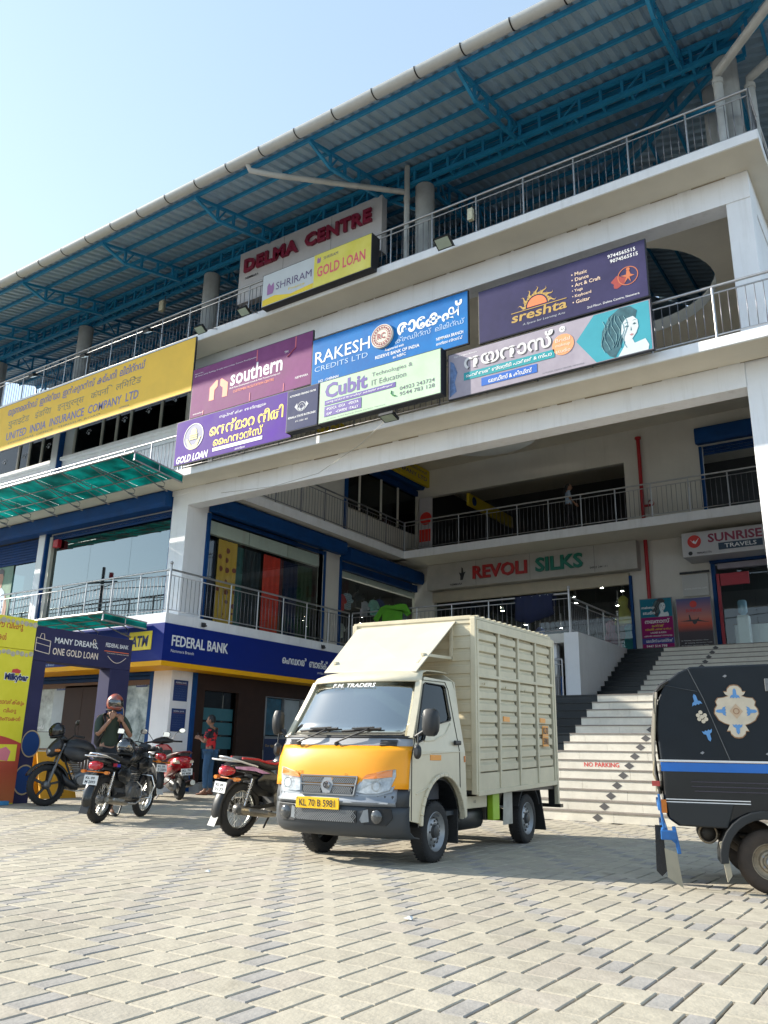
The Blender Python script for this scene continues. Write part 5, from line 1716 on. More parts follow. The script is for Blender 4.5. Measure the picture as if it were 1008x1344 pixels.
# ================================================================== GATE ARCH AND KIT AT LEFT
gx = -13.9
t = thing('gold_loan_arch', 'navy cloth covered arch reading MANY DREAMS, ONE GOLD LOAN', 'arch', (gx, 10.2, 0))
nv = vin('arch_navy', (.03, .03, .085), hue=(.04, .04, .10))
B(gx - .35, gx, 8.97, 11.24, 2.5, 3.13).build('beam', nv, t, bevel=.01)
B(gx - .35, gx, 10.76, 11.24, 0, 2.5).build('pillar', nv, t, bevel=.01)
B(gx - .35, gx, 8.97, 9.3, 0, 2.5).build('pillar', nv, t, bevel=.01)
text(t, 'MANY DREAMS,', (gx, 9.42, 2.84), UY, UZ, txw, w=.98, h=.13, bold=.014)
text(t, 'ONE GOLD LOAN', (gx, 9.40, 2.64), UY, UZ, M('lettering_cream', (.8, .72, .5), .5, var=0), w=1.02, h=.13, bold=.014)
text(t, 'FEDERAL BANK', (gx, 10.58, 2.92), UY, UZ, txw, w=.56, h=.08, bold=.012)
MB().box(gx, gx + .006, 10.56, 11.16, 2.83, 2.845).build('orange_line', og, t)
text(t, 'YOUR PERFECT BANKING PARTNER', (gx, 10.62, 2.79), UY, UZ, M('lettering_cream', (.8, .72, .5), .5, var=0), w=.55, h=.02)
q = MB()
lb_ = [(0, 0), (.3, -.04), (.3, .2), (0, .24), (0, 0)]
for (a, b_), (c_, d_) in zip(lb_, lb_[1:]): q.bar((gx + .006, 9.03 + a, 2.68 + b_), (gx + .006, 9.03 + c_, 2.68 + d_), .012, .006, (1, 0, 0))
q.bar((gx + .006, 9.03, 2.82), (gx + .006, 9.33, 2.78), .01, .005, (1, 0, 0))
q.tube([(gx + .006, 9.1, 2.92), (gx + .006, 9.12, 3.0), (gx + .006, 9.18, 3.0), (gx + .006, 9.2, 2.9)], .006, 5)
q.tube([(gx + .006, 10.65 + .25 * sin(a / 10 * pi) * 0 + .045 * a, 2.74 - .12 * sin(a / 10 * pi)) for a in range(11)], .006, 5)
q.tube([(gx + .006, 10.3 + .03 * cos(a * .7), 2.98 + .05 * sin(a * .7)) for a in range(9)], .006, 5)
q.build('line_drawing', M('lettering_cream', (.8, .72, .5), .5, var=0), t)
for (y, z, r) in ((11.0, 1.62, .25), (9.2, 1.02, .24), (9.16, .4, .26)):
    n_ = 24
    shape([(r * .8 * cos(2 * pi * k / n_), r * sin(2 * pi * k / n_)) for k in range(n_)], (gx, y, z), UY, UZ, lift=.004).build('oval_print', vin('oval_blue', (.02, .06, .2)), t)
    q = MB()
    P_ = [Vector((gx + .009, y + rr * .8 * cos(2 * pi * k / n_), z + rr * sin(2 * pi * k / n_))) for rr in (r, r * .9) for k in range(n_)]
    q.add(P_, [(k, (k + 1) % n_, (k + 1) % n_ + n_, k + n_) for k in range(n_)])
    q.build('oval_ring', M('ring_gold', (.45, .34, .2), .5), t)
# yellow chocolate hoarding
gx2 = -13.84
t = thing('chocolate_hoarding', 'tall yellow chocolate hoarding pillar with orange red curved foot at the left edge', 'hoarding', (gx2, 8.4, 0))
yv = vin('hoarding_yellow', (.78, .70, .04), hue=(.82, .74, .08))
B(gx2 - .3, gx2, 6.2, 8.97, 2.66, 3.22).build('beam_panel', yv, t, bevel=.006)
B(gx2 - .3, gx2 - .01, 8.0, 8.98, 0, 2.655).build('pillar_panel', yv, t, bevel=.006)
crv = [(8.0, .02), (8.975, .02), (8.975, 1.02)] + [(8.975 - .975 * i / 8, 1.02 + .13 * sin(i / 8 * pi * .9)) for i in range(1, 9)]
MB().prism(crv, 'x', gx2 - .012, gx2 - .004).build('red_foot', gradm('hoarding_red', [(0, (.50, .14, .04)), (.5, (.42, .07, .03)), (1, (.50, .05, .04))], 0, 1.1), t)
crm = M('flower_trim', (.55, .5, .38), .7, var=.3, sc=20)
q = MB()
for y in [8.03 + .09 * k for k in range(11)]:
    for z in (3.13, 2.58): shape(circ(8, .035 + .02 * random.random()), (gx2 - (.01 if z < 2.6 else 0), y, z + random.uniform(-.02, .02)), UY, UZ, lift=.006, mb=q)
q.build('flower_border', crm, t)
lr = L_('brick_red', (.55, .09, .03))
for s_, y, z, h, w_ in (('ഈ വിഷു', 8.12, 2.97, .17, .58), ('\u0d28ാളുകൾ', 8.05, 2.75, .16, .35), ('\u0d0eല്ലാവർക്കും', 8.25, 1.66, .11, .68), ('വിഷു', 8.55, 1.52, .10, .25), ('ആശംസകൾ', 8.3, 1.38, .1, .6)):
    text(t, s_, (gx2 - (.01 if z < 2.6 else 0), y, z), UY, UZ, lr, w=w_, h=h, bold=.018)
text(t, 'Milkybar', (gx2 - .006, 8.47, 2.06), UY, UZ, txw, w=.48, h=.17, bold=.10)
text(t, 'Milkybar', (gx2 - .003, 8.48, 2.07), UY, UZ, L_('navy_dark', (.01, .02, .12)), w=.46, h=.15, bold=.04)
shape([(-.08, 0), (.08, .0), (.1, .05), (.02, .08), (-.07, .06)], (gx2 - .01, 8.68, 2.23), UY, UZ, lift=.006).build('brand_drop', L_('red_print', (.6, .05, .05)), t)
B(gx2 - .003, gx2 + .002, 8.2, 8.9, .72, 1.0).build('pack_print', yv, t)
shape([(0, 0), (.2, -.02), (.24, .14), (.14, .22), (.02, .18)], (gx2 + .002, 8.55, .74), UY, UZ).build('pack_mark', L_('pink_pack', (.7, .2, .25)), t)
text(t, 'Milkybar', (gx2 + .003, 8.22, .8), UY, UZ, L_('navy_dark', (.01, .02, .12)), w=.28, h=.07, bold=.03)
q = B(-13.72, -13.6, 8.55, 8.75, .0, .07).build('blue_scrap', M('blue_plastic', (.05, .25, .5), .5, var=.2), None, bevel=.01)
tag(q, 'small blue plastic scrap at the foot of the yellow hoarding', 'litter')
# steel crowd rail and small yellow stand behind the bikes
railing('low steel ground railing behind the parked motorcycles', (-15.9, 11.5, 0), (-15.9, 8.5, 0), h=.92, gap=.12, mat=steeld, group='ground railings')
railing('low steel ramp railing near the bank corner notices', (-18.5, 13.3, 0), (-16.2, 13.3, 0), h=.9, gap=.12, mat=steeld, group='ground railings')
t = thing('yellow_stand', 'folded yellow signboard stand behind the leftmost motorcycle', 'stand', (-15.2, 10.6, 0))
MB().prism([(-.35, 0), (-.31, 0), (-.02, .86), (-.05, .88)], 'y', -.4, .4).build('panel', M('stand_yellow', (.72, .36, .02), .5, var=.12), t, local=True)
MB().prism([(.31, 0), (.35, 0), (.05, .88), (.02, .86)], 'y', -.4, .4).build('panel', M('stand_yellow', (.72, .36, .02), .5, var=.12), t, local=True)
# ================================================================== DELIVERY TRUCK
cream = M('truck_cream_paint', (.64, .575, .425), .4, var=.10, sc=2.2, coat=.2, streak=.22)
creamd = M('truck_body_cream', (.62, .55, .39), .5, var=.12, sc=3, streak=.18)
yel = M('truck_yellow_paint', (.84, .33, .002), .42, var=.03, coat=.12)
greyp = M('bumper_grey', (.20, .22, .24), .45, var=.1, sc=6)
silv = M('bumper_silver', (.22, .245, .28), .42, .3, var=.08)
dkp = M('bumper_charcoal', (.035, .042, .05), .55, var=.15)
trk = thing('delivery_truck', 'small cream delivery truck with yellow bonnet and ribbed box body', 'truck', (-4.891, 7.099, 0), R(3))


def TK(name, mb, mat, par=None, **k): return mb.build(name, mat, par or trk, local=True, **k)


PROF = {'b0': (-.70, .26), 'b1': (-.79, .31), 'b2': (-.815, .44), 'b3': (-.81, .53), 'b4': (-.775, .56), 'b5': (-.79, .61), 'b6': (-.785, .66)}


def wof(z): return .735 if z < 1.0 else .735 - (z - 1.0) * .155 if z < 1.7 else .6265 - (z - 1.7) * 1.1


def front(pts, bend, n=24, srange=(-1, 1), inset=0.):
    vs, fs = [], []
    for i in range(n + 1):
        s_ = srange[0] + (srange[1] - srange[0]) * i / n
        for (y, z) in pts:
            x = s_ * (wof(z) - inset)
            vs.append((x, y + bend * (abs(s_) ** 4) + .04 * s_ * s_, z))
    m = len(pts)
    for i in range(n):
        for j in range(m - 1): fs.append((i * m + j, (i + 1) * m + j, (i + 1) * m + j + 1, i * m + j + 1))
    return MB().add(vs, fs, True)


def sol(o, t=.012, off=1):
    s = o.modifiers.new('thickness', 'SOLIDIFY')
    s.thickness = t
    s.offset = off
    return o


sol(TK('bumper_lower', front([(-.60, .245), (-.70, .26), (-.765, .30), (-.79, .36), (-.795, .45), (-.79, .52)], .16), dkp))
sol(TK('bumper_upper', front([(-.80, .52), (-.812, .545), (-.79, .56), (-.785, .60), (-.775, .665)], .15, srange=(-.88, .88)), silv))
sol(TK('bumper_corner', front([(-.79, .515), (-.785, .60), (-.768, .664)], .15), dkp))
sol(TK('bonnet_panel', front([(-.768, .665), (-.765, .72), (-.757, .82), (-.742, .91), (-.715, .985), (-.690, 1.03)], .12), yel))
sol(TK('cowl_panel', front([(-.685, 1.03), (-.672, 1.045), (-.665, 1.06), (-.66, 1.10)], .11), M('cowl_grey', (.30, .31, .33), .4, var=.08)))
sol(TK('windscreen_surround', front([(-.655, 1.10), (-.652, 1.125)], .10), blackm))
wsm = glass_mat('windscreen_glass', (.22, .30, .32), 1.52, .10, .36, (.95, .97, .93))
sol(TK('windscreen', front([(-.652, 1.12), (-.57, 1.25), (-.485, 1.39), (-.405, 1.53), (-.345, 1.645)], .10, inset=.045), wsm), .006)
TK('windscreen_banner', front([(-.3705, 1.595), (-.35, 1.64)], .10, inset=.05, srange=(-.97, .97)), M('banner_film', (.22, .38, .42), .3, var=.05))
for s_ in (-1, 1):
    q = MB()
    pts = [(s_ * (wof(z) - .022), y + .143, z) for y, z in [(-.665, 1.10), (-.57, 1.25), (-.485, 1.39), (-.405, 1.53), (-.34, 1.65)]]
    for a, b_ in zip(pts, pts[1:]): q.bar(a, b_, .06, .05)
    TK('windscreen_pillar', q, cream)
sol(TK('roof_panel', front([(-.345, 1.645), (-.30, 1.70), (-.20, 1.745), (-.05, 1.775), (.2, 1.79), (.46, 1.79)], .10, inset=0), cream))
# side panels with wheel arch and door window
def arch(c, r, n, a0=0., a1=pi): return [(c[0] + r * cos(a0 + (a1 - a0) * i / n), c[1] + r * sin(a0 + (a1 - a0) * i / n)) for i in range(n + 1)]


def sidep(outer, holes, s_, lift=0.):
    polys = [[Vector((y, z, 0)) for y, z in outer]] + [[Vector((y, z, 0)) for y, z in h] for h in holes]
    tr = tessellate_polygon(polys)
    fl = [p for q in polys for p in q]
    return MB().add([(s_ * (wof(p.y) + lift), p.x, p.y) for p in fl], [tuple(t_) for t_ in tr])


for s_ in (-1, 1):
    lower = [(-.595, .40), (-.60, .70), (-.578, .90), (-.535, .985), (-.525, 1.0), (.56, 1.0), (.60, .38), (.50, .36)] + arch((.06, .33), .44, 14, R(8), R(176)) + [(-.40, .37)]
    sol(TK('side_panel', sidep(lower, [], s_), cream), .03, -1 * 1)
    up_ = [(-.525, 1.0), (-.515, 1.06), (-.508, 1.12), (-.30, 1.47), (-.205, 1.62), (-.12, 1.70), (.48, 1.70), (.52, 1.6), (.56, 1.0)]
    win = [(-.455, 1.085), (-.43, 1.07), (-.30, 1.10), (-.2, 1.22), (.30, 1.30), (.325, 1.33), (.30, 1.62), (.27, 1.645), (-.12, 1.645), (-.17, 1.62)]
    sol(TK('upper_side_panel', sidep(up_, [win], s_), cream), .03, -1 * 1)
    sol(TK('side_window', sidep(win, [], s_, -.015), MATS.get('cab_side_glass') or glass_mat('cab_side_glass', (.10, .13, .13), 1.3, .02, 0)), .004)
    # black window gasket
    q = MB()
    P_ = [(s_ * (wof(z) + .003), y, z) for y, z in win]
    for a, b_ in zip(P_, P_[1:] + P_[:1]): q.bar(a, b_, .018, .008)
    TK('window_gasket', q, blackm)
    # door seam, crease and sill
    q = MB()
    seam = [(-.56, .40), (-.56, .95), (-.49, 1.08), (-.28, 1.50), (-.19, 1.665), (.31, 1.68), (.36, 1.60), (.43, 1.0), (.44, .62)]
    P_ = [(s_ * (wof(z) + .002), y, z) for y, z in seam]
    for a, b_ in zip(P_, P_[1:]): q.bar(a, b_, .009, .006)
    TK('door_seam', q, M('seam_dark', (.05, .045, .035), .7))
    q = MB()
    for pts in ([(-.30, 1.09), (-.1, 1.1), (.15, 1.16), (.30, 1.27)], [(-.48, .62), (-.30, .66), (-.22, .70)], [(-.5, .96), (-.2, .98), (.42, 1.0)]):
        P_ = [(s_ * (wof(z) + .001), y, z) for y, z in pts]
        for a, b_ in zip(P_, P_[1:]): q.bar(a, b_, .02, .012)
    TK('door_crease', q, cream, bevel=.004)
    q = MB()
    A_ = [(s_ * (.735 + .012), y, z) for y, z in arch((.06, .33), .455, 16, R(5), R(178))]
    for a, b_ in zip(A_, A_[1:]): q.bar(a, b_, .03, .035)
    TK('wheel_arch_lip', q, cream, bevel=.008)
    TK('door_handle', MB().loft([(.30, s_ * .748, 1.085, .014, .022), (.42, s_ * .748, 1.085, .014, .022)], 10, 3, 'y'), blackm)
    TK('side_reflector', MB().box(s_ * .735 - .004, s_ * .735 + .006, -.20, .02, .915, .965), M('reflector_orange', (.80, .30, .02), .3, var=.08), bevel=.003)
    TK('side_lamp', MB().box(s_ * .72, s_ * .742, .53, .56, .9, .96), M('amber_lamp', (.5, .15, .02), .2))
    # mirror
    mx_ = s_ * .90 + (.05 if s_ < 0 else 0)
    q = MB().loft([(-.56, mx_, 1.25, .04, .07), (-.54, mx_, 1.25, .072 if s_ > 0 else .045, .12), (-.49, mx_, 1.25, .08 if s_ > 0 else .05, .125), (-.46, mx_, 1.25, .07 if s_ > 0 else .04, .11)], 16, 3.2, 'y')
    q.tube([(s_ * .74, -.50, 1.12), (mx_ - s_ * .05, -.50, 1.18)], .02, 8)
    mr_ = TK('side_mirror', q, blackm)
    MB().box(mx_ - .035, mx_ + .035, -.462, -.456, 1.17, 1.33).build('mirror_glass', MATS['chrome'], mr_, local=True)
    TK('lower_mirror', MB().loft([(-.60, s_ * .80, .99, .02, .04), (-.57, s_ * .80, .99, .04, .065), (-.545, s_ * .80, .99, .03, .055)], 12, 2.4, 'y').tube([(s_ * .80, -.57, 1.0), (s_ * .80, -.55, 1.14)], .008, 6), blackm)
# cab rear and floor, doors inside
TK('cab_rear_wall', MB().prism([(-.70, .36), (.70, .36), (.72, 1.0), (.62, 1.70), (.5, 1.78), (-.5, 1.78), (-.62, 1.70), (-.72, 1.0)], 'y', .53, .56), cream)
TK('cab_floor', B(-.68, .68, -.6, .54, .40, .44), dkp)
TK('dashboard', MB().loft([(-.66, -.38, 1.0, .05, .08), (-.4, -.45, 1.02, .08, .08), (0, -.48, 1.02, .09, .08), (.4, -.45, 1.02, .08, .08), (.66, -.38, 1.0, .05, .08)], 12, 3, 'x'), M('dash_grey', (.10, .10, .11), .6))
for x in (-.36, .36):
    TK('seat', MB().loft([(.55, x, .12, .23, .25), (.75, x, .12, .23, .25), (.78, x, .12, .2, .22)], 12, 4, 'z').loft([(.76, x, .34, .21, .07), (1.2, x, .42, .2, .06), (1.28, x, .43, .12, .05)], 12, 3, 'z'), M('seat_cloth', (.07, .07, .08), .9))
    TK('headrest', MB().loft([(1.27, x, .44, .11, .045), (1.42, x, .45, .12, .05), (1.46, x, .45, .08, .04)], 12, 3, 'z'), MATS['seat_cloth'])
sw = TK('steering_wheel', MB().torus(.17, .014, (0, 0, 0), 'z', 24, 8).tube([(0, 0, 0), (0, -.14, -.2)], .02, 8).bar((-.17, 0, 0), (.17, 0, 0), .025, .01), blackm)
sw.location = (.36, -.32, 1.12)
sw.rotation_euler = (R(35), 0, 0)
# front details: helper places flat outlines on the curved nose
def nose(x, z, lift=.004):
    s_ = abs(x) / wof(z)
    pr_ = [(.26, -.79), (.52, -.795), (.53, -.812), (.56, -.79), (.665, -.776), (.72, -.765), (.82, -.755), (.91, -.735), (.965, -.705), (1.1, -.66)]
    y = pr_[-1][1]
    for (za, ya), (zb, yb) in zip(pr_, pr_[1:]):
        if za <= z <= zb: y = ya + (yb - ya) * (z - za) / (zb - za)
    if z < .26: y = -.79
    return (x, y + .125 * s_ ** 4 + .04 * s_ * s_ - .012 - lift, z)


def nosep(poly, lift, depth=.02, n=1):
    """outline on the nose, given thickness"""
    c = [(sum(p[0] for p in poly) / len(poly), sum(p[1] for p in poly) / len(poly))]
    A_ = [nose(x, z, lift) for x, z in poly]
    C_ = [nose(c[0][0], c[0][1], lift)]
    m = len(poly)
    B_ = [(x, y + depth, z) for x, y, z in A_]
    fs = [(i, (i + 1) % m, 2 * m) for i in range(m)] + [(i, m + i, m + (i + 1) % m, (i + 1) % m) for i in range(m)]
    return MB().add(A_ + B_ + C_, fs)


def dense(poly, k=4):
    out = []
    for a, b_ in zip(poly, poly[1:] + poly[:1]):
        for i in range(k): out.append((a[0] + (b_[0] - a[0]) * i / k, a[1] + (b_[1] - a[1]) * i / k))
    return out


for s_ in (-1, 1):
    hl = [(.285, .618), (.30, .69), (.375, .785), (.46, .812), (.60, .842), (.655, .848), (.66, .78), (.61, .645), (.5, .612), (.38, .606)]
    hl = [(x * s_, z) for x, z in hl]
    cx = sum(p[0] for p in hl) / len(hl)
    cz = sum(p[1] for p in hl) / len(hl)
    h_ = TK('headlight', nosep(dense([(cx + (x - cx) * 1.05, cz + (z - cz) * 1.08) for x, z in hl]), .0, .03), M('headlight_bezel', (.30, .32, .34), .3, .4, var=.05))
    nosep(dense([(cx + (x - cx) * .9, cz + (z - cz) * .88) for x, z in hl]), .012, .02).build('lamp_lens', M('lamp_lens', (.40, .42, .43), .12, .2, var=.45, sc=14, coat=1), h_, local=True)
    am = [(.345 * s_, .745), (.385 * s_, .782), (.48 * s_, .804), (.615 * s_, .828), (.615 * s_, .768), (.45 * s_, .748)]
    nosep(dense(am), .02, .01).build('indicator_lens', M('amber_lens', (.75, .22, .03), .1, var=.2, coat=1), h_, local=True)
    ringp(.040, .047, 20, o=nose(.49 * s_, .69, .03), u=UX, v=UZ).build('reflector_ring', M('bowl_silver', (.25, .27, .28), .3, .6), h_, local=True)
    fl_ = TK('fog_lamp', MB().lathe([(0, -.01), (.05, -.008), (.058, 0), (.05, .03)], nose(.50 * s_, .43, .012), 'y', 18), M('fog_dark', (.04, .045, .05), .15, coat=1))
    TK('fog_lamp_bezel', nosep(dense([(x * s_, z) for x, z in [(.34, .40), (.38, .48), (.42, .49), (.43, .385), (.36, .375)]]), .006, .02), greyp)
    nosep(dense([(x * s_, z) for x, z in [(.38, .36), (.40, .50), (.62, .50), (.63, .42), (.58, .36)]]), .003, .01).build('bumper_recess', M('recess_black', (.012, .013, .015), .6), trk, local=True)
    # cowl vents
    v_ = MB()
    for k in range(4): v_.bar((.46 * s_, *nose(.46 * s_, 1.042 + k * .014, .012)[1:]), (.61 * s_, *nose(.61 * s_, 1.042 + k * .014, .012)[1:]), .006, .01)
    TK('cowl_vent', v_, blackm)
# grille
gm = M('grille_black', (.02, .021, .023), .5)
def mesh_grill(x0, x1, z0, z1, lift, cell=.022):
    q = nosep(dense([(x0, z0), (x0, z1), (x1, z1), (x1, z0)][::1], 6), lift, .01)
    a = TK('grille_backing', q, gm)
    q = MB()
    nx = int((x1 - x0) / cell)
    for i in range(-int((z1 - z0) / cell) - 1, nx + 1):
        for sg in (1, -1):
            pa, pb = [], None
            xa = x0 + i * cell
            L = (z1 - z0)
            pts = [(xa + (L * t_ if sg > 0 else L * (1 - t_)), z0 + L * t_) for t_ in (0, .5, 1)]
            pts = [(x, z) for x, z in pts if x0 - 1e-6 <= x <= x1 + 1e-6]
            if len(pts) >= 2: q.bar(nose(*pts[0], lift + .004), nose(*pts[-1], lift + .004), .004, .006)
    q.build('grille_mesh', M('grille_edge', (.22, .23, .24), .4, .4), a, local=True)


for (x0, x1, z0, z1) in ((-.32, -.07, .702, .75), (.03, .28, .702, .75), (-.30, -.07, .615, .675), (.03, .26, .615, .675), (-.38, .31, .375, .475)): mesh_grill(x0, x1, z0, z1, .008)
q = MB()
fr_ = [(-.335, .762), (.295, .762), (.275, .603), (-.315, .603)]
for a, b_ in zip(fr_, fr_[1:] + fr_[:1]): q.bar(nose(*a, .014), nose(*b_, .014), .016, .012)
q.bar(nose(-.325, .688, .014), nose(.285, .688, .014), .022, .014)
q.add([nose(x, z, .016) for x, z in [(-.06, .75), (.02, .75), (.05, .688), (.02, .615), (-.06, .615), (-.09, .688)]], [(0, 1, 2, 3, 4, 5)])
TK('grille_frame', q, M('grille_frame_grey', (.26, .27, .28), .35, .5))
bd = TK('badge', MB().lathe([(0, -.012), (.03, -.012), (.034, -.006), (.034, .004)], nose(-.02, .685, .02), 'y', 22), chrome)
q = ringp(.024, .03, 22, o=(-.02, nose(-.02, .685, .034)[1], .685), u=(1, 0, 0), v=(0, 0, 1))
shape([(-.004, -.022), (.004, -.022), (.005, .004), (.02, .008), (.024, .016), (-.024, .016), (-.02, .008), (-.005, .004)], (-.02, nose(-.02, .685, .034)[1], .685), (1, 0, 0), (0, 0, 1), mb=q)
q.build('badge_emblem', txk, bd, local=True)
np_ = TK('number_plate', B(-.26, .22, -.835, -.825, .475, .575), M('plate_yellow', (.85, .50, .01), .4, var=.04), bevel=.003)
np_.location = (-.08, 0, 0)
text(trk, 'KL 70 B 5981', (-.30, -.836, .493), UX, UZ, txk, w=.40, h=.062, bold=.012, local=True)
for x in (-.33, .13): TK('plate_bolt', MB().lathe([(0, -.004), (.005, -.003), (.006, 0)], (x, -.836, .562), 'y', 8), steel)
TK('bumper_strip', MB().bar((-.60, nose(-.6, .545, .01)[1], .545), (-.34, nose(-.34, .545, .012)[1], .545), .012, .012), M('silver_strip', (.55, .57, .6), .3, .5))
TK('bumper_strip', MB().bar((.18, nose(.18, .545, .014)[1], .545), (.60, nose(.6, .545, .012)[1], .545), .012, .012), M('silver_strip', (.55, .57, .6), .3, .5))
for s__, x, z, h, w_ in (('ACE', -.42, .775, .026, .10), ('D', .16, .765, .022, .03)):
    text(trk, s__, (x, nose(x + .05, z, .006)[1], z), UX, UZ, L_('badge_brown', (.25, .12, .02)), w=w_, h=h, bold=.01, local=True)
# F.M. TRADERS lettering on the banner
u_ = Vector((1, 0, 0))
v_ = Vector((0, .06, .115)).normalized()
text(trk, 'F.M. TRADERS', (-.28, -.382, 1.593), u_, v_, L_('silver', (.72, .70, .70)), w=.5, h=.045, bold=.02, shear=.15, local=True)
# wipers
for x0, x1 in ((-.42, -.02), (.02, .46)):
    q = MB().tube([(x0 - .02, -.72, 1.06), (x0 + .2, -.70, 1.14), (x1 - .12, -.665, 1.185)], .009, 6).tube([(x1 - .42, -.665, 1.165), (x1, -.65, 1.19)], .012, 6).tube([(x1 - .30, -.68, 1.19), (x1 - .06, -.675, 1.20)], .008, 6)
    q.lathe([(0, 0), (.02, .005), (.02, .03)], (x0 - .02, -.71, 1.05), 'y', 10)
    TK('wiper', q, blackm)
# flap visor over cab
TK('visor_panel', MB().add([(-.66, .0, 1.80), (.55, -.14, 1.765), (.53, .80, 2.40), (-.76, .80, 2.39), (-.66, .0, 1.785), (.55, -.14, 1.75), (.53, .80, 2.385), (-.76, .80, 2.375)],
                           [(0, 1, 2, 3), (7, 6, 5, 4), (0, 4, 5, 1), (1, 5, 6, 2), (2, 6, 7, 3), (3, 7, 4, 0)]), M('visor_cream', (.56, .51, .40), .5, var=.05), bevel=.004)
for a_, b_, w_ in (((.48, .1, 1.95), (.48, .78, 1.98), .03), ((.48, .76, 1.97), (.48, .77, 2.36), .03), ((.48, .0, 1.85), (.48, .78, 2.34), .02), ((-.6, .1, 1.9), (-.6, .78, 1.95), .03)): TK('visor_strut', MB().bar(a_, b_, w_), cream)
# box body
X0, X1, Y0, Y1, ZB, ZT = -.80, .76, .79, 3.16, .62, 2.39
box = thing('cargo_box', '', 'x')
box.parent = trk
for k in ('label', 'category'): del box[k]


def BX(name, mb, mat, **k): return mb.build(name, mat, box, local=True, **k)


RK = .028  # slight rake to the rear
def zr(y): return (y - Y0) * RK


npan, nrow = 4, 12
post = (Y1 - Y0 - .06) / npan
for side, xs in ((1, X1), (-1, X0)):
    sh_ = MB()
    sh_.add([(xs - side * .03, Y0, ZB), (xs - side * .03, Y1, ZB), (xs - side * .03, Y1, ZT + zr(Y1)), (xs - side * .03, Y0, ZT)], [(0, 1, 2, 3)])
    BX('side_skin', sh_, M('truck_body_dark', (.07, .065, .045), .6))
    for i in range(npan + 1):
        y = Y0 + .03 + i * post
        q = MB().add([(xs + side * a, y + b_, z + zr(y)) for z in (ZB - .04, ZT) for a, b_ in ((-.03, -.022), (.018, -.022), (.018, .022), (-.03, .022))], [(0, 1, 2, 3), (7, 6, 5, 4), (0, 4, 5, 1), (1, 5, 6, 2), (2, 6, 7, 3), (3, 7, 4, 0)])
        BX('body_post', q, creamd, bevel=.004)
        if i == npan: break
        ya, yb = y + .024, y + post - .024
        rows = 12
        hh = (ZT - .10 - ZB - .16) / rows
        for j in range(rows):
            z0 = ZB + .17 + j * hh + zr(ya)
            prof = [(-.028, 0), (.004, .012), (.006, hh * .60), (-.022, hh * .80), (-.026, hh - .002)]
            q = MB()
            vs = [(xs + side * a, yy, z0 + b_ + (zr(yb) - zr(ya)) * (yy == yb_)) for yy, yb_ in ((ya, yb), (yb - .04, yb - .04)) for a, b_ in prof]
            m = len(prof)
            fs = [(a, a + 1, m + a + 1, m + a) for a in range(m - 1)] + [tuple(range(m)), tuple(range(2 * m - 1, m - 1, -1))]
            q.add(vs, fs)
            BX('body_slat', q, creamd)
        BX('kick_board', MB().add([(xs + side * a, yy, zz + zr(yy)) for yy in (ya, yb) for a, zz in ((-.03, ZB - .02), (.002, ZB - .02), (.002, ZB + .165), (-.03, ZB + .165))], [(0, 1, 2, 3), (7, 6, 5, 4), (0, 4, 5, 1), (1, 5, 6, 2), (2, 6, 7, 3), (3, 7, 4, 0)]), creamd)
    for z, w_ in ((ZT - .05, .1), (ZT - .60, .035), (ZB - .03, .05)):
        q = MB().bar((xs + side * .006, Y0, z), (xs + side * .006, Y1, z + zr(Y1)), .035, w_)
        BX('body_rail', q, creamd, bevel=.004)
    for i in range(3):
        BX('rope_hook', MB().tube([(xs + side * .02, Y0 + .12 + i * post, ZT - .68), (xs + side * .04, Y0 + .15 + i * post, ZT - .66), (xs + side * .02, Y0 + .17 + i * post, ZT - .69)], .006, 5), creamd)
for xs, side in ((X1, 1),):
    for i, j in ((1, 4), (3, 4)):
        y = Y0 + .03 + i * post
        z0 = ZB + .17 + j * hh + zr(y)
        BX('side_reflector', MB().box(xs + .006, xs + .014, y + .09, y + .27, z0 + .03, z0 + .085), MATS['reflector_orange'])
    y = Y0 + .03 + 3 * post
    for j in (2, 3):
        z0 = ZB + .17 + j * hh + zr(y)
        BX('number_sticker', MB().box(xs + .008, xs + .013, y + .16, y + .36, z0 + .0, z0 + .12), MATS['reflector_orange'])
        text(box, ('5981', 'KL70')[j - 2], (xs + .014, y + .175, z0 + .02), UY, UZ, txk, w=.17, h=.08, bold=.02, local=True)
q = MB()
for j in range(13):
    z0 = ZB + .1 + j * .135
    q.box(X0 + .05, X1 - .05, Y0 - .012, Y0 + .01, z0 + .012, z0 + .1)
BX('front_wall_ribs', q, creamd, bevel=.004)
BX('front_wall', B(X0 + .03, X1 - .03, Y0, Y0 + .02, ZB, ZT), creamd)
BX('corner_post', MB().box(X1 - .05, X1 + .012, Y0 - .03, Y0 + .006, ZB - .04, ZT + .02), creamd, bevel=.006)
BX('corner_post', MB().box(X0 - .012, X0 + .05, Y0 - .03, Y0 + .006, ZB - .04, ZT + .02), creamd, bevel=.006)
BX('roof_skin', MB().add([(X0, Y0 - .02, ZT + .01), (X1, Y0 - .02, ZT + .01), (X1, Y1, ZT + .01 + zr(Y1)), (X0, Y1, ZT + .01 + zr(Y1)), (X0, Y0 - .02, ZT + .04), (X1, Y0 - .02, ZT + .04), (X1, Y1, ZT + .04 + zr(Y1)), (X0, Y1, ZT + .04 + zr(Y1))],
                         [(3, 2, 1, 0), (4, 5, 6, 7), (0, 1, 5, 4), (1, 2, 6, 5), (2, 3, 7, 6), (3, 0, 4, 7)]), creamd)
q = MB()
for k in range(15): q.box(X0, X1 + .008, Y0 + .05 + k * .155, Y0 + .09 + k * .155, ZT + .035 + zr(Y0 + k * .155), ZT + .055 + zr(Y0 + k * .155))
BX('roof_ribs', q, creamd)
BX('rear_door', B(X0 + .03, X1 - .03, Y1 - .03, Y1, ZB, ZT + .05), creamd)
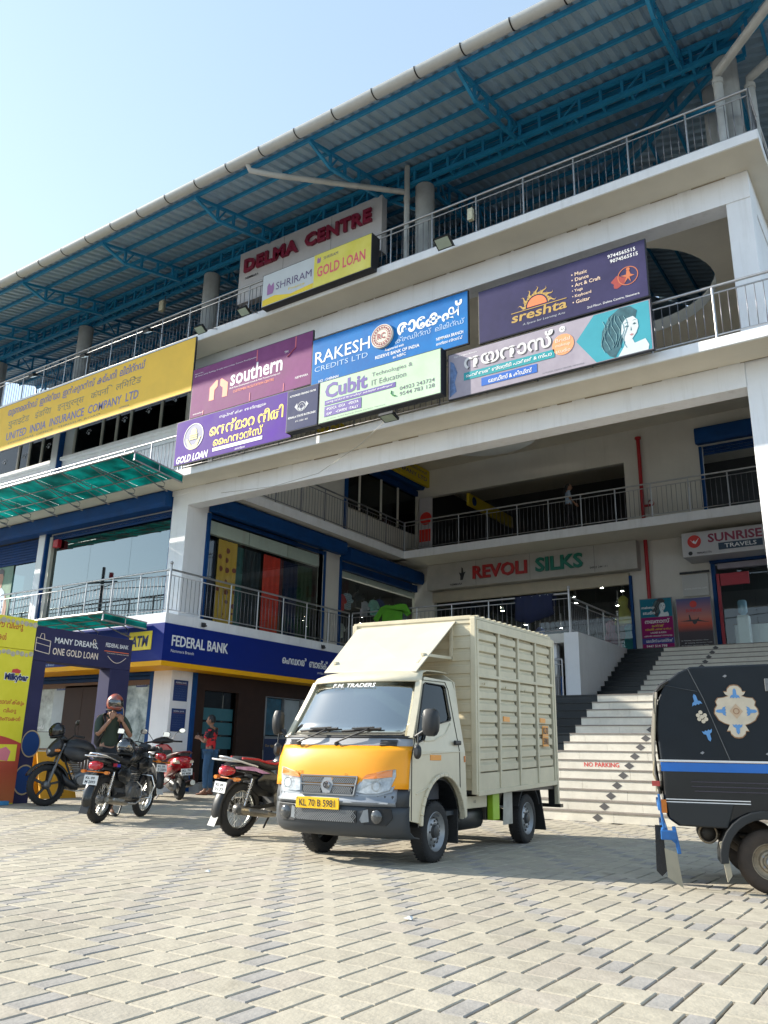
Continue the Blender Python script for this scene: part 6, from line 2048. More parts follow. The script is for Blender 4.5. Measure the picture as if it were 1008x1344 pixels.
BX('rear_post', MB().box(X1 - .04, X1 + .03, Y1 - .01, Y1 + .04, ZB - .22, ZT + .06), creamd, bevel=.005)
BX('tail_step', MB().box(X0, X1 + .05, Y1, Y1 + .10, ZB - .26, ZB - .22).box(X1 - .1, X1 - .02, Y1 - .02, Y1 + .04, ZB - .24, ZB), blackm)
BX('floor', B(X0 + .02, X1 - .02, Y0, Y1, ZB - .04, ZB), blackm)
# chassis
ch = MB()
for x in (-.32, .32): ch.bar((x, -.3, .44), (x, 3.0, .50), .06, .12)
for y in (.8, 1.5, 2.3, 2.9): ch.bar((-.34, y, .48), (.34, y, .48), .06, .08)
TK('chassis_frame', ch, blackm)
TK('cross_sill', B(.35, .66, .66, 1.25, .44, .56), creamd, bevel=.005)
text(trk, 'AGE', (.662, .9, .49), UY, UZ, txk, w=.06, h=.03, local=True)
TK('fuel_tank', MB().loft([(.75, .42, .33, .14, .10), (.8, .42, .33, .17, .12), (1.3, .42, .33, .17, .12), (1.35, .42, .33, .14, .1)], 14, 3.2, 'y'), blackm)
TK('battery_box', B(.4, .62, 1.3, 1.62, .30, .56), M('grease_brown', (.06, .05, .04), .7, var=.3), bevel=.01)
TK('green_fluid_can', B(.63, .70, 1.32, 1.50, .30, .60), M('lime_can', (.33, .55, .02), .45, var=.15), bevel=.008)
q = MB().tube([(-.66, 2.3, .275), (.62, 2.3, .275)], .05, 10).lathe([(0, -.12), (.11, -.08), (.13, 0), (.11, .08), (0, .12)], (0, 2.3, .275), 'x', 14)
q.tube([(0, .4, .42), (0, 2.2, .3)], .035, 8)
for x in (-.42, .42):
    for k in range(4): q.tube([(x, 1.75 + .04 * k, .44 - .02 * k), (x, 2.3, .34 - .02 * k), (x, 2.85 - .04 * k, .46 - .02 * k)], .016, 6)
q.tube([(.4, 1.7, .42), (.44, 2.2, .26)], .02, 8).tube([(-.2, 1.2, .36), (-.1, 1.5, .3), (.1, 2.0, .33), (.3, 2.8, .3)], .03, 8)
TK('rear_axle', q, M('grease_brown', (.06, .05, .04), .7, var=.3))
TK('front_axle', MB().tube([(-.6, 0, .27), (.6, 0, .27)], .04, 8), blackm)
for s_ in (-1, 1):
    TK('mud_guard_panel', B(s_ * .66 - .03, s_ * .66 + .03, 1.78, 1.86, .26, .66).add([(s_ * .70, 1.62, .62), (s_ * .70, 1.86, .62), (s_ * .70, 1.86, .24), (s_ * .70, 1.58, .24)], [(0, 1, 2, 3)]), M('galvanised_panel', (.36, .36, .33), .5, .3, var=.25, sc=6))
    TK('rear_mud_flap', MB().add([(s_ * .74, 2.62, .58), (s_ * .52, 2.62, .58), (s_ * .50, 2.74, .12), (s_ * .76, 2.74, .12), (s_ * .74, 2.64, .58), (s_ * .52, 2.64, .58), (s_ * .50, 2.76, .12), (s_ * .76, 2.76, .12)],
                                 [(0, 1, 2, 3), (7, 6, 5, 4), (0, 4, 5, 1), (1, 5, 6, 2), (2, 6, 7, 3), (3, 7, 4, 0)]), rubber)
    TK('inner_fender', MB().prism(arch((.06, .33), .43, 12, 0, pi) + arch((.06, .33), .41, 12, pi, 0), 'x', s_ * .70, s_ * .40), blackm)
    TK('front_mud_flap', MB().box(s_ * .55, s_ * .72, .40, .42, .14, .45), rubber)
    q = MB().prism(arch((2.3, .30), .36, 12, R(20), pi - R(20)) + arch((2.3, .30), .34, 12, pi - R(20), R(20)), 'x', s_ * .73, s_ * .5)
    TK('rear_fender', q, rubber)


def truck_wheel(par, x, y, s_, r=.272, w_=.075):
    t_ = MB()
    pr_ = [(r * .64, -w_ * .9), (r * .80, -w_), (r * .93, -w_ * .95), (r * .985, -w_ * .72), (r, -w_ * .3), (r, w_ * .3), (r * .985, w_ * .72), (r * .93, w_ * .95), (r * .80, w_), (r * .64, w_ * .9)]
    t_.lathe(pr_, (0, 0, 0), 'x', 40)
    for k in range(40):
        a = 2 * pi * k / 40
        for xx in (-.62, .62):
            c_ = Vector((xx * w_, cos(a) * r, sin(a) * r))
            t_.bar(c_ - Vector((.016, 0, 0)), c_ + Vector((.016, .0, .0)), .012, .006, (0, cos(a), sin(a)))
    wl = TK('wheel', t_, rubber, par)
    wl.location = (x, y, r)
    o_ = s_ * w_
    rm = MB().lathe([(r * .66, o_ * .9), (r * .64, o_ * .97), (r * .60, o_ * .75), (r * .52, o_ * .35), (r * .46, o_ * .30), (r * .40, o_ * .62), (r * .28, o_ * .72), (r * .24, o_ * .60), (0, o_ * .60)], (0, 0, 0), 'x', 32)
    rm.build('rim', M('rim_silver', (.34, .35, .36), .42, .6, var=.2, sc=6), wl, local=True)
    hb = MB().lathe([(r * .22, o_ * .6), (r * .20, o_ * 1.0), (r * .12, o_ * 1.15), (0, o_ * 1.15)], (0, 0, 0), 'x', 18)
    hb.build('hub', M('hub_dark', (.05, .05, .05), .5), wl, local=True)
    nb = MB()
    for k in range(8):
        a = 2 * pi * k / 8
        nb.lathe([(0, o_ * .78), (.011, o_ * .78), (.011, o_ * .66), (0, o_ * .66)], (0, cos(a) * r * .34, sin(a) * r * .34), 'x', 6)
    for k in range(12):
        a = 2 * pi * (k + .5) / 12
        nb.lathe([(0, o_ * .45), (.017, o_ * .45), (.017, o_ * .30)], (0, cos(a) * r * .49, sin(a) * r * .49), 'x', 8)
    nb.build('wheel_nuts', M('hub_dark', (.05, .05, .05), .5), wl, local=True)
    return wl


for s_ in (1, -1):
    truck_wheel(trk, s_ * .625, 0.0, s_)
    truck_wheel(trk, s_ * .64, 2.29, s_)

# ================================================================== AUTO RICKSHAW (rear part in view)
AU = thing('auto_rickshaw', 'black three wheeled auto rickshaw with blue stripe and cream medallion on its canvas', 'auto rickshaw', (-1.4135, 7.1546, 0), R(17))


def AT(name, mb, mat, **k): return mb.build(name, mat, AU, local=True, **k)


canv = M('black_canvas', (.008, .012, .017), .48, var=.25, sc=3, bump=.25, bs=7, spec=.3)
AW = 1.28
cp_ = [(-.62, .955), (-.635, 1.2), (-.60, 1.45), (-.53, 1.585), (-.44, 1.655), (-.34, 1.70), (.5, 1.725), (1.3, 1.715), (1.85, 1.67), (2.02, 1.60), (1.95, 1.5), (1.3, 1.55), (1.3, .955)]
AT('canvas_hood', MB().prism(cp_, 'y', .0, AW, False), canv, bevel=.11, seg=5)
AT('hood_seam', MB().tube([(-.36, -.004, 1.69), (-.26, -.006, 1.45), (-.10, -.006, .97)], .004, 5).tube([(-.60, -.004, 1.56), (-.30, -.006, 1.50)], .003, 5), M('seam_grey', (.035, .042, .05), .6))
hi = MB()
for i in range(9): hi.tube([(-.575 + .01 * sin(i), -.002, 1.0 + i * .06), (-.50, -.006, 1.02 + i * .06 + .01 * sin(i * 2))], .006, 5)
tub = [(-.62, .945), (-.62, .66), (-.60, .52), (-.52, .465), (-.15, .455), (-.10, .50), (.0, .55), (.24, .55), (.34, .50), (.40, .42), (1.3, .42), (1.9, .5), (2.2, .9), (2.1, .945)]
AT('body_tub', MB().prism(tub, 'y', .01, AW - .01), blackg, bevel=.035, seg=3)
AT('blue_stripe', MB().box(-.622, 2.1, -.006, .012, .875, .945), M('stripe_blue', (.0, .13, .50), .25, var=.1, coat=.5), bevel=.003)
AT('white_trim', MB().bar((-.63, -.008, .958), (2.1, -.008, .958), .010, .014), M('trim_white', (.7, .7, .7), .35))
for z in (.665, .645): AT('lower_trim', MB().bar((-.60, -.002, z), (.02, -.002, z), .008, .007), M('trim_white', (.7, .7, .7), .35))
for z in (.80, .765, .73): AT('tub_groove', MB().bar((-.40 if z > .74 else -.38, .006, z), (1.2, .006, z), .012, .006), M('groove_dim', (.05, .04, .06), .3))
AT('lower_skirt', MB().prism([(-.60, .64), (-.585, .53), (-.5, .47), (-.16, .46), (-.10, .64)], 'y', -.012, .02), M('skirt_black', (.010, .012, .014), .5), bevel=.01)
# wheel arch flare
fl = arch((.12, .24), .36, 14, R(5), R(185))
f2 = arch((.12, .24), .30, 14, R(185), R(5))
AT('mudguard', MB().prism(fl + f2, 'y', -.05, .28), M('skirt_black', (.010, .012, .014), .5), bevel=.02)
AT('mudguard_flap', MB().add([(-.235, -.04, .36), (-.19, -.04, .38), (-.165, -.05, .13), (-.20, -.05, .08), (-.235, .02, .36), (-.19, .02, .38), (-.165, .02, .13), (-.20, .02, .08)],
                             [(0, 1, 2, 3), (7, 6, 5, 4), (0, 4, 5, 1), (1, 5, 6, 2), (2, 6, 7, 3), (3, 7, 4, 0)]), M('flap_beige', (.30, .27, .20), .7, var=.2))


def auto_wheel(x, y):
    r = .235
    w_ = AT('wheel', MB().lathe([(.12, -.05), (.16, -.058), (.20, -.056), (.228, -.035), (.235, 0), (.228, .035), (.20, .056), (.16, .058), (.12, .05)], (0, 0, 0), 'y', 36), M('tyre_dusty', (.055, .04, .03), .85, var=.4, sc=9, bump=.3))
    w_.location = (x, y, r)
    MB().lathe([(.135, -.05), (.13, -.056), (.115, -.045), (.10, -.03), (.085, -.03), (.075, -.055), (.06, -.058), (.05, -.045), (.02, -.045), (0, -.05)], (0, 0, 0), 'y', 28).build('rim', M('rim_rusty_silver', (.34, .28, .20), .5, .5, var=.45, sc=9), w_, local=True)
    MB().lathe([(.035, -.05), (.033, -.085), (0, -.09)], (0, 0, 0), 'y', 14).build('hub_cap', MATS['rim_silver'], w_, local=True)
    q = MB()
    for k in range(5): q.lathe([(0, -.066), (.008, -.066), (.008, -.05)], (.062 * cos(k * 2 * pi / 5), 0, .062 * sin(k * 2 * pi / 5)), 'y', 6)
    q.build('wheel_nuts', steeld, w_, local=True)


auto_wheel(.12, .06)
auto_wheel(.12, AW - .1)
auto_wheel(2.02, AW / 2)
AT('silencer', MB().lathe([(0, 0), (.06, .01), (.075, .03), (.075, .28), (.05, .30), (0, .30)], (-.30, .16, .41), 'y', 18).tube([(-.3, .3, .42), (-.1, .35, .4), (.1, .4, .38)], .02, 8), M('silencer_dark', (.05, .045, .04), .5, .4, var=.4))
AT('silencer_rim', MB().torus(.068, .01, (-.3, .155, .41), 'y', 20, 8), M('dull_bronze', (.25, .2, .14), .5, .6))
AT('rear_axle', MB().tube([(.12, .05, .24), (.12, AW - .05, .24)], .035, 10).tube([(-.15, .3, .42), (.05, .25, .26)], .03, 8).tube([(-.28, .5, .44), (-.05, .45, .30), (.12, .4, .24)], .05, 8).lathe([(0, -.2), (.12, -.14), (.13, .1), (0, .2)], (-.05, .6, .38), 'y', 14), M('grease_brown', (.06, .05, .04), .7, var=.3))
# rear face: canvas curtain, blue guard, flaps
cv = M('grey_tarpaulin', (.14, .13, .11), .75, var=.3, sc=4, bump=.4, bs=8)
q = MB()
n = 10
for j in range(6):
    pass
vs, fs = [], []
for i in range(n + 1):
    y = .02 + (AW - .04) * i / n
    for j, (x, z) in enumerate([(-.50, 1.585), (-.615, 1.50), (-.65, 1.2), (-.66, 1.0), (-.655, .86), (-.63, .70)]):
        vs.append((x + .012 * sin(i * 1.9 + j), y, z))
for i in range(n):
    for j in range(5): fs.append((i * 6 + j, i * 6 + j + 1, (i + 1) * 6 + j + 1, (i + 1) * 6 + j))
sol(AT('rear_curtain', MB().add(vs, fs, True), cv), .01)
AT('curtain_strap', MB().bar((-.63, .0, 1.45), (-.655, .0, 1.12), .03, .008), M('strap_khaki', (.38, .33, .22), .7))
AT('curtain_hem', MB().tube([(-.52, 0, 1.585), (-.58, 0, 1.55), (-.62, 0, 1.50)], .014, 6).tube([(-.635, 0, 1.5), (-.645, -.01, 1.4), (-.64, -.01, 1.32)], .006, 5), blackm)
AT('curtain_rope', MB().tube([(-.67, .0, .95), (-.685, -.01, .85), (-.66, 0, .78), (-.67, 0, .72)], .006, 5), M('rope_tan', (.3, .25, .16), .8))
AT('red_strip', MB().box(-.70, -.64, -.01, .01, .76, .80), M('faded_red', (.45, .06, .05), .6))
bf = M('blue_guard', (.02, .13, .38), .4, var=.25, sc=8)
q = MB().bar((-.655, .02, .70), (-.63, .02, .40), .05, .02).bar((-.65, .02, .44), (-.54, .02, .34), .05, .03).bar((-.65, .0, .60), (-.65, AW, .60), .035, .05).bar((-.63, 0, .42), (-.63, AW, .42), .05).bar((-.56, .02, .46), (-.53, .02, .26), .05, .03)
q.box(-.66, -.54, -.01, .03, .36, .43)
AT('rear_guard', q, bf, bevel=.006)
AT('amber_marker', MB().box(-.64, -.60, -.012, .01, .56, .66), MATS['amber_lamp'])
AT('hanging_flap', MB().add([(-.64, -.01, .30), (-.55, -.01, .27), (-.52, -.02, .02), (-.63, -.02, .09), (-.64, .0, .30), (-.55, .0, .27), (-.52, -.01, .02), (-.63, -.01, .09)],
                            [(0, 1, 2, 3), (7, 6, 5, 4), (0, 4, 5, 1), (1, 5, 6, 2), (2, 6, 7, 3), (3, 7, 4, 0)]), M('flap_beige', (.30, .27, .20), .7, var=.2))
AT('rubber_strap', MB().add([(-.70, .1, .46), (-.64, .1, .46), (-.63, .1, .12), (-.67, .1, .08), (-.71, .1, .12), (-.70, .12, .46), (-.64, .12, .46), (-.63, .12, .12), (-.67, .12, .08), (-.71, .12, .12)],
                            [(0, 1, 2, 3, 4), (9, 8, 7, 6, 5), (0, 5, 6, 1), (1, 6, 7, 2), (3, 8, 9, 4), (4, 9, 5, 0)]), rubber)
AT('hood_clip', MB().box(.21, .35, -.012, .0, 1.50, 1.60), M('clip_grey', (.18, .18, .18), .4, .4), bevel=.004)
for x, z in ((-.30, 1.02), (.18, 1.02), (-.08, 1.62)):
    AT('hood_stud', MB().add([(x - .018, -.006, z), (x, -.006, z - .010), (x + .016, -.006, z + .003), (x + .004, -.006, z + .014)], [(0, 1, 2, 3)]), M('stud_grey', (.25, .25, .26), .5))
# medallion decals
md = M('medallion_cream', (.58, .50, .38), .6, var=.12, sc=9)
mo = M('medallion_edge', (.30, .16, .08), .6)
mb_ = M('medallion_blue', (.10, .26, .52), .5, var=.2, sc=9)


def medal_poly(s=1.):
    q = [(0, .22), (.03, .215), (.055, .19), (.06, .165), (.085, .165), (.075, .145), (.05, .13), (.09, .115), (.135, .11), (.155, .08), (.145, .05), (.165, .02), (.17, -.02), (.15, -.055)]
    h = q + [(x, -z) for x, z in [(.14, .075), (.10, .10), (.06, .115), (.075, .145), (.085, .165), (.06, .165), (.055, .19), (.03, .215)]]
    L = h + [(0, -.22)] + [(-x, z) for x, z in h[::-1][:-1]]
    return [(x * s, z * s) for x, z in L][::-1]


mc = (-.02, 1.345)
shape(medal_poly(1.04), (mc[0], -.003, mc[1]), UX, UZ, .95, .92, .004).build('medallion_border', mo, AU, local=True)
shape(medal_poly(.99), (mc[0], -.003, mc[1]), UX, UZ, .95, .92, .007).build('medallion', md, AU, local=True)
fleur = [(0, .05), (.012, .035), (.014, .0), (.03, -.008), (.038, -.03), (.022, -.022), (.012, -.03), (.0, -.022), (-.012, -.03), (-.022, -.022), (-.038, -.03), (-.03, -.008), (-.014, 0), (-.012, .035)][::-1]


def rotp(p, a): return [(x * cos(a) - y * sin(a), x * sin(a) + y * cos(a)) for x, y in p]


for dx, dz, a in ((0, .13, 0), (0, -.13, pi), (.105, 0, -pi / 2), (-.105, 0, pi / 2)):
    shape(rotp(fleur, a), (mc[0] + dx, -.003, mc[1] + dz), UX, UZ, 1.0, 1.0, .010).build('fleur_motif', mb_, AU, local=True)
dm = shape([(0, -.06), (.05, 0), (0, .06), (-.05, 0)], (mc[0], -.003, mc[1]), UX, UZ, 1, 1, .010)
dm.build('centre_diamond', M('medallion_tan', (.50, .36, .24), .6), AU, local=True)
ringp(.018, .024, 16, o=(mc[0], -.003, mc[1]), u=UX, v=UZ, lift=.013).build('centre_ring', mo, AU, local=True)
for x, z, a, mt in ((-.315, 1.425, .25, mb_), (-.245, 1.165, pi + .25, mb_)):
    shape(rotp(fleur, a), (x, -.003, z), UX, UZ, 1.05, 1.15, .006).build('fleur_motif', mt, AU, local=True)
q = MB()
for dx, dz in ((0, 0), (.0, .035), (.0, -.035), (.026, .012), (-.026, .012), (.026, -.018), (-.026, -.018)): shape(circ(10, .016), (-.28 + dx + dz * -.25, -.003, 1.30 + dz), UX, UZ, lift=.006, mb=q)
q.build('rosette_motif', md, AU, local=True)
# unseen front for other viewpoints
AT('windscreen_frame', MB().bar((2.02, .05, 1.6), (2.2, .05, .92), .04).bar((2.02, AW - .05, 1.6), (2.2, AW - .05, .92), .04).bar((2.2, .05, .92), (2.2, AW - .05, .92), .04), blackg)
AT('windscreen', MB().add([(2.03, .08, 1.56), (2.2, .08, .94), (2.2, AW - .08, .94), (2.03, AW - .08, 1.56)], [(0, 1, 2, 3)]), MATS['dark_tinted_glass'])
AT('handlebar', MB().tube([(1.85, .35, 1.0), (1.95, AW / 2, .98), (1.85, AW - .35, 1.0)], .016, 8).tube([(1.95, AW / 2, .98), (2.02, AW / 2, .3)], .025, 8), blackm)
AT('front_seat', MB().box(1.35, 1.7, .3, AW - .3, .45, .75), MATS['seat_cloth'], bevel=.04)
AT('rear_seat', MB().box(.3, .75, .08, AW - .08, .5, .85), MATS['seat_cloth'], bevel=.04)
# ================================================================== MOTORCYCLES
spokem = M('spoke_steel', (.5, .5, .48), .3, .9)
engm = M('engine_alloy', (.17, .17, .17), .45, .6, var=.3, sc=10)
exm = M('exhaust_steel', (.34, .31, .26), .3, .85, var=.3, sc=6)
redlens = M('tail_lamp_red', (.50, .01, .02), .12, var=.15, coat=1)
orl = M('blinker_orange', (.75, .22, .02), .15, coat=1)
platew = M('plate_white', (.70, .70, .68), .45, var=.06)


def bike_wheel(t, x, r, rw, alloy=False, rear=True):
    prof = [(r - rw * 1.0, -rw * .62), (r - rw * .5, -rw * .66), (r - rw * .12, -rw * .42), (r, -rw * .12), (r, rw * .12), (r - rw * .12, rw * .42), (r - rw * .5, rw * .66), (r - rw, rw * .62)]
    w_ = MB().lathe(prof, (0, 0, 0), 'y', 40)
    for k in range(36):
        a = 2 * pi * k / 36
        c = Vector((cos(a) * (r - .001), 0, sin(a) * (r - .001)))
        w_.bar(c + Vector((0, -.026, 0)), c + Vector((0, .026, 0)), .012, .008, (cos(a), 0, sin(a)))
    wl = w_.build('wheel', rubber, t, local=True)
    wl.location = (x, 0, r)
    ri = r - rw
    MB().lathe([(ri + .004, -.03), (ri - .012, -.034), (ri - .022, -.02), (ri - .022, .02), (ri - .012, .034), (ri + .004, .03)], (0, 0, 0), 'y', 40).build('rim', M('rim_chrome', (.55, .55, .52), .25, .9) if not alloy else blackm, wl, local=True)
    if alloy:
        q = MB()
        for k in range(5):
            a = 2 * pi * k / 5 + .3
            q.bar((cos(a) * .03, 0, sin(a) * .03), (cos(a + .1) * (ri - .02), 0, sin(a + .1) * (ri - .02)), .035, .03, (0, 1, 0))
        q.build('alloy_spokes', blackm, wl, local=True)
    else:
        q = MB()
        for k in range(36):
            a = 2 * pi * k / 36
            b_ = a + (.5 if k % 2 else -.5)
            sy = .035 if (k // 2) % 2 else -.035
            q.bar((cos(b_) * .05, sy, sin(b_) * .05), (cos(a) * (ri - .02), 0, sin(a) * (ri - .02)), .0035)
        q.build('wire_spokes', spokem, wl, local=True)
    MB().lathe([(0, -.075), (.03, -.07), (.055, -.05), (.065, -.03), (.065, .03), (.055, .05), (.03, .07), (0, .075)], (0, 0, 0), 'y', 20).build('hub', engm, wl, local=True)
    return wl


def motorcycle(label, loc, heading, steer=0., panel=blackg, accent=None, seatm=None, alloy=False, ptext='KL 70 1234', lamp=True, rack=True, lean=4., cowl=False, guard=True, splash=True):
    t = thing('motorcycle', label, 'motorcycle', loc, heading, 'motorcycles parked along the front')
    t.rotation_euler = (R(-lean), 0, heading)
    t.rotation_mode = 'XYZ'
    A = lambda n, mb, m, **k: mb.build(n, m, t, local=True, **k)
    seatm = seatm or M('seat_vinyl', (.018, .018, .02), .55, var=.15)
    bike_wheel(t, 0, .305, .085, alloy)
    fw = bike_wheel(t, 1.26, .305, .072, alloy, False)
    fw.rotation_euler = (0, 0, steer)
    # swingarm, frame, engine
    q = MB()
    for s in (-1, 1): q.bar((0, s * .085, .305), (.50, s * .10, .36), .03, .045)
    q.tube([(.50, 0, .36), (.52, 0, .62), (.78, 0, .80), (1.06, 0, .90), (1.0, 0, .66), (.86, 0, .34), (.52, 0, .30)], .018, 8)
    for s in (-1, 1): q.tube([(.50, s * .07, .62), (.18, s * .10, .70), (-.12, s * .09, .76)], .013, 8)
    A('frame', q, blackm)
    q = MB().loft([(.46, 0, .40, .11, .10), (.52, 0, .40, .14, .135), (.80, 0, .38, .14, .13), (.86, 0, .38, .10, .09)], 16, 3.2, 'x')
    q.lathe([(0, -.17), (.09, -.165), (.105, -.14), (.105, .14), (.09, .165), (0, .17)], (.60, 0, .38), 'y', 22).lathe([(0, -.165), (.07, -.16), (.08, -.13), (.08, .13), (.07, .16), (0, .165)], (.78, 0, .36), 'y', 20)
    A('engine_block', q, engm)
    q = MB()
    for k in range(8): q.loft([(.50 + .0 * k, 0, 0, .01, .01)] * 0 or [(.46 + .027 * k, .80 + .012 * k, 0, .075, .085), (.46 + .027 * k + .012, .80 + .012 * k, 0, .075, .085)], 12, 3.5, 'z')
    A('cylinder_fins', q, engm)
    # exhaust on the right (-y)
    A('exhaust_header', MB().tube([(.86, -.04, .52), (.98, -.08, .44), (.94, -.11, .26), (.72, -.14, .22), (.42, -.15, .245)], .019, 10), chrome)
    A('muffler', MB().tube([(.46, -.15, .24), (.36, -.155, .25), (.30, -.16, .26), (-.10, -.165, .31), (-.14, -.165, .315)], [.022, .03, .043, .047, .036], 16).tube([(-.14, -.165, .315), (-.145, -.165, .316)], .022, 12), exm)
    A('muffler_heat_shield', MB().bar((.28, -.205, .285), (-.02, -.21, .32), .012, .035), chrome)
    # chain case / shocks / brake
    A('chain_cover', MB().loft([(-.05, .115, .33, .02, .06), (.0, .115, .33, .022, .08), (.45, .12, .39, .022, .05), (.5, .12, .39, .018, .03)], 10, 2.5, 'x'), blackm)
    for s in (-1, 1):
        sh_ = MB().tube([(-.02, s * .115, .36), (.06, s * .115, .66)], .012, 8)
        pts = [Vector((-.015 + .065 * k / 56 * 1.0, s * .115, .40 + .22 * k / 56)) + Vector((cos(k * .9) * .026, sin(k * .9) * .026, 0)) for k in range(57)]
        sh_.tube(pts, .005, 5)
        A('shock_absorber', sh_, chrome)
    # tank, seat, panels, tail
    A('fuel_tank', MB().loft([(.54, 0, .80, .07, .05), (.60, 0, .83, .11, .09), (.72, 0, .87, .135, .115), (.88, 0, .88, .145, .12), (1.0, 0, .87, .12, .105), (1.06, 0, .86, .07, .07)], 20, 2.5, 'x'), panel)
    A('tank_cap', MB().lathe([(.04, .975), (.038, .995), (0, .998)], (.86, 0, 0), 'z', 16), chrome)
    A('seat', MB().loft([(-.16, 0, .86, .07, .02), (-.10, 0, .865, .115, .045), (.12, 0, .85, .125, .05), (.24, 0, .815, .12, .05), (.38, 0, .79, .125, .05), (.52, 0, .80, .09, .05), (.60, 0, .83, .05, .035)], 18, 2.8, 'x'), seatm)
    for s in (-1, 1):
        A('side_cover', MB().loft([(.14, s * .12, .62, .015, .03), (.22, s * .13, .63, .02, .09), (.42, s * .135, .60, .022, .12), (.52, s * .12, .60, .015, .06)], 12, 2.6, 'x'), panel)
    A('tail_cowl', MB().loft([(-.26, 0, .80, .06, .03), (-.20, 0, .80, .09, .05), (.0, 0, .78, .115, .055), (.3, 0, .72, .125, .06), (.42, 0, .70, .12, .04)], 16, 2.8, 'x'), panel)
    if accent:
        for s in (-1, 1):
            A('tail_stripe', MB().prism([(-.24, .80), (.05, .80), (.40, .70), (.42, .66), (.10, .745), (-.22, .775)], 'y', s * .122 - .004, s * .122 + .004), accent)
            A('tank_stripe', MB().prism([(.60, .84), (.74, .90), (1.0, .90), (.98, .86), (.76, .84)], 'y', s * .147 - .003, s * .147 + .003), accent)
    # fenders
    def fend(cx, r, a0, a1, w_, n=14):
        vs, fs = [], []
        for i in range(n + 1):
            a = a0 + (a1 - a0) * i / n
            for u_, dr in ((-1, -.025), (-.8, 0), (-.3, .012), (.3, .012), (.8, 0), (1, -.025)):
                vs.append((cx + cos(a) * (r + dr), u_ * w_, .305 + sin(a) * (r + dr)))
        for i in range(n):
            for j in range(5): fs.append((i * 6 + j, i * 6 + j + 1, (i + 1) * 6 + j + 1, (i + 1) * 6 + j))
        return MB().add(vs, fs, True)
    sol(A('rear_fender', fend(0, .36, R(80), R(205), .075), panel if not accent else blackm), .006)
    f_ = sol(A('front_fender', fend(1.26, .335, R(25), R(170), .055), panel), .006)
    A('mud_flap', MB().add([(-.33, -.06, .30), (-.33, .06, .30), (-.40, .06, .14), (-.40, -.06, .14), (-.335, -.06, .30), (-.335, .06, .30), (-.405, .06, .14), (-.405, -.06, .14)], [(0, 1, 2, 3), (7, 6, 5, 4), (0, 4, 5, 1), (1, 5, 6, 2), (2, 6, 7, 3), (3, 7, 4, 0)]), M('mudflap_white', (.5, .5, .48), .6) if accent else blackm)
    # tail lamp, blinkers, plate
    A('tail_lamp', MB().loft([(-.34, 0, .735, .045, .03), (-.31, 0, .74, .075, .055), (-.22, 0, .75, .085, .06), (-.18, 0, .75, .07, .05)], 16, 2.6, 'x'), redlens)
    for s in (-1, 1):
        A('rear_blinker', MB().loft([(-.27, s * .17, .66, .03, .022), (-.22, s * .17, .66, .034, .026), (-.19, s * .17, .66, .02, .015)], 12, 2, 'x').tube([(-.22, 0, .66), (-.22, s * .15, .66)], .008, 6), orl)
        A('front_blinker', MB().loft([(1.15, s * .19, .80, .02, .015), (1.18, s * .19, .80, .034, .026), (1.23, s * .19, .80, .03, .022)], 12, 2, 'x').tube([(1.17, 0, .80), (1.17, s * .17, .80)], .008, 6), orl)
    pl = A('number_plate', MB().add([(-.345, -.10, .50), (-.345, .10, .50), (-.325, .10, .62), (-.325, -.10, .62), (-.337, -.10, .50), (-.337, .10, .50), (-.317, .10, .62), (-.317, -.10, .62)], [(0, 1, 2, 3), (7, 6, 5, 4), (0, 4, 5, 1), (1, 5, 6, 2), (2, 6, 7, 3), (3, 7, 4, 0)]), platew)
    a_, b_ = ptext
    uu, vv = (0, -1, 0), Vector((.02, 0, .12)).normalized()
    text(t, a_, (-.333, .075, .57), uu, vv, txk, w=.13, h=.032, bold=.02, local=True)
    text(t, b_, (-.341, .075, .518), uu, vv, txk, w=.15, h=.036, bold=.02, local=True)
    if rack:
        A('grab_rail', MB().tube([(.10, -.14, .80), (-.10, -.15, .84), (-.26, -.12, .88), (-.34, -.05, .90), (-.34, .05, .90), (-.26, .12, .88), (-.10, .15, .84), (.10, .14, .80)], .012, 8).tube([(-.12, -.13, .85), (-.42, -.08, .87), (-.42, .08, .87), (-.12, .13, .85)], .010, 8).bar((-.3, -.1, .87), (-.3, .1, .87), .02, .01), chrome if accent is None else M('rack_white', (.6, .6, .6), .35, .3))
    # fork, headlamp, bars, mirrors
    q = MB()
    for s in (-1, 1): q.tube([(1.26, s * .075, .305), (1.05, s * .075, .92)], .017, 10).tube([(1.24, s * .075, .36), (1.17, s * .075, .58)], .024, 10)
    q.bar((1.06, -.09, .90), (1.06, .09, .90), .03, .03).bar((1.12, -.09, .74), (1.12, .09, .74), .03, .03)
    A('front_fork', q, engm)
    if cowl:
        A('headlamp_cowl', MB().loft([(1.08, 0, .90, .09, .10), (1.14, 0, .88, .13, .14), (1.22, 0, .83, .11, .12), (1.28, 0, .80, .06, .07)], 18, 2.5, 'x'), panel)
        A('headlamp', MB().loft([(1.22, 0, .82, .09, .06), (1.285, 0, .80, .065, .045), (1.295, 0, .80, .04, .03)], 16, 2.4, 'x'), MATS['lamp_lens'])
    else:
        A('headlamp', MB().lathe([(0, 1.10), (.06, 1.11), (.09, 1.16), (.095, 1.20), (.085, 1.215), (0, 1.225)], (0, 0, .83), 'x', 22), chrome)
    A('instrument_pod', MB().loft([(.0, 0, 0, .01, .01)] * 0 or [(1.02, 0, .97, .08, .035), (1.08, 0, 1.0, .10, .045), (1.12, 0, .98, .08, .03)], 14, 3, 'x'), blackm)
    A('handlebar', MB().tube([(.86, -.37, .98), (.98, -.26, 1.02), (1.04, -.08, .95), (1.04, .08, .95), (.98, .26, 1.02), (.86, .37, .98)], .011, 8), blackm)
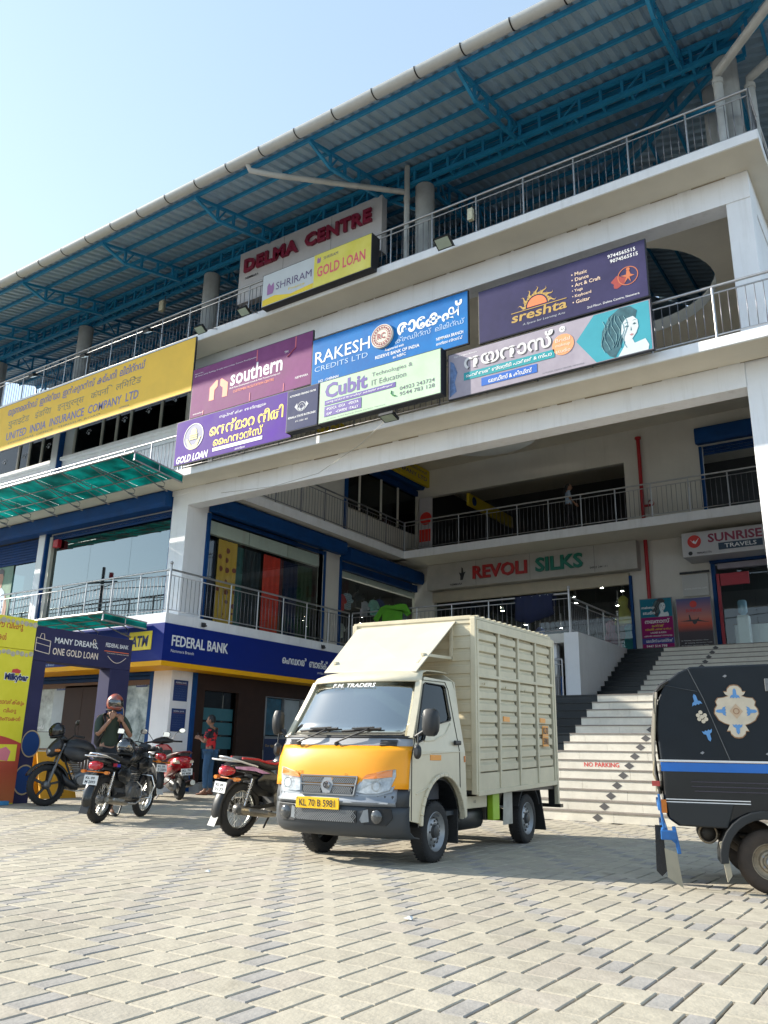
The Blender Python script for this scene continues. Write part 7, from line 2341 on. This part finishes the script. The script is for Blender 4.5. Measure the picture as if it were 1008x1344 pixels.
    for s in (-1, 1):
        A('grip', MB().tube([(.93, s * .31, 1.0), (.86, s * .38, .978)], .017, 10).tube([(1.0, s * .25, 1.02), (.90, s * .36, .985)], .005, 6), rubber)
        A('mirror', MB().tube([(.97, s * .27, 1.02), (1.0, s * .31, 1.14), (.99, s * .34, 1.18)], .006, 6).loft([(.975, s * .37, 1.20, .05, .032), (.985, s * .37, 1.20, .062, .042), (1.0, s * .37, 1.20, .04, .03)], 14, 2.4, 'x'), blackm)
        MB_ = shape([(a, b) for a, b in [(-.05, -.03), (.05, -.03), (.055, .02), (.03, .036), (-.04, .036)]], (.974, s * .37, 1.20), (0, -1, 0), UZ)
        MB_.build('mirror_glass', chrome, t, local=True)
    # stands, foot pegs, guard
    A('side_stand', MB().tube([(.56, .10, .30), (.46, .27, .03), (.44, .30, .015)], .012, 8), steeld)
    A('centre_stand', MB().tube([(.44, -.11, .28), (.30, -.14, .10)], .012, 8).tube([(.44, .11, .28), (.30, .14, .10)], .012, 8), blackm)
    for s in (-1, 1): A('foot_peg', MB().tube([(.60, s * .14, .30), (.60, s * .26, .30)], .016, 8).tube([(.22, s * .12, .38), (.22, s * .22, .38)], .014, 8), rubber)
    for s in (-1, 1): A('tank_shroud', MB().loft([(.70, s * .13, .74, .02, .05), (.80, s * .155, .74, .03, .11), (.98, s * .165, .76, .03, .10), (1.08, s * .15, .80, .015, .05)], 12, 2.6, 'x'), panel)
    A('under_seat_cover', MB().loft([(.10, 0, .62, .08, .10), (.20, 0, .60, .10, .14), (.46, 0, .58, .10, .15), (.52, 0, .58, .07, .12)], 14, 3, 'x'), blackm)
    if guard: A('leg_guard', MB().tube([(.96, 0, .62), (1.0, -.22, .60), (1.02, -.27, .46), (.98, -.24, .30), (.88, 0, .26), (.98, .24, .30), (1.02, .27, .46), (1.0, .22, .60), (.96, 0, .62)], .012, 8), chrome)
    if splash: A('engine_splash_guard', MB().loft([(.80, 0, .27, .10, .05), (.90, 0, .30, .12, .07), (1.0, 0, .38, .08, .07), (1.04, 0, .45, .05, .04)], 14, 3, 'x'), blackm)
    return t


mag = M('magenta_graphic', (.42, .04, .30), .3, var=.45, sc=7, hue=(.55, .35, .55))
rbl = M('red_blue_graphic', (.45, .02, .05), .3, var=.2)
m4 = motorcycle('black motorcycle with magenta side graphics and red edged seat left of the truck', (-7.2, 7.6, 0), R(86), 0, blackg, mag, None, False, ('KL 09', '3177'), lean=-4)
MB().tube([(-.12, -.10, .893), (.12, -.115, .88), (.28, -.112, .845), (.42, -.115, .83), (.55, -.08, .845)], .014, 6).tube([(-.12, .10, .893), (.12, .115, .88), (.28, .112, .845), (.42, .115, .83), (.55, .08, .845)], .014, 6).build('seat_red_edge', M('seat_red', (.45, .015, .02), .5), m4, local=True)
m2 = motorcycle('black motorcycle with long chrome muffler and white plate seen from behind beside the standing rider', (-9.78, 7.62, 0), R(113), 0, blackg, None, None, False, ('KL 09', 'M 2093'), lean=-3)
MB().box(-.02, .08, -.134, -.126, .735, .775).build('red_blue_decal', rbl, m2, local=True)
MB().box(.08, .17, -.134, -.126, .725, .765).build('blue_decal', M('decal_blue', (.03, .05, .45), .3), m2, local=True)
pf = Vector((-13.08, 9.07, 0))
hd = R(252)
m1 = motorcycle('dusty black motorcycle facing left with a black helmet on its headlamp', (pf.x - 1.26 * cos(hd), pf.y - 1.26 * sin(hd), 0), hd, R(12), M('satin_black', (.02, .02, .022), .38, var=.25, sc=5), None, None, True, ('KL 70', 'A 415'), cowl=True, guard=False, lean=-6, rack=False)
m3 = motorcycle('black commuter motorcycle with raised striped tail parked behind the chrome muffler one', (-12.9, 11.1, 0), R(172), 0, blackg, M('grey_graphic', (.25, .25, .27), .4), None, True, ('KL 09', 'S 2201'), cowl=True, guard=False, lean=-5, rack=False)


for b_, k_ in ((m1, 1.12), (m3, 1.12)): b_.scale = (k_, k_, k_)
m1.location = (pf.x - 1.26 * 1.12 * cos(hd), pf.y - 1.26 * 1.12 * sin(hd), 0)


def scooter(label, loc, heading, col):
    t = thing('scooter', label, 'scooter', loc, heading, 'motorcycles parked along the front')
    t.rotation_euler = (R(-3), 0, heading)
    A = lambda n, mb, m, **k: mb.build(n, m, t, local=True, **k)
    for x, s in ((0, 0), (1.22, R(-14))):
        r = .225
        w_ = A('wheel', MB().lathe([(.12, -.045), (.16, -.055), (.20, -.045), (.225, -.012), (.225, .012), (.20, .045), (.16, .055), (.12, .045)], (0, 0, 0), 'y', 32), rubber)
        w_.location = (x, 0, r)
        w_.rotation_euler = (0, 0, s)
        MB().lathe([(.13, -.05), (.12, -.03), (.04, -.045), (0, -.05)], (0, 0, 0), 'y', 24).lathe([(.13, .05), (.12, .03), (.04, .045), (0, .05)], (0, 0, 0), 'y', 24).build('rim', M('rim_silver', (.46, .47, .48), .35, .7), w_, local=True)
    A('body', MB().loft([(-.26, 0, .66, .07, .05), (-.20, 0, .64, .15, .11), (-.05, 0, .60, .185, .16), (.18, 0, .56, .19, .17), (.38, 0, .52, .15, .17), (.50, 0, .47, .12, .16)], 22, 2.5, 'x'), col)
    A('rear_fender', MB().loft([(-.31, 0, .40, .05, .04), (-.22, 0, .43, .08, .08), (.0, 0, .47, .09, .07)], 14, 2.5, 'x'), blackm)
    A('seat', MB().loft([(-.20, 0, .77, .08, .03), (-.12, 0, .78, .14, .05), (.10, 0, .765, .15, .055), (.30, 0, .74, .14, .05), (.50, 0, .72, .10, .045), (.56, 0, .71, .05, .03)], 18, 2.8, 'x'), MATS['seat_vinyl'])
    A('floor_board', MB().loft([(.45, 0, .30, .13, .05), (.60, 0, .28, .17, .045), (.90, 0, .29, .17, .045), (1.0, 0, .36, .12, .08)], 16, 4, 'x'), blackm)
    A('front_apron', MB().prism([(-.20, .42), (.20, .42), (.24, .62), (.19, .86), (.10, .95), (-.10, .95), (-.19, .86), (-.24, .62)], 'x', .97, 1.05), col, bevel=.03)
    A('inner_apron', MB().prism([(-.17, .42), (.17, .42), (.21, .62), (.16, .84), (-.16, .84), (-.21, .62)], 'x', .95, .972), blackm)
    A('front_fender', MB().loft([(1.06, 0, .42, .05, .07), (1.18, 0, .47, .075, .06), (1.30, 0, .43, .07, .06), (1.40, 0, .34, .04, .05)], 14, 2.4, 'x'), col)
    A('handlebar_cover', MB().loft([(-.20, 1.0, 1.0, .03, .025), (-.12, 1.03, 1.01, .07, .05), (0, 1.04, 1.02, .09, .07), (.12, 1.03, 1.01, .07, .05), (.20, 1.0, 1.0, .03, .025)], 16, 2.4, 'y'), blackm)
    A('speedometer', MB().loft([(.98, 0, 1.035, .09, .035), (.965, 0, 1.035, .06, .02)], 16, 2.4, 'x'), M('dial_grey', (.3, .32, .34), .2))
    A('steering_column', MB().tube([(1.04, 0, 1.0), (1.10, 0, .75), (1.22, 0, .24)], .03, 10), blackm)
    for s in (-1, 1):
        A('grip', MB().tube([(1.0, s * .18, 1.0), (.93, s * .36, .985)], .018, 10), rubber)
        m_ = A('mirror', MB().tube([(1.0, s * .19, 1.03), (1.02, s * .26, 1.14), (1.0, s * .32, 1.18)], .006, 6).loft([(.98, s * .37, 1.19, .05, .035), (.99, s * .37, 1.19, .068, .048), (1.01, s * .37, 1.19, .04, .03)], 14, 2.2, 'x'), blackm)
        shape([(.06 * cos(a * .6), .04 * sin(a * .6)) for a in range(10)], (.979, s * .37, 1.19), (0, -1, 0), UZ).build('mirror_glass', M('mirror_pale', (.6, .62, .62), .08, .9, var=0), m_, local=True)
        A('rear_blinker', MB().loft([(-.245, s * .115, .645, .045, .022), (-.21, s * .125, .65, .055, .035), (-.14, s * .15, .65, .04, .03)], 12, 2.4, 'x'), M('clear_lens', (.55, .42, .30), .1, var=.1, coat=1))
        A('side_trim', MB().bar((-.1, s * .19, .60), (.40, s * .17, .50), .008, .02), chrome)
    A('tail_lamp', MB().loft([(-.285, 0, .66, .05, .02), (-.25, 0, .66, .10, .035), (-.19, 0, .68, .10, .03)], 16, 2.8, 'x'), redlens)
    A('grab_rail', MB().tube([(.02, -.16, .77), (-.18, -.14, .80), (-.30, -.06, .82), (-.30, .06, .82), (-.18, .14, .80), (.02, .16, .77)], .016, 8), M('grab_red', (.12, .01, .015), .35))
    A('number_plate', MB().box(-.355, -.345, -.10, .10, .43, .54), platew)
    for s_, z in (('KL 70', .49), ('H 408', .44)): text(t, s_, (-.356, .08, z), (0, -1, 0), UZ, txk, w=.15, h=.036, bold=.02, local=True)
    A('plate_bracket', MB().box(-.345, -.24, -.06, .06, .44, .50).loft([(-.35, 0, .37, .03, .03), (-.34, 0, .37, .05, .04), (-.33, 0, .37, .03, .03)], 12, 2, 'x'), blackm)
    A('muffler', MB().tube([(.30, -.14, .20), (.12, -.15, .24), (-.20, -.155, .29), (-.24, -.155, .295)], [.03, .055, .06, .045], 16), exm)
    A('engine_case', MB().loft([(-.10, .12, .24, .03, .06), (.0, .13, .25, .05, .10), (.30, .12, .30, .05, .09), (.42, .11, .32, .03, .05)], 14, 2.8, 'x'), engm)
    A('side_stand', MB().tube([(.50, .12, .22), (.40, .28, .02)], .012, 8), steeld)
    A('crash_bar', MB().tube([(.45, -.2, .28), (.2, -.24, .25), (-.1, -.22, .34), (-.2, -.18, .46)], .011, 8).tube([(.45, .2, .28), (.2, .24, .25), (-.1, .22, .34), (-.2, .18, .46)], .011, 8), M('bar_red', (.2, .02, .02), .35))
    return t


sc_ = scooter('shiny red scooter seen from behind near the corner notices', (-13.08, 12.11, 0), R(157), M('scooter_red', (.42, .008, .015), .22, var=.06, coat=.8))
sc_.scale = (1.13, 1.13, 1.13)


def helmet(name, label, loc, rot, shell, visor, rimm, tilt=0.):
    t = thing(name, label, 'helmet', loc, rot)
    t.rotation_euler = (0, tilt, rot)
    prof = []
    mb = MB()
    vs, fs = [], []
    n, m = 26, 14
    for j in range(m + 1):
        ph = -R(48) + (pi / 2 + R(48)) * j / m
        for i in range(n):
            a = 2 * pi * i / n
            x = .135 * cos(ph) * cos(a) * (1.08 if cos(a) > 0 else 1.0)
            y = .122 * cos(ph) * sin(a)
            z = .14 * sin(ph)
            if cos(a) > .3 and ph < -R(5): x += .025 * cos(a)
            vs.append((x, y, z))
    for j in range(m):
        for i in range(n):
            i2 = (i + 1) % n
            a = 2 * pi * (i + .5) / n
            ph = -R(48) + (pi / 2 + R(48)) * (j + .5) / m
            if cos(a) > .45 and -R(22) < ph < R(22): continue
            fs.append((j * n + i, j * n + i2, (j + 1) * n + i2, (j + 1) * n + i))
    o = mb.add(vs, fs, True).build('shell', shell, t, local=True)
    sol(o, .014, -1)
    mb = MB()
    vs, fs = [], []
    for j in range(6):
        ph = -R(24) + R(48) * j / 5
        for i in range(11):
            a = -R(66) + R(132) * i / 10
            vs.append((.152 * cos(ph) * cos(a) + .004, .128 * cos(ph) * sin(a), .142 * sin(ph)))
    for j in range(5):
        for i in range(10): fs.append((j * 11 + i, j * 11 + i + 1, (j + 1) * 11 + i + 1, (j + 1) * 11 + i))
    mb.add(vs, fs, True).build('visor', visor, t, local=True)
    MB().torus(.108, .014, (.01, 0, -.105), 'z', 24, 8).build('neck_roll', rimm, t, local=True)
    return t


vis = glass_mat('helmet_visor', (.10, .10, .10), 1.5, .03, .1)
hmw = m1.matrix_basis
hp = hmw @ Vector((1.14, -.08, 1.13))
helmet('hung_helmet', 'black full face helmet resting on the handlebar of the leftmost motorcycle', hp, R(200), M('helmet_black', (.012, .013, .015), .2, coat=.6), vis, rubber, R(10))
hp = m2.matrix_basis @ Vector((.50, .0, .985))
helmet('seat_helmet', 'dark helmet set on the tank of the chrome muffler motorcycle', hp, R(300), M('helmet_black', (.012, .013, .015), .2, coat=.6), vis, rubber, R(-10))

# ================================================================== PEOPLE
skinm = M('skin_brown', (.30, .15, .09), .55, var=.08, sc=20)
hairm = M('hair_black', (.010, .009, .009), .55, var=.2, sc=30)


def head(t, c, fa, hair=True, s=1.):
    """c centre of head, fa facing angle in local frame"""
    vs, fs = [], []
    n, m = 24, 18
    for j in range(m + 1):
        ph = -pi / 2 + pi * j / m
        for i in range(n):
            a = 2 * pi * i / n
            x, y, z = .098 * cos(ph) * cos(a), .076 * cos(ph) * sin(a), .118 * sin(ph)
            if z < 0: y *= 1 + z * 1.9; x = x * (1 + z * .9) + (.012 if cos(a) > 0 else 0)
            f = cos(a)
            if f > .86 and -.035 < z < .012: x += .022 * (f - .86) / .14 * (1 - abs(z + .012) / .03) if abs(z + .012) < .03 else 0
            if f > .75 and abs(abs(sin(a)) - .38) < .2 and .0 < z < .035: x -= .007
            if f > .9 and abs(z + .052) < .012: x += .006
            vs.append((x, y, z))
    for j in range(m):
        for i in range(n): fs.append((j * n + i, j * n + (i + 1) % n, (j + 1) * n + (i + 1) % n, (j + 1) * n + i))
    mb = MB().add(vs, fs, True)
    for s_ in (-1, 1): mb.loft([(s_ * .072, 0, -.005, .016, .028), (s_ * .084, -.006, -.003, .018, .032), (s_ * .088, -.008, 0, .012, .024)], 10, 2, 'y')
    rot = Matrix.Rotation(fa, 3, 'Z')
    f_ = lambda mb: [setattr(mb, 'v', [tuple(rot @ (Vector(p) * s) + Vector(c)) for p in mb.v]), mb][1]
    h = f_(mb).build('head', skinm, t, local=True)
    e = MB()
    for s_ in (-1, 1): e.loft([(.086, s_ * .030, .018, .012, .005), (.090, s_ * .030, .018, .010, .004)], 8, 2, 'x').bar((.088, s_ * .018, .036), (.084, s_ * .046, .036), .005, .004)
    f_(e).build('eyes_and_brows', txk, h, local=True)
    l = MB().loft([(.088, 0, -.054, .022, .006), (.095, 0, -.054, .014, .004)], 8, 2, 'x')
    f_(l).build('lips', M('lips', (.22, .07, .06), .5), h, local=True)
    if hair:
        vs, fs = [], []
        for j in range(m + 1):
            ph = -R(25) + (pi / 2 + R(25)) * j / m
            for i in range(n):
                a = 2 * pi * i / n
                k = 1.10 + .02 * sin(i * 3.1 + j * 2)
                vs.append((.098 * cos(ph) * cos(a) * k - .006, .080 * cos(ph) * sin(a) * k, .122 * sin(ph) * 1.08 + .004))
        for j in range(m):
            for i in range(n):
                a = 2 * pi * (i + .5) / n
                ph = -R(25) + (pi / 2 + R(25)) * (j + .5) / m
                if cos(a) > .25 and ph < R(38): continue
                if cos(a) > -.2 and ph < R(2): continue
                fs.append((j * n + i, j * n + (i + 1) % n, (j + 1) * n + (i + 1) % n, (j + 1) * n + i))
        f_(MB().add(vs, fs, True)).build('hair', hairm, h, local=True)
    return h


def hand(t, w, d, up, s=1., curl=.6, side=1, name='hand'):
    """palm + five separate fingers; w wrist, d pointing direction, up = back of the hand"""
    w, d, up = Vector(w), Vector(d).normalized(), Vector(up)
    up = (up - d * up.dot(d)).normalized()
    lat = d.cross(up) * side
    q = MB()
    P_ = lambda a, b, c: w + d * a * s + lat * b * s + up * c * s
    pal = [P_(0, 0, 0), P_(.035, 0, 0), P_(.07, 0, -.002), P_(.092, 0, -.006)]
    # palm as flat loft
    vs, fs = [], []
    for (a, rw, rh) in ((-.005, .022, .017), (.03, .034, .016), (.07, .040, .014), (.092, .038, .011)):
        for k in range(10):
            th = 2 * pi * k / 10
            vs.append(P_(a, rw * cos(th), rh * sin(th) - .0))
    for i in range(3):
        for k in range(10): fs.append((i * 10 + k, i * 10 + (k + 1) % 10, (i + 1) * 10 + (k + 1) % 10, (i + 1) * 10 + k))
    fs += [tuple(range(10)), tuple(range(30, 40))]
    q.add(vs, fs, True)
    for off, L in ((.029, .072), (.010, .080), (-.010, .074), (-.028, .058)):
        pts, ang = [], 0
        a, c = .088, -.002
        pts.append(P_(a, off, c))
        for seg, fr in enumerate((.45, .32, .23)):
            ang += curl * (.9 if seg else .6)
            a += L * fr * cos(ang)
            c -= L * fr * sin(ang)
            pts.append(P_(a, off * (1 + .05 * seg), c))
        q.tube(pts, [.0092 * s, .0088 * s, .008 * s, .006 * s], 8)
    q.tube([P_(.02, .028, -.004), P_(.045, .050, -.010), P_(.068, .054, -.022), P_(.085, .048, -.032)], [.012 * s, .011 * s, .010 * s, .007 * s], 8)
    return q.build(name, skinm, t, local=True)


def person(label, loc, face, pose, top, bottom, hairon=True):
    t = thing('person', label, 'person', loc, face)
    J = pose
    V_ = Vector
    legs = []
    hipz = .93
    pelvis, waist, chest, neck, hd_ = J['pelvis'], J['waist'], J['chest'], J['neck'], J['head']
    ch = [[(pelvis, (.13, .10)), (waist, (.125, .095)), (chest, (.145, .105)), (J['sh'], (.10, .085)), (neck, (.052, .055)), (tuple(V_(hd_) - V_((0, 0, .07))), (.048, .05))]]
    for s in ('L', 'R'):
        ch.append([(J['sh'], (.10, .085)), (J['s' + s], (.058, .058)), (J['e' + s], (.040, .040)), (J['w' + s], (.027, .024))])
        ch.append([(pelvis, (.13, .10)), (J['h' + s], (.090, .085)), (J['k' + s], (.060, .058)), (J['a' + s], (.038, .038)), (J['t' + s], (.034, .024))])
    skin('body', ch, skinm, t)
    # shirt and trousers follow the body, a little larger
    g = 1.13
    sh_ = [[(tuple(V_(pelvis) + V_((0, 0, .0))), (.155, .125)), (waist, (.142, .112)), (chest, (.162, .122)), (J['sh'], (.112, .095)), (tuple(V_(neck) - V_((0, 0, .035))), (.062, .064))]]
    for s in ('L', 'R'):
        e = V_(J['s' + s]).lerp(V_(J['e' + s]), J.get('sleeve', .8))
        sh_.append([(J['sh'], (.112, .095)), (J['s' + s], (.072, .072)), (tuple(e), (.060, .058))])
    skin('shirt', sh_, top, t)
    tr = []
    pel2 = tuple(V_(pelvis) - V_((0, 0, .03)))
    for s in ('L', 'R'):
        tr.append([(pel2, (.142, .112)), (J['h' + s], (.103, .098)), (J['k' + s], (.075, .073)), (tuple(V_(J['a' + s]) + V_((0, 0, .03))), (.062, .062))])
    skin('trousers', tr, bottom, t)
    head(t, hd_, J.get('hf', 0), hairon)
    for s, sd in (('L', 1), ('R', -1)):
        w, e = V_(J['w' + s]), V_(J['e' + s])
        hand(t, w, J.get('hd' + s, w - e), J.get('hu' + s, (0, sd, .2)), 1., J.get('curl', .6), sd)
        a, tt = V_(J['a' + s]), V_(J['t' + s])
        d = (tt - a)
        d.z = 0
        d.normalize()
        n_ = Vector((0, 0, 1)).cross(d)
        q = MB()
        vs, fs = [], []
        for (al, rw, h) in ((-.06, .03, .05), (-.03, .038, .075), (.05, .04, .07), (.13, .048, .045), (.18, .042, .035), (.205, .02, .02)):
            for k in range(8):
                th = 2 * pi * k / 8
                vs.append(a * 1 + d * al + n_ * rw * cos(th) + Vector((0, 0, -a.z + max(.0, h / 2 + h / 2 * sin(th)))))
        for i in range(5):
            for k in range(8): fs.append((i * 8 + k, i * 8 + (k + 1) % 8, (i + 1) * 8 + (k + 1) % 8, (i + 1) * 8 + k))
        fs += [tuple(range(8)), tuple(range(40, 48))]
        q.add(vs, fs, True).build('shoe', J.get('shoe', blackm), t, local=True)
    return t


# local frame: x = facing direction, y = left
oliv = M('olive_shirt', (.028, .045, .030), .8, var=.2, sc=6, bump=.4, bs=12)
denim = M('denim_blue', (.035, .10, .20), .8, var=.25, sc=12)
trou = M('dark_trousers', (.02, .022, .026), .8, var=.2)
base = dict(pelvis=(0, 0, .95), waist=(-.01, 0, 1.08), chest=(0, 0, 1.27), sh=(-.01, 0, 1.42), neck=(.0, 0, 1.50), head=(.03, 0, 1.64),
            sL=(-.01, .19, 1.42), sR=(-.01, -.19, 1.42), hL=(0, .09, .90), hR=(0, -.09, .90), kL=(.03, .11, .50), kR=(.02, -.11, .50), aL=(0, .12, .09), aR=(-.02, -.12, .09), tL=(.12, .14, .04), tR=(.10, -.14, .04))
J = dict(base)
J.update(eL=(.20, .25, 1.15), wL=(.21, .09, 1.38), eR=(.17, -.26, 1.16), wR=(.22, -.09, 1.41), hdL=(-.02, -.35, .5), hdR=(.0, .25, .6), huL=(1, .2, 0), huR=(1, -.2, 0), curl=1.0, sleeve=.95, head=(.05, 0, 1.62))
rid = person('man in olive green shirt and orange helmet fastening his chin strap beside the motorcycles', (-10.74, 8.44, 0), R(-18), J, oliv, trou, False)
rid.scale = (.99, .99, .99)
# his helmet and backpack rest on him but are things of their own
hc = rid.matrix_basis @ Vector((.055, 0, 1.655))
helmet('worn_helmet', 'orange white and black full face helmet on the standing rider', hc, R(-18), M('helmet_orange', (.50, .055, .008), .35, var=.1, sc=8, coat=.2, hue=(.10, .10, .10)), vis, rubber, R(8))
bp = thing('backpack', 'black backpack on the back of the standing rider', 'backpack', rid.matrix_basis @ Vector((-.19, 0, 1.0)), R(-18))
MB().loft([(.0, 0, 0, .08, .13), (.05, 0, 0, .105, .165), (.25, 0, 0, .11, .17), (.42, -.0, 0, .09, .15), (.48, .02, 0, .05, .10)], 16, 3, 'z').build('bag', M('bag_black', (.014, .014, .016), .8, var=.2), bp, local=True)
MB().loft([(.06, -.10, 0, .035, .11), (.22, -.10, 0, .035, .11), (.25, -.09, 0, .02, .09)], 14, 3.4, 'z').build('front_pocket', MATS['bag_black'], bp, local=True)
for s in (-1, 1): MB().tube([(.08, s * .10, .42), (.20, s * .13, .48), (.31, s * .14, .38), (.30, s * .15, .18), (.12, s * .16, .06)], .016, 8).build('strap', MATS['bag_black'], bp, local=True)

tee = bpy.data.materials.new('red_black_tshirt')
tee.use_nodes = True
nt = tee.node_tree
tc = nt.nodes.new('ShaderNodeTexCoord')
nz = nt.nodes.new('ShaderNodeTexNoise')
nz.inputs['Scale'].default_value = 7
nz.inputs['Detail'].default_value = 3
mp = nt.nodes.new('ShaderNodeMapping')
mp.inputs['Rotation'].default_value = (0, .7, .4)
mp.inputs['Scale'].default_value = (1, .6, 2.2)
sp = nt.nodes.new('ShaderNodeSeparateXYZ')
mt_ = nt.nodes.new('ShaderNodeMath')
mt_.operation = 'MULTIPLY_ADD'
mt_.inputs[1].default_value = -.55
mt_.inputs[2].default_value = 1.16
ad = nt.nodes.new('ShaderNodeMath')
gt = nt.nodes.new('ShaderNodeMath')
gt.operation = 'GREATER_THAN'
gt.inputs[1].default_value = 1.0
mx = nt.nodes.new('ShaderNodeMix')
mx.data_type = 'RGBA'
lk(nt, tc.outputs['Object'], mp.inputs[0])
lk(nt, mp.outputs[0], nz.inputs['Vector'])
lk(nt, tc.outputs['Object'], sp.inputs[0])
lk(nt, sp.outputs[2], mt_.inputs[0])
lk(nt, mt_.outputs[0], ad.inputs[0])
lk(nt, nz.outputs['Fac'], ad.inputs[1])
lk(nt, ad.outputs[0], gt.inputs[0])
lk(nt, gt.outputs[0], mx.inputs[0])
mx.inputs[6].default_value = (.018, .016, .022, 1)
mx.inputs[7].default_value = (.60, .02, .025, 1)
lk(nt, mx.outputs[2], nt.nodes['Principled BSDF'].inputs['Base Color'])
nt.nodes['Principled BSDF'].inputs['Roughness'].default_value = .75
J = dict(base)
J.update(eL=(.03, .25, 1.14), wL=(.22, .14, 1.24), eR=(.04, -.25, 1.13), wR=(.23, -.10, 1.22), hdL=(1, -.1, .25), hdR=(1, .1, .25), huL=(0, 1, .3), huR=(0, -1, .3), curl=.5, sleeve=.8, shoe=M('sandal_brown', (.16, .06, .03), .7), hf=.1)
red = person('man in red and black printed t-shirt and jeans standing at the bank entrance', (-14.18, 13.95, 0), R(200), J, tee, denim)
red.scale = (.99, .99, .99)
q = MB().box(-.006, .006, -.035, .035, -.07, .07).build('mobile_phone', blackm, None, bevel=.004)
q.matrix_world = red.matrix_basis @ Matrix.Translation((.33, .02, 1.29))
tag(q, 'dark mobile phone held by the man in the red and black t-shirt', 'phone')

J = dict(base)
J.update(kL=(.14, .1, .52), aL=(.22, .1, .10), tL=(.34, .1, .06), kR=(-.02, -.1, .50), aR=(-.22, -.1, .14), tR=(-.11, -.1, .05), eL=(-.06, .26, 1.16), wL=(.02, .25, .93), eR=(.06, -.26, 1.16), wR=(.20, -.24, 1.0), sleeve=.75, curl=.4)
wom = person('woman in pale blue top and dark trousers walking along the rear inner balcony', (-9.2, 23.95, Z2), R(20), J, M('pale_blue_top', (.32, .42, .55), .75, var=.1), M('black_trousers', (.012, .012, .016), .8))
wom.scale = (.96, .96, .96)
MB().loft([(1.70, -.02, 0, .085, .085), (1.60, -.07, 0, .07, .09), (1.45, -.13, 0, .055, .085), (1.25, -.16, 0, .045, .07), (1.10, -.16, 0, .02, .04)], 14, 2.2, 'z').build('long_hair', hairm, wom, local=True)

# ================================================================== ACROSS THE ROAD (behind the camera; mirrored in the glass)
rd = B(-120, 60, -22, -12, -.08, -.072).build('road', M('asphalt', (.055, .055, .057), .9, var=.2, sc=1, bump=.3))
rd['kind'] = 'structure'


def tree(label, x, y, h, seed, leafm):
    rg = random.Random(seed)
    t = thing('broadleaf_tree', label, 'tree', (x, y, 0), 0, 'trees across the road')
    tr = MB().tube([(0, 0, -.1), (.05, .03, h * .25), (-.05, .08, h * .5), (.1, 0, h * .8)], [.22, .17, .12, .03], 8)
    tips = []
    for k in range(9):
        a = k * 2.4
        z = h * (.3 + .06 * k)
        L = h * (.30 - .012 * k)
        e = (cos(a) * L, sin(a) * L, z + L * .5)
        tr.tube([(0, .05, z), (e[0] * .5, e[1] * .5, z + L * .35), e], [.07, .045, .015], 6)
        tips.append(e)
    tr.build('trunk', M('bark', (.10, .075, .05), .9, var=.3, sc=6, bump=.6), t, local=True)
    cr = MB()
    tips += [(0, 0, h * .85), (.1, .1, h * .7)]
    for e in tips:
        for k in range(190):
            r = h * .17 * rg.random() ** .4
            th, ph = rg.uniform(0, 2 * pi), math.acos(rg.uniform(-1, 1))
            c = Vector((e[0] + r * sin(ph) * cos(th), e[1] + r * sin(ph) * sin(th), e[2] + r * cos(ph) * .75))
            u = Vector((rg.uniform(-1, 1), rg.uniform(-1, 1), rg.uniform(-.4, .4))).normalized() * .15
            v = Vector((rg.uniform(-1, 1), rg.uniform(-1, 1), rg.uniform(-1, 1))).normalized() * .10
            cr.add([c - u, c - v, c + u, c + v], [(0, 1, 2, 3)])
    cr.build('crown', leafm, t, local=True)


lf = [M('leaf_dark', (.03, .07, .015), .6, var=.4, sc=2), M('leaf_mid', (.05, .10, .02), .6, var=.4, sc=2)]
for k, (x, y, h) in enumerate([(-62, -6, 9.5), (-70, -12, 11), (-88, -16, 11), (-38, -26, 9), (-22, -27, 10), (-6, -26, 8.5), (12, -27, 9.5)]):
    tree('leafy tree across the road, %s' % ('nearest the left corner', 'second from the far left', 'farthest to the left', 'left of the low shops', 'behind the truck line', 'opposite the stairs', 'farthest right')[k], x, y, h, k, lf[k % 2])
t = thing('utility_pole', 'dark utility pole with cross arm and wires standing across the forecourt', 'utility pole', (-49, -8, 0))
MB().tube([(0, 0, 0), (0, 0, 13.4)], [.16, .11], 10).build('pole', M('pole_grey', (.09, .09, .09), .7), t, local=True)
MB().bar((-1.6, 0, 12.4), (1.6, 0, 12.2), .12).bar((0, .6, 11.6), (1.3, -.2, 12.2), .06).build('cross_arm', M('pole_grey', (.09, .09, .09), .7), t, local=True)
MB().lathe([(0, 0), (.16, .02), (.16, .5), (0, .55)], (.9, 0, 12.4), 'z', 10).build('insulator_housing', redp, t, local=True)
for k in range(4):
    MB().tube([(-40 + i * 8, 2.2 * sin(k) * .2, 12.5 - k * .75 - .9 * sin(pi * ((i * 8) % 40) / 40)) for i in range(11)], .03, 5).build('wire', blackm, t, local=True)
t = thing('roadside_shop', 'low cream shop building across the road with blue shutters', 'building', (-42, -34, 0))
MB().box(-16, 16, -4, 4, 0, 5.2).build('wall', white, t, local=True)
MB().box(-16.5, 16.5, -4.5, 5, 5.2, 5.5).build('roof', slabw, t, local=True)
for k in range(6): MB().box(-15 + k * 5.2, -11 + k * 5.2, 4, 4.06, 0, 3).build('shutter', navy, t, local=True)
MB().box(-14, 10, 4.1, 4.25, 3.4, 4.6).build('signboard', M('faded_red_board', (.4, .08, .06), .6, var=.4, sc=.5), t, local=True)
